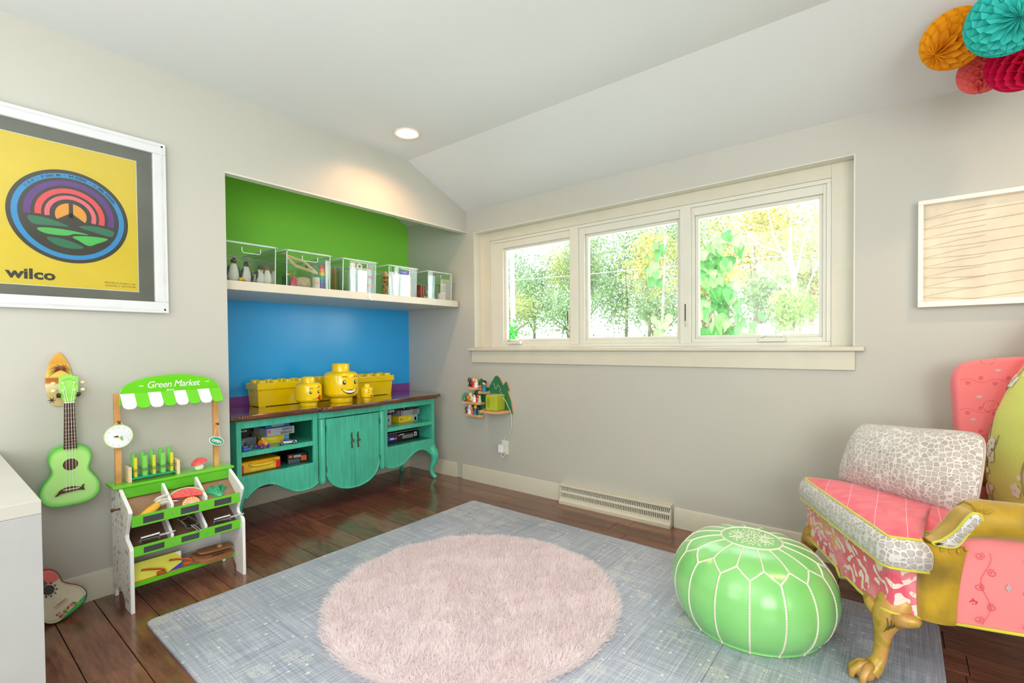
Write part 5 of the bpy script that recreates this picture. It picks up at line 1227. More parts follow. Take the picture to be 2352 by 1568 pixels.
# ================================================================== CLEAR BINS ON THE ALCOVE SHELF
SZ = 1.6005
PL = clear('bin_plastic', (238, 246, 242), .05, .02)
PLR = mat((176, 204, 190), .25, coat=.5, name='bin_rim_plastic')
BINS = [(1.175, 1.492), (1.556, 1.872), (1.965, 2.252), (2.365, 2.652), (2.770, 3.052)]
blab = ['clear plastic bin holding toy penguins at the left end of the alcove shelf', 'clear plastic bin with twine ball, small frame and rainbow tape', 'clear plastic bin with orange and purple book spines in middle of shelf', 'clear plastic bin with purple tag and shiny foil sheets', 'clear plastic bin with stacked jars at the right end of the shelf']
for i, (a, b_) in enumerate(BINS):
    t = thing('clear_bin', blab[i], 'bin', (-3.38, (a+b_)/2, SZ), 0, 'clear bins on the alcove shelf')
    xf, xb, z1 = -3.128, -3.62, SZ+.235; hy = (a+b_)/2+(.005 if i != 4 else .06)
    tp_ = .012
    def wall(nm, vs): obj(nm, G().add(vs, [(0, 1, 2, 3)]), PL, t)
    obj('bin_floor', G().box(xb+tp_, xf-tp_, a+tp_, b_-tp_, SZ, SZ+.002), PL, t)
    zt = SZ+.205; zc = SZ+.175; fx = lambda z: xf-tp_*(1-(z-SZ)/.235)
    g = G()
    for (y0, y1, za, zb) in ((a, hy-.055, SZ, z1), (hy+.055, b_, SZ, z1), (hy-.055, hy+.055, SZ, zc), (hy-.055, hy+.055, zt+.008, z1)):
        ya0, yb0 = (y0+tp_ if y0 == a and za == SZ else y0), (y1-tp_ if y1 == b_ and za == SZ else y1)
        g.add([(fx(za), ya0, za), (fx(za), yb0, za), (fx(zb), y1, zb), (fx(zb), y0, zb)], [(0, 1, 2, 3)])
    obj('front_wall', g, PL, t, kind='stuff')
    wall('side_wall', [(xb+tp_, a+tp_, SZ), (xf-tp_, a+tp_, SZ), (xf, a, z1), (xb, a, z1)])
    wall('side_wall', [(xb+tp_, b_-tp_, SZ), (xf-tp_, b_-tp_, SZ), (xf, b_, z1), (xb, b_, z1)])
    wall('back_wall', [(xb+tp_, a+tp_, SZ), (xb+tp_, b_-tp_, SZ), (xb, b_, z1), (xb, a, z1)])
    g = G().box(xb-.006, xf+.006, a-.006, a+.004, z1-.007, z1+.003).box(xb-.006, xf+.006, b_-.004, b_+.006, z1-.007, z1+.003).box(xf-.004, xf+.006, a, b_, z1-.007, z1+.003).box(xb-.006, xb+.004, a, b_, z1-.007, z1+.003)
    obj('rim', g, PLR, t, kind='stuff')
    for yy in (a+tp_*.4, b_-tp_*.4):
        obj('corner_edge', G().tube([(xf-tp_, yy, SZ+.002), (xf, yy, z1-.006)], .003, 6), PLR, t)
    hr = [(xf+.001, hy-.055, zt+.006), (xf+.001, hy-.055, zc+.012), (xf+.001, hy-.046, zc+.002), (xf+.001, hy+.046, zc+.002), (xf+.001, hy+.055, zc+.012), (xf+.001, hy+.055, zt+.006)]
    obj('handle_highlight', G().tube(hr, .0022, 6), mat((222, 236, 230), .2, coat=.5), t, smooth=True)  # pale tube painting the highlight along the handle cutout
    if i == 3:
        obj('purple_tag', G().box(xf+.002, xf+.006, hy-.045, hy+.045, SZ+.175, SZ+.205), mat((92, 84, 170), .3), t, bevel=.003)
        obj('tag_print', G().box(xf+.006, xf+.0064, hy-.02, hy+.02, SZ+.188, SZ+.192), mat((190, 180, 220), .3), t)
# penguins
PW_, PB_ = mat((232, 232, 226), .5), mat((44, 46, 50), .45)
def penguin(label, x, y, h_, yaw, head_c, beak_c, extra=None, hd_turn=0, row_group='toy penguins in the left bin'):
    t = thing('toy_penguin', label, 'toy penguin', (x, y, SZ+.003), yaw, row_group, True); r_ = h_*.19
    obj('body', G().lathe([(.0001, 0), (r_*.75, .002), (r_, h_*.12), (r_*1.05, h_*.32), (r_*.9, h_*.55), (r_*.62, h_*.70), (r_*.4, h_*.78)], 20), PW_, t, smooth=True)
    bk_ = G().grid(lambda u, v: ((-r_*1.10*(1-.45*v**2)*math.cos((u-.5)*2.3)), r_*1.12*(1-.45*v**2)*math.sin((u-.5)*2.3), h_*(.03+.72*v)), 12, 8)
    obj('back', bk_, PB_, t, smooth=True)
    hz = h_*.86; hx = r_*.1
    hd_ = obj('face', G().ball((hx, 0, hz), (r_*.62, r_*.55, h_*.14), 16, 10), mat(head_c, .45), t, smooth=True)
    ca, sa = math.cos(hd_turn), math.sin(hd_turn)
    obj('beak', G().tube([(hx+r_*.45*ca, r_*.45*sa, hz+.002), (hx+r_*1.25*ca, r_*1.25*sa, hz-.001)], [r_*.22, r_*.04], 8), mat(beak_c, .4), hd_, smooth=True)
    for s_ in (-1, 1):
        obj('flipper', G().tube([(0, s_*r_*.85, h_*.64), (r_*.05, s_*r_*1.25, h_*.42), (0, s_*r_*1.35, h_*.22)], [r_*.22, r_*.3, r_*.06], 8, flat=.35), PB_, t, smooth=True)
        obj('foot', G().ball((r_*.6, s_*r_*.4, .004), (r_*.5, r_*.3, .004), 10, 5), mat((160, 120, 80), .5), t, smooth=True)
    if extra == 'crest':
        for s_ in (-1, 1): obj('crest', G().tube([(hx+r_*.3, s_*r_*.3, hz+h_*.07), (hx, s_*r_*1.1, hz+h_*.08), (hx-.004, s_*r_*1.5, hz+h_*.04)], [.002, .0022, .0005], 6), mat((236, 206, 40), .5), hd_)
    if extra == 'bib':
        obj('bib', G().ball((r_*.45, 0, h_*.66), (r_*.45, r_*.5, h_*.10), 12, 8), mat((246, 200, 60), .5), t, smooth=True)
    return t
penguin('yellow-crested toy penguin, leftmost in the left bin', -3.20, 1.262, .148, 0, (40, 40, 44), (226, 130, 84), 'crest')
penguin('toy penguin with striped chest, second from left in the left bin', -3.20, 1.336, .134, .25, (50, 50, 52), (222, 150, 110), None, .3)
penguin('toy king penguin with a yellow bib in the left bin', -3.20, 1.420, .120, .45, (48, 52, 56), (58, 60, 60), 'bib', .5)
penguin('plain white-chested toy penguin, rightmost in the left bin', -3.195, 1.463, .122, -.1, (150, 100, 110), (210, 110, 110))
penguin('toy penguin lying behind the others, left bin', -3.29, 1.30, .11, .6, (70, 66, 64), (226, 120, 50))
penguin('rear toy penguin with a brown head, left bin', -3.30, 1.375, .115, -.3, (120, 74, 50), (226, 120, 50))
penguin('rear toy penguin near the right wall of the left bin', -3.31, 1.44, .10, .2, (52, 52, 56), (236, 120, 40), 'crest')
t = thing('toy_chick', 'tiny yellow and orange toy bird between the first two penguins', 'toy', (-3.165, 1.30, SZ+.003))
obj('body', G().ball((-3.18, 1.302, SZ+.018), (.014, .018, .015), 12, 8), mat((236, 206, 50), .5), t, smooth=True)
obj('wing', G().ball((-3.168, 1.306, SZ+.010), (.006, .015, .007), 10, 6), mat((222, 110, 50), .5), t, smooth=True)
# bin 2
t = thing('small_canvas_frame', 'small wooden canvas stretcher tilted over the twine ball', 'frame', (-3.2, 1.68, SZ+.12))
WDP = mat((232, 214, 170), .5, var=.06)
FA, FB, FC = Vector((-3.150, 1.630, 1.738)), Vector((-3.150, 1.787, 1.705)), Vector((-3.285, 1.605, 1.835))
fu, fv2 = (FB-FA), (FC-FA); fn_ = fu.cross(fv2).normalized()
def frp(a, b_, c): return tuple(FA+fu*a+fv2*b_+fn_*c)
for (a, b_, c, d) in ((0, 1, 0, .10), (0, 1, .90, 1), (0, .10, .10, .90), (.90, 1, .10, .90)):
    obj('stretcher_bar', G().box(a, b_, c, d, -.007, .007).mp(frp), WDP, t, bevel=.001)
t = thing('twine_ball', 'ball of cream twine in the second bin', 'twine', (-3.19, 1.697, SZ+.003))
obj('twine_core', G().lathe([(.0001, 0), (.040, .001), (.050, .012), (.052, .035), (.050, .058), (.040, .068), (.0001, .070)], 28, (-3.195, 1.697, SZ+.003)), mat((222, 200, 168), .8), t, smooth=True)
for k in range(14):
    a0 = 2*PI*k/14; sg = 1 if k % 2 else -1
    obj('twine_strand', G().tube([(-3.195+.0525*math.cos(a0+sg*.35*(f-.5)*3), 1.697+.0525*math.sin(a0+sg*.35*(f-.5)*3), SZ+.010+.056*f) for f in (0, .25, .5, .75, 1)], .0016, 5), mat((206, 182, 146), .8), t)
def jar(label, x, y, z, r_, h_, c, lidc=None, lh=.012, grp=None, cat='jar', nm='craft_jar'):
    t = thing(nm, label, cat, (x, y, z), 0, grp)
    obj('jar_body', G().lathe([(.0001, 0), (r_*.96, .0005), (r_, .004), (r_, h_-.003), (r_*.94, h_), (.0001, h_)], 20, (x, y, z)), mat(c, .25, coat=.4), t, smooth=50)
    if lidc: obj('lid', G().lathe([(r_*1.06, h_), (r_*1.06, h_+lh), (r_*.98, h_+lh+.002), (.0001, h_+lh+.002)], 20, (x, y, z)), mat(lidc, .3), t, smooth=50)
    return t
z0 = SZ+.0028
j_ = jar('pale glass jar with orange label beside the twine ball', -3.19, 1.795, z0, .026, .080, (206, 214, 206))
obj('jar_label', G().lathe([(.0264, .028), (.0264, .052)], 20, (-3.19, 1.795, z0), cap=False), mat((232, 190, 150), .5), j_)
rb = thing('rainbow_tape', 'stack of rainbow tape rolls from red to violet in second bin', 'tape', (-3.185, 1.845, z0))
for k, c in enumerate(((118, 80, 150), (70, 90, 160), (56, 130, 170), (64, 168, 110), (240, 200, 60), (248, 150, 60), (216, 76, 70))):
    obj('tape_roll', G().lathe([(.0001, .0), (.020, .0), (.020, .0235), (.0001, .0235)], 20, (-3.185, 1.838, z0+.0238*k)), mat(c, .3), rb, smooth=50)
for k, (x, y, r_, h_, c, l_) in enumerate(((-3.20, 1.600, .012, .075, (60, 130, 70), (236, 208, 60)), (-3.22, 1.622, .012, .085, (110, 170, 70), (90, 170, 60)), (-3.18, 1.632, .014, .055, (222, 90, 120), (236, 100, 60)), (-3.24, 1.595, .012, .06, (60, 90, 66), (80, 60, 50)), (-3.25, 1.64, .012, .095, (240, 120, 60), (230, 60, 60)), (-3.17, 1.612, .010, .03, (226, 90, 150), (226, 70, 90)))):
    jar('small %s craft bottle left of the twine ball' % ('dark green', 'leaf green', 'pink', 'mossy', 'orange', 'magenta')[k], x, y, z0, r_, h_, c, l_, .012, 'craft bottles left of the twine', 'bottle', 'craft_bottle')
t = thing('toy_boat', 'small white and orange toy boat on top of things in second bin', 'toy', (-3.26, 1.79, z0+.125))
obj('hull', G().ball((-3.26, 1.795, SZ+.145), (.018, .034, .012), 14, 8), mat((232, 236, 236), .3), t, smooth=True)
obj('stripe', G().ball((-3.254, 1.785, SZ+.158), (.014, .020, .008), 12, 6), mat((236, 110, 60), .3), t, smooth=True)
obj('cabin', G().ball((-3.26, 1.77, SZ+.166), (.012, .016, .012), 12, 6), mat((60, 60, 120), .3), t, smooth=True)
def leafy(label, nm, x, y, z, w_, h_, tilt, c, cat='book', th=.012, wav=0.0, foil=None, grp=None):
    t = thing(nm, label, cat, (x, y, z), 0, grp)
    g = G().box(x-.04, x, y-th/2, y+th/2, z, z+h_)
    obj('book_cover' if cat == 'book' else 'sheet', g, foil or mat(c, .35), t, bevel=.001)
    if cat == 'book': obj('page_block', G().box(x-.038, x-.002, y-th/2+.001, y+th/2-.001, z+h_*.99, z+h_+.001), mat((236, 232, 220), .7), t)
    return t
for k, (y, h_, c, th) in enumerate(((1.995, .185, (238, 92, 26), .014), (2.012, .165, (52, 150, 84), .006), (2.022, .182, (26, 28, 70), .008), (2.036, .186, (140, 54, 120), .012), (2.048, .150, (90, 50, 90), .006))):
    pass
for k, (y, h_, c, th, nme) in enumerate(((1.930, .185, (238, 92, 26), .014, 'orange'), (1.944, .165, (52, 150, 84), .006, 'thin green'), (1.9525, .182, (26, 28, 70), .009, 'navy'), (1.9635, .184, (140, 54, 120), .011, 'purple'))): pass
bx0 = -3.27
for k, (y, h_, c, th, nme) in enumerate(((1.994, .185, (238, 92, 26), .014, 'orange'), (2.0065, .165, (52, 150, 84), .006, 'thin green'), (2.0165, .182, (26, 28, 70), .009, 'navy'), (2.029, .184, (140, 54, 120), .011, 'purple'))):
    leafy('%s book spine in the third bin' % nme, 'craft_book', bx0, y, z0, 0, h_, 0, c, th=th, grp='books in the third bin')
m_, nt, b = newmat('foil_with_glare'); v = coords(nt); lwt = N(nt, 'ShaderNodeLayerWeight', Blend=.5)  # iridescent film, its white bands stand in for window glare
nn = noise(nt, coords(nt, (6, 14, 3)), 2.2, 2)
L(nt, ramp(nt, nn, [(.25, (206, 196, 232)), (.42, (250, 250, 252)), (.55, (206, 236, 246)), (.68, (250, 246, 250)), (.8, (240, 210, 228))]), b.inputs['Base Color'])
b.inputs['Roughness'].default_value = .18; b.inputs['Metallic'].default_value = .35; bump(nt, b, nn, .5, .01); FOIL = m_
def sheet(label, y0, y1, x, z1, mt, nm='glare_sheet', z0_=z0):  # added sheets whose pale colour stands in for window glare on film
    t = thing(nm, label, 'pouch', (x, (y0+y1)/2, z0_), 0, 'glare-coloured sheets in the bins')
    g = G().grid(lambda u, v: (x+.006*math.sin(u*7)*v+.004*math.sin(u*13+v*4), y0+(y1-y0)*u*(1-.06*math.sin(v*5))+.004*v, z0_+(z1-z0_)*v), 14, 8)
    g2 = G().grid(lambda u, v: (x-.004+.006*math.sin(u*7)*v, y0+(y1-y0)*u, z0_+(z1-z0_)*v), 14, 8)
    obj('film_front', g, mt, t, smooth=True); obj('film_back', g2, mt, t, smooth=True)
sheet('narrow film sheet coloured as white window glare at the left of the third bin', 2.046, 2.085, -3.160, z0+.19, FOIL)
sheet('wide sheet coloured as white window glare at the front of the third bin', 2.105, 2.182, -3.152, z0+.165, mat((250, 250, 252), .25))
sheet('sheet coloured as white window glare in the second bin beside the rainbow tape', 1.858-.012, 1.866-.0, -3.15, z0+.2, mat((248, 250, 252), .2))
sheet('left iridescent film with painted glare in the fourth bin', 2.385, 2.475, -3.152, z0+.185, FOIL)
sheet('right iridescent film with painted glare in the fourth bin', 2.525, 2.592, -3.152, z0+.185, FOIL)
sheet('iridescent film with painted glare at the left of the fifth bin', 2.788, 2.862, -3.152, z0+.2, FOIL)
t = thing('craft_card', 'cream card hung with teal and orange print in the third bin', 'card', (-3.175, 2.11, z0))
obj('card_board', G().box(-3.176, -3.172, 2.058, 2.10, z0, z0+.215), mat((230, 214, 196), .6), t)
obj('card_print', G().box(-3.1719, -3.1715, 2.085, 2.098, z0+.15, z0+.2), mat((240, 160, 70), .5), t)
t = thing('tape_dispenser', 'grey tape roll standing above the white sheet in third bin', 'tape', (-3.17, 2.145, z0+.19))
obj('tape_ring', G().lathe([(.012, -3.185), (.024, -3.185), (.024, -3.165), (.012, -3.165), (.012, -3.185)], 20, (0, 2.13, z0+.195), ax='x', cap=False), mat((206, 208, 206), .3), t, smooth=50)
for k, (c, hh) in enumerate((((246, 180, 70), .050), ((246, 120, 90), .050), ((236, 74, 74), .050))):
    jj = jar('clear jar with %s lid in a column, third bin' % ('yellow', 'orange', 'red')[k], -3.175, 2.215, z0+.0655*k, .020, .05, (214, 218, 222), c, .012, 'stacked lidded jars in the third bin')
t = thing('floral_pouch', 'yellow pouch with red and black flowers, rear left of fourth bin', 'pouch', (-3.23, 2.40, z0))
m_, nt, b = newmat('floral_print'); vo = N(nt, 'ShaderNodeTexVoronoi', Scale=46.0); L(nt, coords(nt), vo.inputs['Vector']); sc_ = N(nt, 'ShaderNodeSeparateColor'); L(nt, vo.outputs['Color'], sc_.inputs[0])
L(nt, ramp(nt, sc_.outputs[0], [(0, (236, 170, 50)), (.35, (190, 30, 40)), (.5, (246, 196, 70)), (.7, (30, 26, 24)), (.82, (220, 70, 90))], 'CONSTANT'), b.inputs['Base Color']); b.inputs['Roughness'].default_value = .5
obj('pouch_body', G().box(-3.235, -3.20, 2.382, 2.46, z0, z0+.15), m_, t, bevel=.008)
obj('cream_flap', G().prism([(2.382, z0+.15), (2.44, z0+.15), (2.40, z0+.19), (2.382, z0+.19)], -3.235, -3.20), mat((236, 206, 160), .5), t)
for k in range(7):
    c = [(220, 208, 190), (190, 196, 80), (206, 180, 150), (236, 236, 232), (140, 80, 60), (230, 220, 200), (200, 170, 120)][k]
    tt = thing('marker_pen', '%s marker pen standing in the fourth bin, number %s from the left' % (('cream', 'lime', 'tan', 'white', 'brown', 'ivory', 'beige')[k], ('one', 'two', 'three', 'four', 'five', 'six', 'seven')[k]), 'pen', (-3.19, 2.40+.011*k, z0), 0, 'marker pens standing in the fourth bin')
    obj('barrel', G().lathe([(.0001, 0), (.0045, .001), (.0045, .095), (.0001, .096)], 10, (-3.185, 2.39+.0105*k, z0)), mat(c, .35), tt, smooth=50)
    obj('cap', G().lathe([(.005, .075), (.005, .108), (.0001, .110)], 10, (-3.185, 2.39+.0105*k, z0)), mat(tuple(int(q_*.7) for q_ in c), .35), tt, smooth=50)
t = thing('yellow_ruler', 'yellow ruler upright at the right of the fourth bin', 'ruler', (-3.16, 2.61, z0))
obj('ruler_blade', G().box(-3.165, -3.162, 2.600, 2.612, z0, z0+.165), mat((240, 216, 40), .4), t)
obj('ruler_marks', G().box(-3.1619, -3.1616, 2.600, 2.603, z0+.01, z0+.16), mat((90, 170, 90), .4), t)
for k, (x, y, z, r_, h_, c, l_, nme) in enumerate(((-3.19, 2.800, 0, .020, .022, (250, 214, 40), (20, 150, 140), 'yellow and teal'), (-3.17, 2.775+.02, .0, .001, .001, (0, 0, 0), None, ''), (-3.21, 2.86, 0, .026, .058, (236, 60, 70), (244, 236, 230), 'red'), (-3.21, 2.86, .075, .024, .055, (36, 120, 190), (60, 160, 120), 'blue'), (-3.165, 2.925, 0, .016, .055, (226, 206, 210), None, 'short pale'), (-3.165, 2.975, 0, .024, .054, (230, 214, 220), (240, 240, 238), 'clear pink'), (-3.165, 2.975, .071, .024, .055, (150, 214, 180), (236, 238, 236), 'mint'))):
    if not nme: continue
    jar('%s jar in the fifth bin' % nme, x, y, z0+z, r_, h_, c, l_, .013, 'jars in the fifth bin')
t = thing('popcorn_carton', 'red and white striped paper carton at the rear of the fifth bin', 'carton', (-3.28, 2.82, z0))
g = G()
for k in range(6): g.box(-3.30, -3.262, 2.79+.0135*k, 2.8035+.0135*k, z0, z0+.125, mi=k % 2)
obj('carton_stripes', g, [mat((230, 60, 60), .5), mat((244, 238, 224), .5)], t)
obj('carton_rim', G().box(-3.301, -3.261, 2.789, 2.872, z0+.125, z0+.128), mat((244, 238, 224), .5), t)
# orange/teal toys low in the fifth bin
for k, (y, z, c) in enumerate(((2.795, .058, (246, 190, 40)), (2.815, .036, (20, 140, 130)), (2.80, .0, (226, 220, 60)))): pass

# ================================================================== WING ARMCHAIR
CN = Vector((-.04, 2.10, 0)); CDd = Vector((.966, .259, 0)); CWw = Vector((-.447, .894, 0))
def cp_(a, b_, z): return tuple(CN+CDd*a+CWw*b_+Vector((0, 0, z)))
def cobj(nm, g, mt, par, **k): g.mp(cp_); return obj(nm, g, mt, par, **k)
def fabric(name, col_fn, rough=.85, bm=.25, sheen=.3):
    m, nt, b = newmat(name); v = coords(nt); c, hgt = col_fn(nt, v)
    if isinstance(c, tuple): b.inputs['Base Color'].default_value = lin(c)
    else: L(nt, c, b.inputs['Base Color'])
    b.inputs['Roughness'].default_value = rough; b.inputs['Sheen Weight'].default_value = sheen
    wv = N(nt, 'ShaderNodeTexVoronoi', Scale=700.0); L(nt, v, wv.inputs['Vector'])
    if hgt is not None: bump(nt, b, hgt, .8, .0035)
    else: bump(nt, b, wv.outputs['Distance'], bm, .001)
    return m
def pebble(nt, v):
    d = N(nt, 'ShaderNodeTexNoise', Scale=3.0); L(nt, v, d.inputs['Vector'])
    vv = mix(nt, .02, v, d.outputs['Color'])
    e = N(nt, 'ShaderNodeTexVoronoi', feature='DISTANCE_TO_EDGE', Scale=52.0, Randomness=.66); L(nt, vv, e.inputs['Vector'])
    q_ = N(nt, 'ShaderNodeTexVoronoi', feature='F1', Scale=52.0, Randomness=.66); L(nt, vv, q_.inputs['Vector'])
    sc = N(nt, 'ShaderNodeSeparateColor'); L(nt, q_.outputs['Color'], sc.inputs[0])
    cell = ramp(nt, sc.outputs[0], [(0, (182, 175, 168)), (.5, (192, 186, 180)), (1, (172, 165, 158))])
    sb_ = N(nt, 'ShaderNodeMath', operation='MULTIPLY_ADD'); L(nt, q_.outputs['Distance'], sb_.inputs[0]); sb_.inputs[1].default_value = -.16; L(nt, e.outputs['Distance'], sb_.inputs[2])
    m_ = ramp(nt, sb_.outputs[0], [(.015, (0, 0, 0)), (.05, (255, 255, 255))])
    c = mix(nt, m_, (220, 217, 211), cell); hh = ramp(nt, sb_.outputs[0], [(0, (255, 255, 255)), (.06, (70, 70, 70)), (.25, (140, 140, 140))]); return c, hh
F_PEB = fabric('pebble_velvet', pebble, .45)
def damask(nt, v):
    w1 = N(nt, 'ShaderNodeTexWave', Scale=7.0, Distortion=16.0, Detail=2.0, wave_type='RINGS'); w1.inputs['Detail Scale'].default_value = 1.4; L(nt, v, w1.inputs['Vector'])
    n1 = noise(nt, v, 22, 1.5, .4); n2 = noise(nt, v, 7, 1)
    a = N(nt, 'ShaderNodeMath', operation='GREATER_THAN'); L(nt, w1.outputs['Fac'], a.inputs[0]); a.inputs[1].default_value = .62
    b2_ = N(nt, 'ShaderNodeMath', operation='GREATER_THAN'); L(nt, n1, b2_.inputs[0]); b2_.inputs[1].default_value = .53
    mx = N(nt, 'ShaderNodeMath', operation='MAXIMUM'); L(nt, a.outputs[0], mx.inputs[0]); L(nt, b2_.outputs[0], mx.inputs[1])
    pk = ramp(nt, n2, [(.40, (228, 92, 112)), (.52, (242, 142, 158)), (.60, (238, 130, 148)), (.66, (236, 168, 120))])
    return mix(nt, mx.outputs[0], (238, 222, 210), pk), None
F_DAM = fabric('pink_damask', damask)
def embro(col, dark, sc):
    def f(nt, v):
        w1 = N(nt, 'ShaderNodeTexVoronoi', feature='F1', Scale=sc, Randomness=.5); L(nt, v, w1.inputs['Vector'])
        ring_ = N(nt, 'ShaderNodeMath', operation='PINGPONG'); L(nt, w1.outputs['Distance'], ring_.inputs[0]); ring_.inputs[1].default_value = .13
        r1 = N(nt, 'ShaderNodeMath', operation='LESS_THAN'); L(nt, ring_.outputs[0], r1.inputs[0]); r1.inputs[1].default_value = .014
        r2 = N(nt, 'ShaderNodeMath', operation='LESS_THAN'); L(nt, w1.outputs['Distance'], r2.inputs[0]); r2.inputs[1].default_value = .30
        dt = N(nt, 'ShaderNodeMath', operation='GREATER_THAN'); L(nt, noise(nt, v, 160, 0), dt.inputs[0]); dt.inputs[1].default_value = .5
        m1 = N(nt, 'ShaderNodeMath', operation='MULTIPLY'); L(nt, r1.outputs[0], m1.inputs[0]); L(nt, r2.outputs[0], m1.inputs[1])
        m2 = N(nt, 'ShaderNodeMath', operation='MULTIPLY'); L(nt, m1.outputs[0], m2.inputs[0]); L(nt, dt.outputs[0], m2.inputs[1])
        sp_ = N(nt, 'ShaderNodeSeparateColor'); L(nt, w1.outputs['Color'], sp_.inputs[0])
        m3 = N(nt, 'ShaderNodeMath', operation='GREATER_THAN'); L(nt, sp_.outputs[0], m3.inputs[0]); m3.inputs[1].default_value = .3
        m4 = N(nt, 'ShaderNodeMath', operation='MULTIPLY'); L(nt, m2.outputs[0], m4.inputs[0]); L(nt, m3.outputs[0], m4.inputs[1])
        return mix(nt, m4.outputs[0], col, dark), None
    return f
F_PINK = fabric('pink_embroidered', embro((248, 142, 142), (216, 72, 88), 9.0))
F_WING = fabric('wing_pink', embro((238, 126, 130), (200, 66, 84), 10.0))
def seatf(nt, v):
    w1 = N(nt, 'ShaderNodeTexWave', Scale=3.4, Distortion=.6, bands_direction='X'); L(nt, v, w1.inputs['Vector'])
    l_ = N(nt, 'ShaderNodeMath', operation='GREATER_THAN'); L(nt, w1.outputs['Fac'], l_.inputs[0]); l_.inputs[1].default_value = .9985
    return mix(nt, l_.outputs[0], ramp(nt, noise(nt, v, 14, 4), [(.35, (232, 84, 104)), (.65, (244, 112, 126))]), (244, 176, 180)), None
F_SEAT = fabric('coral_pink_cloth', seatf)
F_VELV = mat((168, 136, 14), .55, var=.2, bumps=.15, bscale=30, sheen=.35, name='mustard_velvet')
F_PIPE = mat((206, 204, 60), .6, sheen=.3)
def blossom(nt, v):
    b0 = ramp(nt, noise(nt, v, 300, 2), [(.3, (208, 222, 96)), (.7, (224, 234, 112))])
    w1 = N(nt, 'ShaderNodeTexWave', Scale=1.25, Distortion=7.0, Detail=2.0, bands_direction='Z'); w1.inputs['Detail Scale'].default_value = 1.0; L(nt, v, w1.inputs['Vector'])
    br = N(nt, 'ShaderNodeMath', operation='GREATER_THAN'); L(nt, w1.outputs['Fac'], br.inputs[0]); br.inputs[1].default_value = 1.1
    c = mix(nt, br.outputs[0], b0, (170, 150, 108))
    v1 = N(nt, 'ShaderNodeTexVoronoi', feature='F1', Scale=19.0, Randomness=.9); L(nt, v, v1.inputs['Vector'])
    s1 = N(nt, 'ShaderNodeMath', operation='LESS_THAN'); L(nt, v1.outputs['Distance'], s1.inputs[0]); s1.inputs[1].default_value = .0
    nearb = N(nt, 'ShaderNodeMath', operation='GREATER_THAN'); L(nt, w1.outputs['Fac'], nearb.inputs[0]); nearb.inputs[1].default_value = .45
    mm = N(nt, 'ShaderNodeMath', operation='MULTIPLY'); L(nt, s1.outputs[0], mm.inputs[0]); L(nt, nearb.outputs[0], mm.inputs[1])
    return mix(nt, mm.outputs[0], c, (236, 234, 220)), None
F_BLOS = fabric('chartreuse_blossom', blossom)
ch = thing('wing_armchair', 'patchwork wing armchair in pink, mustard velvet and green blossom fabric', 'armchair', (.25, 2.5, 0))
CW_ = .76
# --- apron across the front with rounded corners
def zbf(b_):
    if b_ < .02: return .272
    if b_ < .20: return .272-.018*math.sin(PI*(b_-.02)/.18*.5)
    if b_ < .27: return .256
    if b_ < .33: return .256-.028*(b_-.27)/.06
    if b_ < .36: return .228+.03*(b_-.33)/.03
    return .258+.002*math.sin((b_-.36)*7)
path = []
for i in range(9): path.append((.10-.10*i/9*1.0, -.012))
cor = .035
path = [(.12, -.012), (.09, -.013), (.05, -.014)]+[(cor-.0-cor*math.sin(PI/2*i/6)-.0, -.014+cor-cor*math.cos(PI/2*i/6)) for i in range(7)]
n_ = 40; b0_, b1_ = path[-1][1], CW_+.014-cor
path += [(-.004*math.sin(PI*i/n_), b0_+(b1_-b0_)*i/n_) for i in range(1, n_)]
path += [(cor-cor*math.cos(PI/2*i/6), CW_+.014-cor+cor*math.sin(PI/2*i/6)) for i in range(7)]+[(.05, CW_+.014), (.12, CW_+.012)]
def sweep(pts, z0f, z1, bulge, nz=8):
    g = G(); n = len(pts); vs = []
    for j in range(nz+1):
        v_ = j/nz
        for i, (a, b_) in enumerate(pts):
            t_ = Vector((pts[min(i+1, n-1)][0]-pts[max(i-1, 0)][0], pts[min(i+1, n-1)][1]-pts[max(i-1, 0)][1])); nn_ = Vector((-t_.y, t_.x)).normalized()
            k = bulge*math.sin(PI*(.12+.8*v_)); z0 = z0f(b_)
            vs.append((a+nn_.x*k, b_+nn_.y*k, z0+(z1-z0)*v_))
    return g.add(vs, [(j*n+i, j*n+i+1, (j+1)*n+i+1, (j+1)*n+i) for j in range(nz) for i in range(n-1)])
g = sweep(path, zbf, .452, -.012)
if True:
    cobj('front_apron', g, F_DAM, ch, smooth=True)
cobj('apron_piping', G().tube([(a-.003, b_, zbf(b_)) for a, b_ in path], .0055, 8), F_PIPE, ch, smooth=True)
cobj('seat_deck', G().box(.02, .74, .0, CW_, .30, .452), F_DAM, ch)
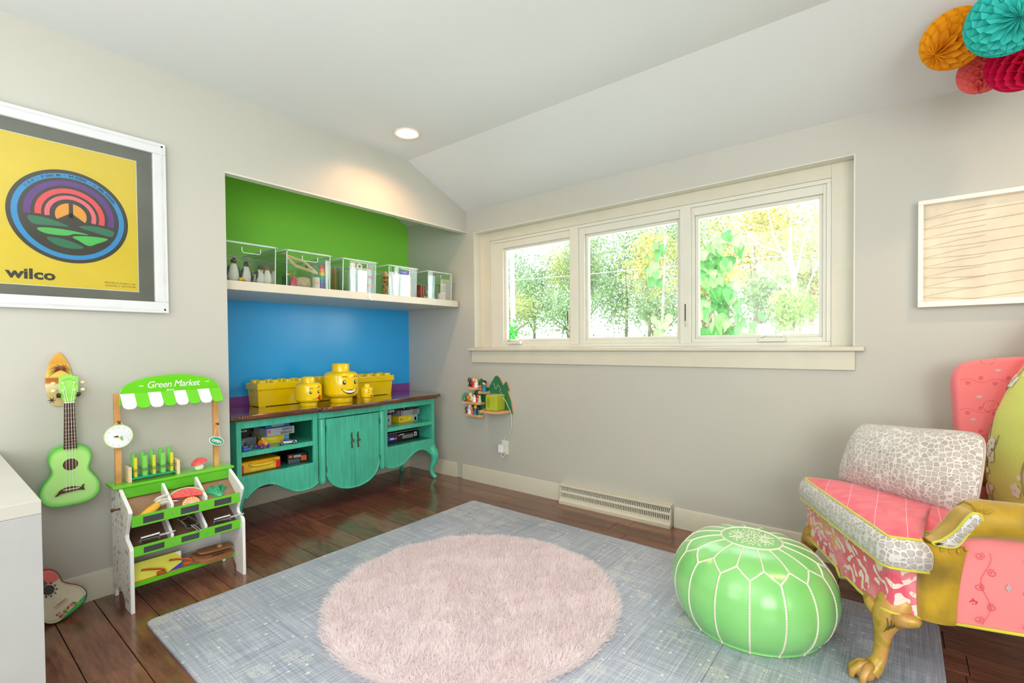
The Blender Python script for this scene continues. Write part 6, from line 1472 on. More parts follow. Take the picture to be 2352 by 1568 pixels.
# --- T cushion
def cush(u, v):      # u across b, v over the front: 0 bottom piping .. 1 back
    return None
tc_ = [(-.028, -.070), (-.028, CW_-.040), (-.010, CW_-.02), (.085, CW_-.02), (.09, CW_-.065), (.60, CW_-.065), (.60, .045), (.09, .045), (.085, -.068), (-.015, -.068)]
tc_ = [(-.030, -.045), (-.032, .20), (-.033, .45), (-.030, CW_-.075), (-.018, CW_-.045), (.02, CW_-.035), (.085, CW_-.035), (.10, CW_-.075), (.60, CW_-.075), (.60, .035), (.10, .035), (.088, -.060), (.03, -.066), (-.015, -.062)]
def in_poly_scale(f, pts, c=(.28, .34)): return [(c[0]+(a-c[0])*f, c[1]+(b_-c[1])*f) for a, b_ in pts]
def offs(pts, d_):
    n = len(pts); out = []
    for i in range(n):
        p0, p1, p2 = Vector(pts[i-1]), Vector(pts[i]), Vector(pts[(i+1) % n]); e1 = (p1-p0).normalized(); e2 = (p2-p1).normalized()
        n1 = Vector((e1.y, -e1.x)); n2 = Vector((e2.y, -e2.x)); bi = (n1+n2); bi = bi.normalized() if bi.length > 1e-6 else n1
        out.append((p1.x+bi.x*d_, p1.y+bi.y*d_))
    return out
dense = []
for i in range(len(tc_)):
    p, q_ = tc_[i], tc_[(i+1) % len(tc_)]; k = max(1, int(math.dist(p, q_)/.03))
    dense += [(p[0]+(q_[0]-p[0])*j/k, p[1]+(q_[1]-p[1])*j/k) for j in range(k)]
sgn_ = 1 if sum(dense[i-1][0]*dense[i][1]-dense[i][0]*dense[i-1][1] for i in range(len(dense))) > 0 else -1
rows_ = []
for (dd, z) in ((-.012, .444), (.0, .447), (.010, .465), (.013, .490), (.010, .515), (.0, .534), (-.016, .546)):
    rows_.append([(a, b_, z-.006*max(0, (b_/.7))) for a, b_ in offs(dense, sgn_*dd)])
n = len(dense); vs = [p for r_ in rows_ for p in r_]
cobj('cushion_band', G().add(vs, [(j*n+i, j*n+(i+1) % n, (j+1)*n+(i+1) % n, (j+1)*n+i) for j in range(len(rows_)-1) for i in range(n)]), F_PEB, ch, smooth=True)
top_r = [rows_[-1]]
for f, dz in ((.93, .010), (.80, .020), (.6, .027), (.35, .030), (.1, .031)):
    top_r.append([(.30+(a-.30)*f, .34+(b_-.34)*f, z+dz+.002*math.sin(b_*60)*(1-f)) for a, b_, z in rows_[-1]])
vs = [p for r_ in top_r for p in r_]
cobj('cushion_top', G().add(vs, [(j*n+i, j*n+(i+1) % n, (j+1)*n+(i+1) % n, (j+1)*n+i) for j in range(len(top_r)-1) for i in range(n)]+[tuple(range((len(top_r)-1)*n, len(top_r)*n))]), F_SEAT, ch, smooth=True)
cobj('cushion_piping', G().tube([(a, b_, z) for a, b_, z in rows_[-1]], .0048, 6, closed=True), F_PIPE, ch, smooth=True)
cobj('cushion_piping', G().tube([(a, b_, z) for a, b_, z in rows_[1]], .0055, 6, closed=True), F_PIPE, ch, smooth=True)
# --- arms (near one at b<0 side, far one mirrored)
def mirb(g, far, sh=0.0):
    if far: g.v = [(a+sh, CW_-b_-.015-sh*.25, z) for a, b_, z in g.v]
    return g
for far in (0, 1):
    # side panel
    def sp(u, v):
        a = .165+.62*u; z = .280+.295*v; return (a, -.022-.010*math.sin(PI*v)+.012*v*0, z)
    cobj('side_panel', mirb(G().grid(sp, 12, 8), far), F_PINK, ch, smooth=True)
    cobj('side_core', mirb(G().box(.26, .78, -.012, .040, .28, .57), far), F_PINK, ch)
    cobj('side_piping', mirb(G().tube([(.10, -.026, .279), (.78, -.026, .283)], .0055, 8), far), F_PIPE, ch, smooth=True)
    # velvet front post wrapping round the front of the arm
    def vp(u, v):
        # u: from inner front corner round to the side, v: bottom..top
        w_ = .085+.022*v**1.5
        if u < .35: f = u/.35; a, b_ = .088-.004*math.sin(PI*f), .055-.080*f
        else: f = (u-.35)/.65; a, b_ = .088+w_*f, -.030-.010*math.sin(PI*min(1, f*1.0))-.004
        z = .276+(.262+.012*f*(u > .35)*0)*v
        return (a, b_-.010*v**3*(u > .2), z)
    cobj('velvet_post', mirb(G().grid(vp, 26, 14), far, .13), F_VELV, ch, smooth=True)
    # rolled arm: sweep of a section along the arm, rising at the front
    spine = [tuple(p) for p in spline([(.098, .0, .520, .022), (.125, -.006, .540, .030), (.155, -.014, .575, .042), (.185, -.022, .612, .054), (.225, -.028, .631, .061), (.30, -.030, .634, .060), (.42, -.028, .634, .058), (.62, -.020, .640, .056), (.74, -.012, .645, .054)], 6)]
    g = G(); vs = []; m_s = 20
    for (a, b_, z, r_) in spine:
        for k in range(m_s):
            t_ = 2*PI*k/m_s; gath = 1+(.035*math.sin(k*3.1+a*40) if a < .26 else .006*math.sin(k*2+a*12))
            vs.append((a+.012*math.sin(t_)*(a < .2), b_+r_*1.0*math.cos(t_)*gath, z+r_*math.sin(t_)*gath))
    fs = [(i*m_s+k, i*m_s+(k+1) % m_s, (i+1)*m_s+(k+1) % m_s, (i+1)*m_s+k) for i in range(len(spine)-1) for k in range(m_s)]+[tuple(range(m_s)), tuple(range((len(spine)-1)*m_s, len(spine)*m_s))]
    cobj('arm_roll', mirb(G().add(vs, fs), far, .13), F_VELV, ch, smooth=True)
    # pebble inlay on the arm front, with piping
    inl = [(.098, .546), (.120, .560), (.150, .597), (.170, .640), (.185, .662), (.203, .660), (.211, .638), (.203, .610), (.183, .592), (.170, .560), (.155, .541), (.125, .538)]
    inl = [tuple(p) for p in spline(inl, 4, True)]
    cx, cz = .157, .597
    def by(a, z): return -.050-.026*max(0, (z-.53)/.13)-.006
    sgi = 1 if sum(inl[i-1][0]*inl[i][1]-inl[i][0]*inl[i-1][1] for i in range(len(inl))) > 0 else -1
    n = len(inl); vs = []
    for q_, dpt in ((0, 0), (.004, -.0045), (.009, -.007)):
        vs += [(a, by(a, z)+dpt, z) for a, z in offs(inl, -sgi*q_)]
    g = G()
    fs = [(j*n+i, j*n+(i+1) % n, (j+1)*n+(i+1) % n, (j+1)*n+i) for j in range(2) for i in range(n)]+[tuple(range(2*n, 3*n))]
    cobj('arm_inlay', mirb(G().add(vs, fs), far, .13), F_PEB, ch, smooth=True)
    # padded velvet body under the inlay so it sits on the arm
    cobj('inlay_pad', mirb(G().add([(a, by(a, z)+.001, z) for a, z in inl]+[(a, -.01, z) for a, z in inl], [tuple(range(n)), tuple(reversed(range(n, 2*n)))]+[(i, (i+1) % n, n+(i+1) % n, n+i) for i in range(n)]), far, .13), F_VELV, ch, smooth=40)
    cobj('inlay_piping', mirb(G().tube([(a, by(a, z)-.001, z) for a, z in inl], .0038, 6, closed=True), far, .13), F_PIPE, ch, smooth=True)
    for k in range(9):
        a0, z0_ = [(.20, .672), (.215, .665), (.222, .645), (.218, .622), (.205, .600), (.125, .532), (.145, .530), (.165, .534), (.182, .545)][k]
        a1, z1_ = [(.215, .690), (.240, .680), (.252, .650), (.247, .612), (.230, .585), (.122, .512), (.146, .508), (.170, .512), (.190, .525)][k]
        by1 = by(a0, z0_)
        cobj('velvet_pleat', mirb(G().tube([(a0, by1+.004, z0_), ((a0+a1)/2, by1+.001, (z0_+z1_)/2), (a1, by1+.014, z1_)], [.004, .0035, .001], 6), far, .13), F_VELV, ch, smooth=True)
    # wing
    wo = [(.62, .60), (.585, .72), (.572, .84), (.566, .93), (.562, 1.02), (.575, 1.075), (.61, 1.108), (.68, 1.122), (.78, 1.132), (.95, 1.138), (.95, .60)]
    wo = [tuple(p) for p in spline(wo[:-2], 5)]+wo[-2:]
    cobj('wing', mirb(G().prism(wo, -.012, .040, ax='y'), far), F_WING, ch, bevel=.014, seg=4, smooth=50)
# --- inside back, chartreuse blossom; leans back
def ib(u, v):
    b_ = .045+.655*u; z = .50+.80*v
    al_ = [.640, .640, .646, .668, .715, .79, .86]
    k = v*6; i = min(5, int(k)); f = k-i; a = al_[i]*(1-f)+al_[i+1]*f
    bul = .05*math.sin(PI*min(1, max(0, u)))**.8*math.sin(PI*min(1, .15+.8*v))
    rnd = .07*(1-min(1, math.sin(PI*u)*2.6))**2
    return (a-bul+rnd, b_, z)
cobj('inside_back', G().grid(ib, 24, 24), F_BLOS, ch, smooth=True)
# blossom branches printed on the inside back
def ibn(u, v, off=.003):
    a, b_, z = ib(u, v); return (a-off, b_, z)
BR1 = mat((160, 140, 100), .8); FLW = mat((238, 238, 226), .8); FLC = mat((206, 208, 160), .8)
def flower(u, v, sc, petals):
    g = G(); c0 = Vector(ibn(u, v, .004))
    for k in range(petals):
        a = 2*PI*k/petals+u*9; rr = sc*.62 if petals > 1 else 0
        cu_, cv_ = u+rr*math.cos(a)/.655, v+rr*math.sin(a)/.80
        pts = [ibn(min(1, max(0, cu_+sc*.48*math.cos(t*PI/5)/.655)), cv_+sc*.48*math.sin(t*PI/5)/.80, .0035+.0002*k) for t in range(10)]
        g.add(pts, [tuple(range(10))])
    return g
for bi, ctrl in enumerate(([(.80, .02), (.86, .12), (.90, .22), (.87, .33), (.93, .45), (.96, .56)], [(.90, .24), (.80, .33), (.78, .40)], [(.93, .62), (.86, .70), (.90, .80), (.97, .88)], [(.5, .05), (.55, .25), (.45, .45), (.52, .62), (.44, .8)], [(.2, .1), (.16, .35), (.24, .6)])):
    pts = [tuple(p) for p in spline(ctrl, 6)]
    cobj('printed_branch', G().tube([ibn(u, v, .0015) for u, v in pts], [.0042*(1-.5*i/len(pts)) for i in range(len(pts))], 6), BR1, ch, smooth=True)
    rq = random.Random(bi*7+3)
    for k in range(9 if bi in (0, 3) else 6):
        u, v = pts[int((k+.5)/9*len(pts)) % len(pts)]; u += rq.uniform(-.06, .06); v += rq.uniform(-.03, .03)
        if k % 4 == 1:
            cobj('printed_blossom', flower(u, v, .026, 5), FLW, ch, fixn=False); cobj('blossom_centre', flower(u, v, .012, 1).mp(lambda a, b_, z: (a-.001, b_, z)), FLC, ch, fixn=False)
        else: cobj('printed_bud', flower(u, v, rq.uniform(.017, .026), 1), FLW, ch, fixn=False)
# stitched vines on the pink side panel and the wing
ST = mat((214, 74, 92), .7); SG = mat((200, 176, 180), .8)
def stitch(fn, curves, nm):
    g = G()
    for c_ in curves:
        P_ = [tuple(p) for p in spline(c_, 7)]
        for i in range(0, len(P_)-1, 2): g.tube([fn(*P_[i]), fn(*P_[i+1])], .0011, 4)
    cobj(nm, g, ST, ch, kind='stuff')
def spiral(cx, cy, r_, t=1, a0=0): return [(cx+r_*(1-.75*i/11)*math.cos(a0+t*i*.85), cy+r_*(1-.75*i/11)*math.sin(a0+t*i*.85)) for i in range(12)]
sidef = lambda a, z: (a, -.0335-.002, z)
cv = []
for x0_ in (.245, .36, .50, .64):
    for k, z_ in enumerate((.31, .355, .415, .465, .515)):
        s_ = 1 if k % 2 else -1; cv.append(spiral(x0_+s_*.016, z_, .013, s_, 1.2))
    cv.append([(x0_+.012*math.sin(z_*40), z_) for z_ in [.295+.018*i for i in range(14)]])
stitch(sidef, cv, 'stitched_vine')
for (a, z) in ((.30, .425), (.44, .35), (.57, .47)): cobj('stitched_diamond', G().flat([(a-.008, z), (a, z+.014), (a+.008, z), (a, z-.014)], -.0352, ax='y'), SG, ch)
wingf = lambda a, z: (a, CW_-.015-.040-.0005, z)
cv = []
for z0_ in (.80, .90, 1.03):
    for k in range(5): s_ = 1 if k % 2 else -1; cv.append(spiral(.60+.045*k, z0_+s_*.010, .009, s_, .5))
    cv.append([(.575+.02*i, z0_+.008*math.sin(i*1.3)) for i in range(12)])
stitch(wingf, cv, 'stitched_vine')
for (a, z) in ((.64, .96), (.70, 1.075), (.62, .86)): cobj('stitched_diamond', G().flat([(a-.013, z), (a, z+.007), (a+.013, z), (a, z-.007)], CW_-.0558, ax='y'), SG, ch)
cobj('back_core', G().prism([(.70, .30), (.84, .30), (1.0, 1.315), (.885, 1.315), (.80, 1.15), (.72, .98), (.70, .72)], .03, CW_-.045, ax='y'), F_PINK, ch, bevel=.02, seg=3)
# --- carved gilt legs
m_, nt, b = newmat('carved_gilt_wood'); v = coords(nt)
L(nt, ramp(nt, noise(nt, v, 16, 4, .6), [(.3, (150, 116, 34)), (.5, (196, 162, 70)), (.62, (206, 150, 90)), (.75, (186, 178, 84))]), b.inputs['Base Color']); b.inputs['Roughness'].default_value = .36; b.inputs['Metallic'].default_value = .15
bump(nt, b, noise(nt, v, 60, 3), .3, .002); M_GILT = m_; GDK = mat((96, 74, 20), .5)
def gleg(name_b, far, z_base):
    lg_ = G(); ctrl = [(.060, .045, .300, .052), (.035, .035, .262, .050), (.018, .030, .225, .040), (.008, .028, .180, .026), (.002, .026, .130, .021), (-.006, .024, .090, .021), (-.022, .018, .062, .026), (-.042, .010, .042, .030)]
    sp_ = [tuple(p) for p in spline(ctrl, 5)]
    lg_.tube([p[:3] for p in sp_], [p[3] for p in sp_], 16)
    lg_.v = [(a, b_, z+z_base*(1-z/.3) if False else max(z, z_base)) for a, b_, z in lg_.v]
    lo = cobj('leg', mirb(lg_, far), M_GILT, ch, smooth=True)
    cobj('knee_bracket', mirb(G().tube([(.03, .002, .250), (.055, -.014, .256), (.078, -.018, .260), (.090, -.018, .264)], [.032, .024, .019, .008], 12), far), M_GILT, lo, smooth=True)
    cobj('knee_bracket', mirb(G().tube([(.010, .05, .245), (.004, .10, .250), (.006, .16, .258)], [.034, .024, .008], 12), far), M_GILT, lo, smooth=True)
    cobj('ball', mirb(G().ball((-.058, .003, z_base+.026), (.030, .030, .026), 18, 10), far), M_GILT, lo, smooth=True)
    for k, (da, db) in enumerate(((-.040, -.006), (-.030, .024), (-.020, -.034), (.006, .018))):
        cobj('claw_toe', mirb(G().tube([(-.030, .014, .066), (-.045+da*.55, .010+db*.7, .060), (-.056+da*.95, .006+db*1.05, .036), (-.058+da, .004+db*1.1, z_base+.008), (-.056+da*.85, .004+db, z_base+.001)], [.016, .014, .012, .009, .004], 10), far), M_GILT, lo, smooth=True)
    for k in range(6):
        x_ = .030+.010*k
        cobj('carved_groove', mirb(G().tube([(x_-.028, -.008-.002*k, .250-.004*k), (x_-.026, -.014, .225+.004*k), (x_-.036, -.006, .198+.008*k)], [.0012, .0028, .0008], 5), far), GDK, lo)
    for k in range(4):
        cobj('carved_groove', mirb(G().tube([(-.012, .035+.012*k, .262), (-.016+.004*k, .030+.010*k, .235), (-.010, .022+.006*k, .205)], [.001, .0026, .0008], 5), far), GDK, lo)
gleg('near', 0, .0128); gleg('far', 1, .0128 if False else .0)
for b_ in (.05, CW_-.06):
    cobj('rear_leg', G().tube([(.80, b_, .32), (.82, b_, .2), (.86, b_, .0)], [.03, .024, .02], 10), M_GILT, ch, smooth=True)

# pillow on the seat
pl_ = thing('throw_pillow', 'silvery pebble-textured oblong pillow leaning on the armchair seat', 'pillow', (.05, 2.6, .56))
BL, TL, BR_, TR_ = Vector(cp_(.118, .705, .533)), Vector(cp_(.215, .725, .822)), Vector(cp_(.345, .205, .553)), Vector(cp_(.455, .335, .858))
mid = (BL+TL+BR_+TR_)/4; nrm_ = ((BR_-BL).cross(TL-BL)).normalized()
if nrm_.dot(Vector((0, 0, 1.2))-mid) < 0 and False: nrm_ = -nrm_
def pw(u, v, s_):
    p = BL*(1-u)*(1-v)+BR_*u*(1-v)+TL*(1-u)*v+TR_*u*v
    e = (max(0, 1-abs(2*u-1)**2.4))**.62*(max(0, 1-abs(2*v-1)**2.2))**.62
    cu_, cv_ = 2*u-1, 2*v-1; q4 = (abs(cu_)*abs(cv_))**6*.04; u, v = u-cu_*q4, v-cv_*q4
    p = BL*(1-u)*(1-v)+BR_*u*(1-v)+TL*(1-u)*v+TR_*u*v
    cx = (u-.5)*(1-.0)*-.05*(1-abs(2*v-1)**2)*0
    pin_ = -.012*(math.sin(PI*u))*(2*v-1)
    pin2 = .006*(math.sin(PI*v))*(2*u-1)
    wr = .0035*math.sin(u*17+v*9)*e
    return tuple(p+nrm_*(s_*(.098*e+wr))+Vector((0, 0, 1))*pin_*.5+(BR_-BL).normalized()*pin2)
obj('pillow_front', G().grid(lambda u, v: pw(u, v, 1), 28, 22), F_PEB, pl_, smooth=True)
obj('pillow_back', G().grid(lambda u, v: pw(u, v, -1), 28, 22), F_PEB, pl_, smooth=True)
edge_ = [pw(i/24, 0, 0) for i in range(24)]+[pw(1, i/18, 0) for i in range(18)]+[pw(1-i/24, 1, 0) for i in range(24)]+[pw(0, 1-i/18, 0) for i in range(18)]
obj('pillow_piping', G().tube(edge_, .0042, 6, closed=True), mat((190, 180, 170), .6), pl_, smooth=True)

# ================================================================== HONEYCOMB PAPER BALLS
def comb(label, c, r_, axis, col, str_top, nsheet=26, cells=5):
    t = thing('paper_honeycomb_ball', label, 'paper ball', c, 0, 'honeycomb paper balls hung from the ceiling')
    m, nt, b = newmat('tissue_%d_%d_%d' % col); out = nt.nodes['Material Output']
    b.inputs['Base Color'].default_value = lin(col); b.inputs['Roughness'].default_value = .8
    tr = N(nt, 'ShaderNodeBsdfTranslucent', Color=lin(col)); mx = N(nt, 'ShaderNodeMixShader'); mx.inputs[0].default_value = .35
    L(nt, b.outputs[0], mx.inputs[1]); L(nt, tr.outputs[0], mx.inputs[2]); L(nt, mx.outputs[0], out.inputs[0])
    ax = Vector(axis).normalized(); e1 = ax.orthogonal().normalized(); e2 = ax.cross(e1); C_ = Vector(c)
    NR, NZ = 3, 84
    g = G()
    for s_ in range(nsheet):
        a0 = 2*PI*s_/nsheet; vs = []
        for i in range(NZ+1):
            z = -1+2*i/NZ; zz = math.sin(z*PI/2)
            ph_ = (zz*cells*1.15+20+(1.0 if s_ % 2 else 0)) ; tri_ = 1-abs((ph_ % 2)-1)*2 ; tri_ = max(-1, min(1, tri_*1.8))
            rm = math.sqrt(max(0, 1-zz*zz))
            for k in range(NR+1):
                f = .0+1.0*k/NR; rr = rm*f; aa = a0+tri_*PI/nsheet*.96
                vs.append(C_+ax*(zz*r_)+(e1*math.cos(aa)+e2*math.sin(aa))*(rr*r_))
        g.add(vs, [(i*(NR+1)+k, i*(NR+1)+k+1, (i+1)*(NR+1)+k+1, (i+1)*(NR+1)+k) for i in range(NZ) for k in range(NR)])
    o = obj('tissue_sheets', g, m, t, kind='stuff', fixn=False)
    obj('string', G().tube([tuple(C_+Vector((0, 0, r_*.9))), str_top], .0009, 5), mat((230, 230, 226), .5), t)
def czt(y): return CZ if y < KY else CZ-SL*(y-KY)
rtv = Vector((.78, .626, 0)); fv = Vector((-.626, .78, 0))
for (lab, c, r_, ax, col, cells) in (
    ('ochre yellow honeycomb paper ball, leftmost of the cluster', (.162, 2.690, 2.428), .112, -rtv*.80-Vector((0, 0, .62))-fv*.1, (246, 176, 16), 4),
    ('turquoise honeycomb paper ball at the top of the cluster', (.285, 2.420, 2.322), .118, -rtv*.45-Vector((0, 0, .45))-fv*.75, (60, 206, 196), 5),
    ('coral pink honeycomb paper ball at the bottom of the cluster', (.262, 2.860, 2.335), .085, Vector((0, 0, -1))-rtv*.2, (250, 130, 126), 5),
    ('magenta honeycomb paper ball, rightmost of the cluster', (.352, 2.690, 2.268), .104, Vector((0, 0, -1))+rtv*.25-fv*.2, (226, 20, 90), 5)):
    comb(lab, c, r_, ax, col, (c[0], c[1], czt(c[1])), cells=cells)

# ================================================================== OUTSIDE THE WINDOW
def leafmat(name, c, tr=.4):
    m, nt, b = newmat(name); out = nt.nodes['Material Output']; v = coords(nt)
    cc = ramp(nt, noise(nt, v, 1.7, 4, .7), [(.3, tuple(x*.66 for x in c)), (.5, c), (.7, tuple(min(255, x*1.22) for x in c))])
    L(nt, cc, b.inputs['Base Color']); b.inputs['Roughness'].default_value = .5
    tl = N(nt, 'ShaderNodeBsdfTranslucent'); L(nt, cc, tl.inputs[0]); mx = N(nt, 'ShaderNodeMixShader'); mx.inputs[0].default_value = tr
    L(nt, b.outputs[0], mx.inputs[1]); L(nt, tl.outputs[0], mx.inputs[2]); L(nt, mx.outputs[0], out.inputs[0]); return m
BARK = mat((150, 136, 122), .8, var=.2); BARKL = mat((186, 176, 162), .8, var=.15)
m_g = mat((150, 176, 104), .9, var=.15)
struct('ground', G().add([(-60, 3.6, -1.2), (30, 3.6, -1.2), (30, 30, 1.2), (-60, 30, 1.2), (-60, 60, 2.2), (30, 60, 2.2)], [(0, 1, 2, 3), (3, 2, 5, 4)]), m_g)
def crown(nm, label, base, top, radii, n, size, mt, bark=BARK, tr=.09, grp='trees beyond the window', clumps=10, seed=1, cat='tree', br=5):
    r_ = np.random.default_rng(seed); bx_, by_, bz_ = base
    t = thing(nm, label, cat, base, 0, grp)
    cl = r_.normal(0, 1, (clumps, 3)); cl /= np.linalg.norm(cl, axis=1)[:, None]; cl *= (r_.random((clumps, 1))**.4)*.62
    k = r_.integers(0, clumps, n); p = cl[k]+r_.normal(0, .19, (n, 3)); p *= np.array(radii); p += np.array(top)
    a = r_.normal(0, 1, (n, 3)); a /= np.linalg.norm(a, axis=1)[:, None]
    b_ = r_.normal(0, 1, (n, 3)); b_ -= (b_*a).sum(1)[:, None]*a; b_ /= np.linalg.norm(b_, axis=1)[:, None]
    sz = (size*r_.uniform(.6, 1.3, n))[:, None]
    V = np.stack([p-a*sz, p+b_*sz*.55, p+a*sz, p-b_*sz*.55], 1)-np.array(base)
    me = bpy.data.meshes.new('crown'); me.vertices.add(n*4); me.vertices.foreach_set('co', V.reshape(-1))
    me.loops.add(n*4); me.loops.foreach_set('vertex_index', np.arange(n*4, dtype=np.int32)); me.polygons.add(n)
    me.polygons.foreach_set('loop_start', np.arange(0, n*4, 4, dtype=np.int32)); me.update(calc_edges=True); me.materials.append(mt)
    o = bpy.data.objects.new('crown', me); COL.objects.link(o); o.parent = t; o['kind'] = 'stuff'
    obj('trunk', G().tube([(bx_, by_, bz_), (bx_+.15*tr*5, by_, (bz_+top[2])/2), tuple(top)], [tr, tr*.8, tr*.35], 8), bark, t, smooth=True)
    for i in range(br):
        q = cl[i % clumps]*np.array(radii)*1.1+np.array(top); f = r_.uniform(.35, .8); s0 = np.array([bx_, by_, bz_+(top[2]-bz_)*f])
        md = (s0+q)/2+r_.normal(0, .15, 3)
        obj('branch', G().tube([tuple(s0), tuple(md), tuple(q)], [tr*.45, tr*.3, tr*.08], 6), bark, t, smooth=True)
    return t
LMS = [leafmat('leaf_yellow_green', (206, 212, 140)), leafmat('leaf_mid_green', (158, 188, 136)), leafmat('leaf_golden', (228, 216, 134)), leafmat('leaf_grey_green', (168, 192, 156)), leafmat('leaf_rust', (210, 130, 104))]
nm_ = ['yellow-green', 'mid green', 'golden yellow', 'grey-green', 'rusty red']
specs = [(-29, 27, 5.2, 3.4, 4.2, 1), (-35, 28, 5.4, 3.6, 4.2, 0), (-42, 28, 5.4, 4.0, 4.4, 3), (4.5, 24, 5.4, 2.8, 3.8, 0), (-22.5, 27, 5.4, 3.4, 3.6, 0), (-19.0, 26, 4.2, 2.6, 3.4, 1), (-16.2, 28, 5.6, 3.0, 4.0, 3), (-12.9, 27, 5.8, 2.9, 4.4, 1), (-17.5, 29, 6.6, 3.6, 4.2, 0), (-24.5, 29, 6.0, 3.4, 4.2, 1), (-10.8, 30, 7.2, 3.2, 4.0, 3), (-10.2, 24, 4.6, 2.0, 3.1, 2), (-8.4, 27, 5.6, 2.4, 4.2, 0),
         (-5.2, 24, 5.6, 2.6, 3.4, 2), (-3.4, 27, 5.0, 2.8, 3.8, 0), (-4.4, 21, 2.9, 2.0, 1.9, 1), (-.6, 24, 5.8, 2.4, 3.0, 0), (-1.6, 23, 3.0, 1.5, 1.5, 4), (-13.8, 22, 2.9, 2.2, 1.9, 1), (-17.0, 21, 2.8, 2.4, 2.0, 0), (-8.6, 21, 3.0, 2.0, 1.7, 3), (-20.5, 23, 3.0, 2.4, 2.1, 3), (-5.8, 19, 3.6, 1.7, 1.2, 2), (1.0, 21, 3.4, 2.0, 2.4, 1)]
for i, (x, y, z, rx, rz, c) in enumerate(specs):
    side = 'left' if x < -14 else ('middle' if x < -7 else 'right')
    crown('tree', '%s tree in woods behind the %s pane, %s' % (nm_[c], side, ('tall at the back', 'of middle height', 'low in front')[0 if z > 5 else (1 if z > 3.5 else 2)]+(', far right' if x > 2 else ', rightmost in view' if x > -.7 else ', outermost of all' if x < -40 else ', second from left' if x < -33 else ', third from left' if x < -27 else ', farther left' if x < -23.5 else ', leftmost in view' if x < -20 else '')),
          (x, y, -1.2+(y-3.6)*.09), (x, y, z), (rx, rx*.8, rz), int(1500*rx*rz/3), .085, LMS[c], seed=i+3, clumps=16, tr=.10, br=7)
# slim bare tree with forked branches
t = thing('bare_tree', 'slim pale tree with bare forked branches behind the right pane', 'tree', (-2.3, 16, -.1))
obj('trunk', G().tube([(-2.25, 16, -.1), (-2.35, 16, 1.6), (-2.42, 16, 3.0), (-2.55, 16, 3.9)], [.12, .10, .085, .06], 8), BARKL, t, smooth=True)
for P_ in ([(-2.42, 16, 2.9), (-2.2, 16, 4.0), (-1.95, 16, 4.9), (-1.85, 16, 5.8)], [(-2.45, 16, 3.3), (-2.9, 16, 4.2), (-3.1, 16, 5.2), (-3.2, 16, 6.0)], [(-2.5, 16, 3.6), (-2.5, 16, 4.6), (-2.35, 16, 5.8)], [(-2.5, 16, 3.7), (-3.3, 16, 4.1), (-4.2, 16, 4.4), (-5.2, 16, 4.9)],
           [(-2.4, 16, 2.4), (-2.8, 16, 2.9), (-3.2, 16, 3.4)], [(-2.3, 16, 1.9), (-2.0, 16, 3.0), (-1.6, 16, 4.0)], [(-3.3, 16, 4.1), (-3.7, 16, 4.6), (-3.9, 16, 5.3)], [(-4.6, 16, 2.0), (-4.9, 16, 3.4), (-5.3, 16, 5.4)], [(-4.9, 16, 3.4), (-4.4, 16, 4.3), (-4.0, 16, 5.2)]):
    obj('branch', G().tube([tuple(p) for p in spline(P_, 4)], [.05*(1-.85*k/(4*(len(P_)-1))) for k in range(4*(len(P_)-1)+1)], 6), BARKL, t, smooth=True)
crown('sapling', 'leafy pale green sapling at the lower right of the right pane', (-1.38, 9, -.8), (-1.36, 9, 1.66), (.46, .35, .62), 900, .05, leafmat('sapling_leaf', (196, 224, 140)), tr=.03, seed=44, clumps=12, grp=None)
crown('shrub', 'bright green shrub at the lower left of the left pane', (-6.6, 8, -.9), (-6.6, 8, 1.45), (.45, .4, .55), 500, .06, leafmat('shrub_leaf', (120, 220, 90)), tr=.03, seed=45, clumps=8, grp=None, cat='shrub')
t = thing('utility_pole', 'pale utility pole behind the left window pane', 'pole', (-11.2, 14, -.3))
obj('pole_shaft', G().tube([(-11.15, 14, -.3), (-11.22, 14, 6.5)], [.10, .085], 12), mat((232, 230, 226), .7), t, smooth=True)
obj('crossarm', G().box(-11.9, -10.5, 13.95, 14.05, 5.9, 6.0), BARK, t)
t = thing('overhead_wire', 'thin overhead wire crossing behind all three window panes', 'wire', (-5, 14, 3.6))
obj('wire', G().tube([(-16+22*i/20, 14, 3.72-.35*i/20-.10*math.sin(PI*i/20)) for i in range(21)], .014, 5), mat((206, 208, 212), .5), t, smooth=True)
t = thing('low_building', 'low white building with small purple and peach posters beyond the right pane', 'building', (-3.6, 20, .3))
obj('facade', G().box(-5.6, -1.6, 20, 22.5, .2, 1.86), mat((244, 244, 242), .7), t)
obj('roof_edge', G().box(-5.7, -1.5, 19.9, 22.6, 1.86, 1.92), mat((236, 236, 238), .6), t)
for (a, c) in ((-4.55, (196, 120, 214)), (-4.2, (250, 206, 196)), (-3.9, (246, 214, 160))): obj('poster', G().box(a, a+.26, 19.97, 20, 1.30, 1.62), mat(c, .6), t)
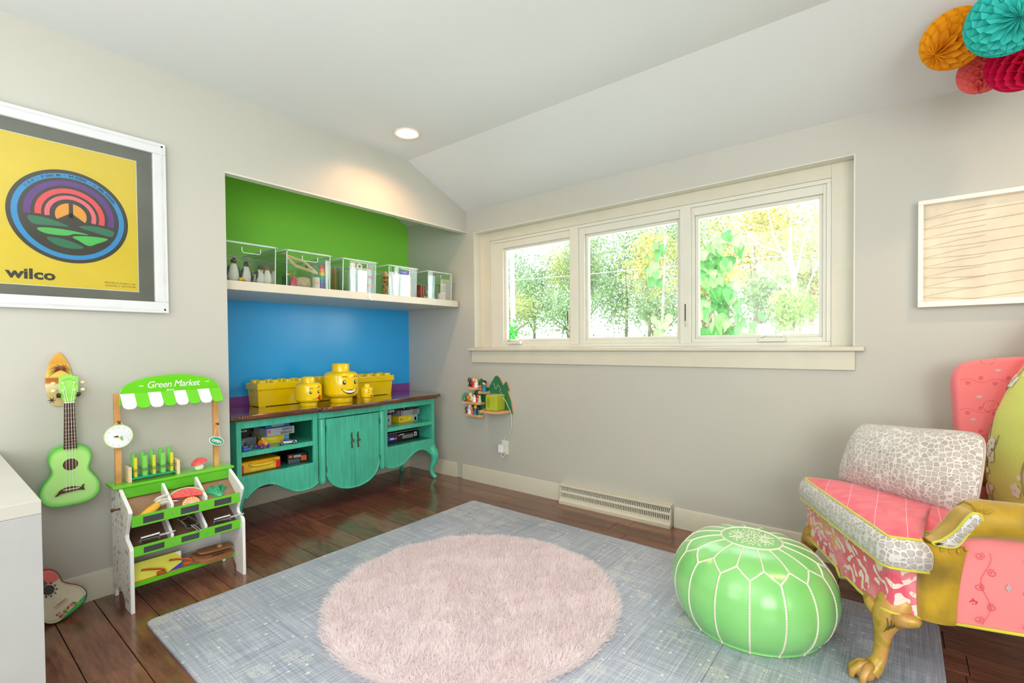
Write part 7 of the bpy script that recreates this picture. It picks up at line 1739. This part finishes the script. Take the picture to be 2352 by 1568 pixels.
# large heart-shaped leaves close to the glass
def heart(fold, curl, sz):
    o_ = [(0, .0), (.22, .10), (.40, .04), (.50, -.18), (.46, -.42), (.28, -.72), (.0, -1.02)]
    pts = [tuple(p) for p in spline(o_, 3)]; n = len(pts); vs = []; fs = []
    for i, (x, y) in enumerate(pts):
        z = -curl*y*y
        vs += [(0, y, z-.02), (x*.55, y, z+fold*x*.55), (x, y, z+fold*x*.6), (-x*.55, y, z+fold*x*.55), (-x, y, z+fold*x*.6)]
        if i:
            a = 5*(i-1); b_ = 5*i; fs += [(a, b_, b_+1, a+1), (a+1, b_+1, b_+2, a+2), (a, a+3, b_+3, b_), (a+3, a+4, b_+4, b_+3)]
    me = bpy.data.meshes.new('leaf'); me.from_pydata([(x*sz, y*sz, z*sz) for x, y, z in vs], [], fs); me.shade_smooth(); return me
LM1, LM2 = leafmat('big_leaf_a', (124, 190, 116), .35), leafmat('big_leaf_b', (186, 226, 158), .45)
hearts = []
for k in range(4):
    me = heart(.35+.15*k, .15+.1*k, .15); me.materials.append(LM1 if k % 2 else LM2); hearts.append(me)
t = thing('large_leaved_vine', 'young tree with large drooping heart-shaped leaves close outside the window', 'tree', (-1.5, 5.2, -1.0))
for P_ in ([(-1.50, 5.2, -1.0), (-1.47, 5.2, .8), (-1.53, 5.2, 1.7), (-1.50, 5.2, 2.3)], [(-1.42, 5.25, -1.0), (-1.38, 5.25, 1.3), (-1.40, 5.25, 1.8)], [(-1.50, 5.2, 1.2), (-1.25, 5.15, 1.42), (-1.15, 5.1, 1.45)], [(-2.2, 5.3, -1.0), (-2.1, 5.3, 1.2), (-2.05, 5.3, 2.4)]):
    obj('stem', G().tube([tuple(p) for p in spline(P_, 4)], .017, 7), BARKL, t, smooth=True)
rr = random.Random(11); cnt = 0
for k in range(190):
    if k < 150:
        f = rr.random(); z = 1.18+1.12*f; wx_ = .22+.06*math.sin(z*9)+(.10 if z < 1.5 else 0); x = -1.50+rr.uniform(-wx_, wx_)*(1 if z < 1.5 else .9)+(.05 if z < 1.5 else 0); y = 5.2+rr.uniform(-.18, .14)
    elif k < 164: x = rr.uniform(-1.45, -1.08); z = rr.uniform(1.22, 1.44); y = 5.1
    else: x = -2.08+rr.uniform(-.22, .14); z = rr.choice([rr.uniform(1.9, 2.35), rr.uniform(1.15, 1.55)]); y = 5.3+rr.uniform(-.1, .1)
    o = bpy.data.objects.new('leaf', hearts[k % 4]); COL.objects.link(o); o.parent = t
    o.location = (x+1.5, y-5.2, z+1.0); o.rotation_euler = (rr.uniform(.9, 1.9), rr.uniform(-.5, .5), rr.uniform(-1.3, 1.3)); s_ = rr.uniform(.5, .9); o.scale = (s_, s_, s_)
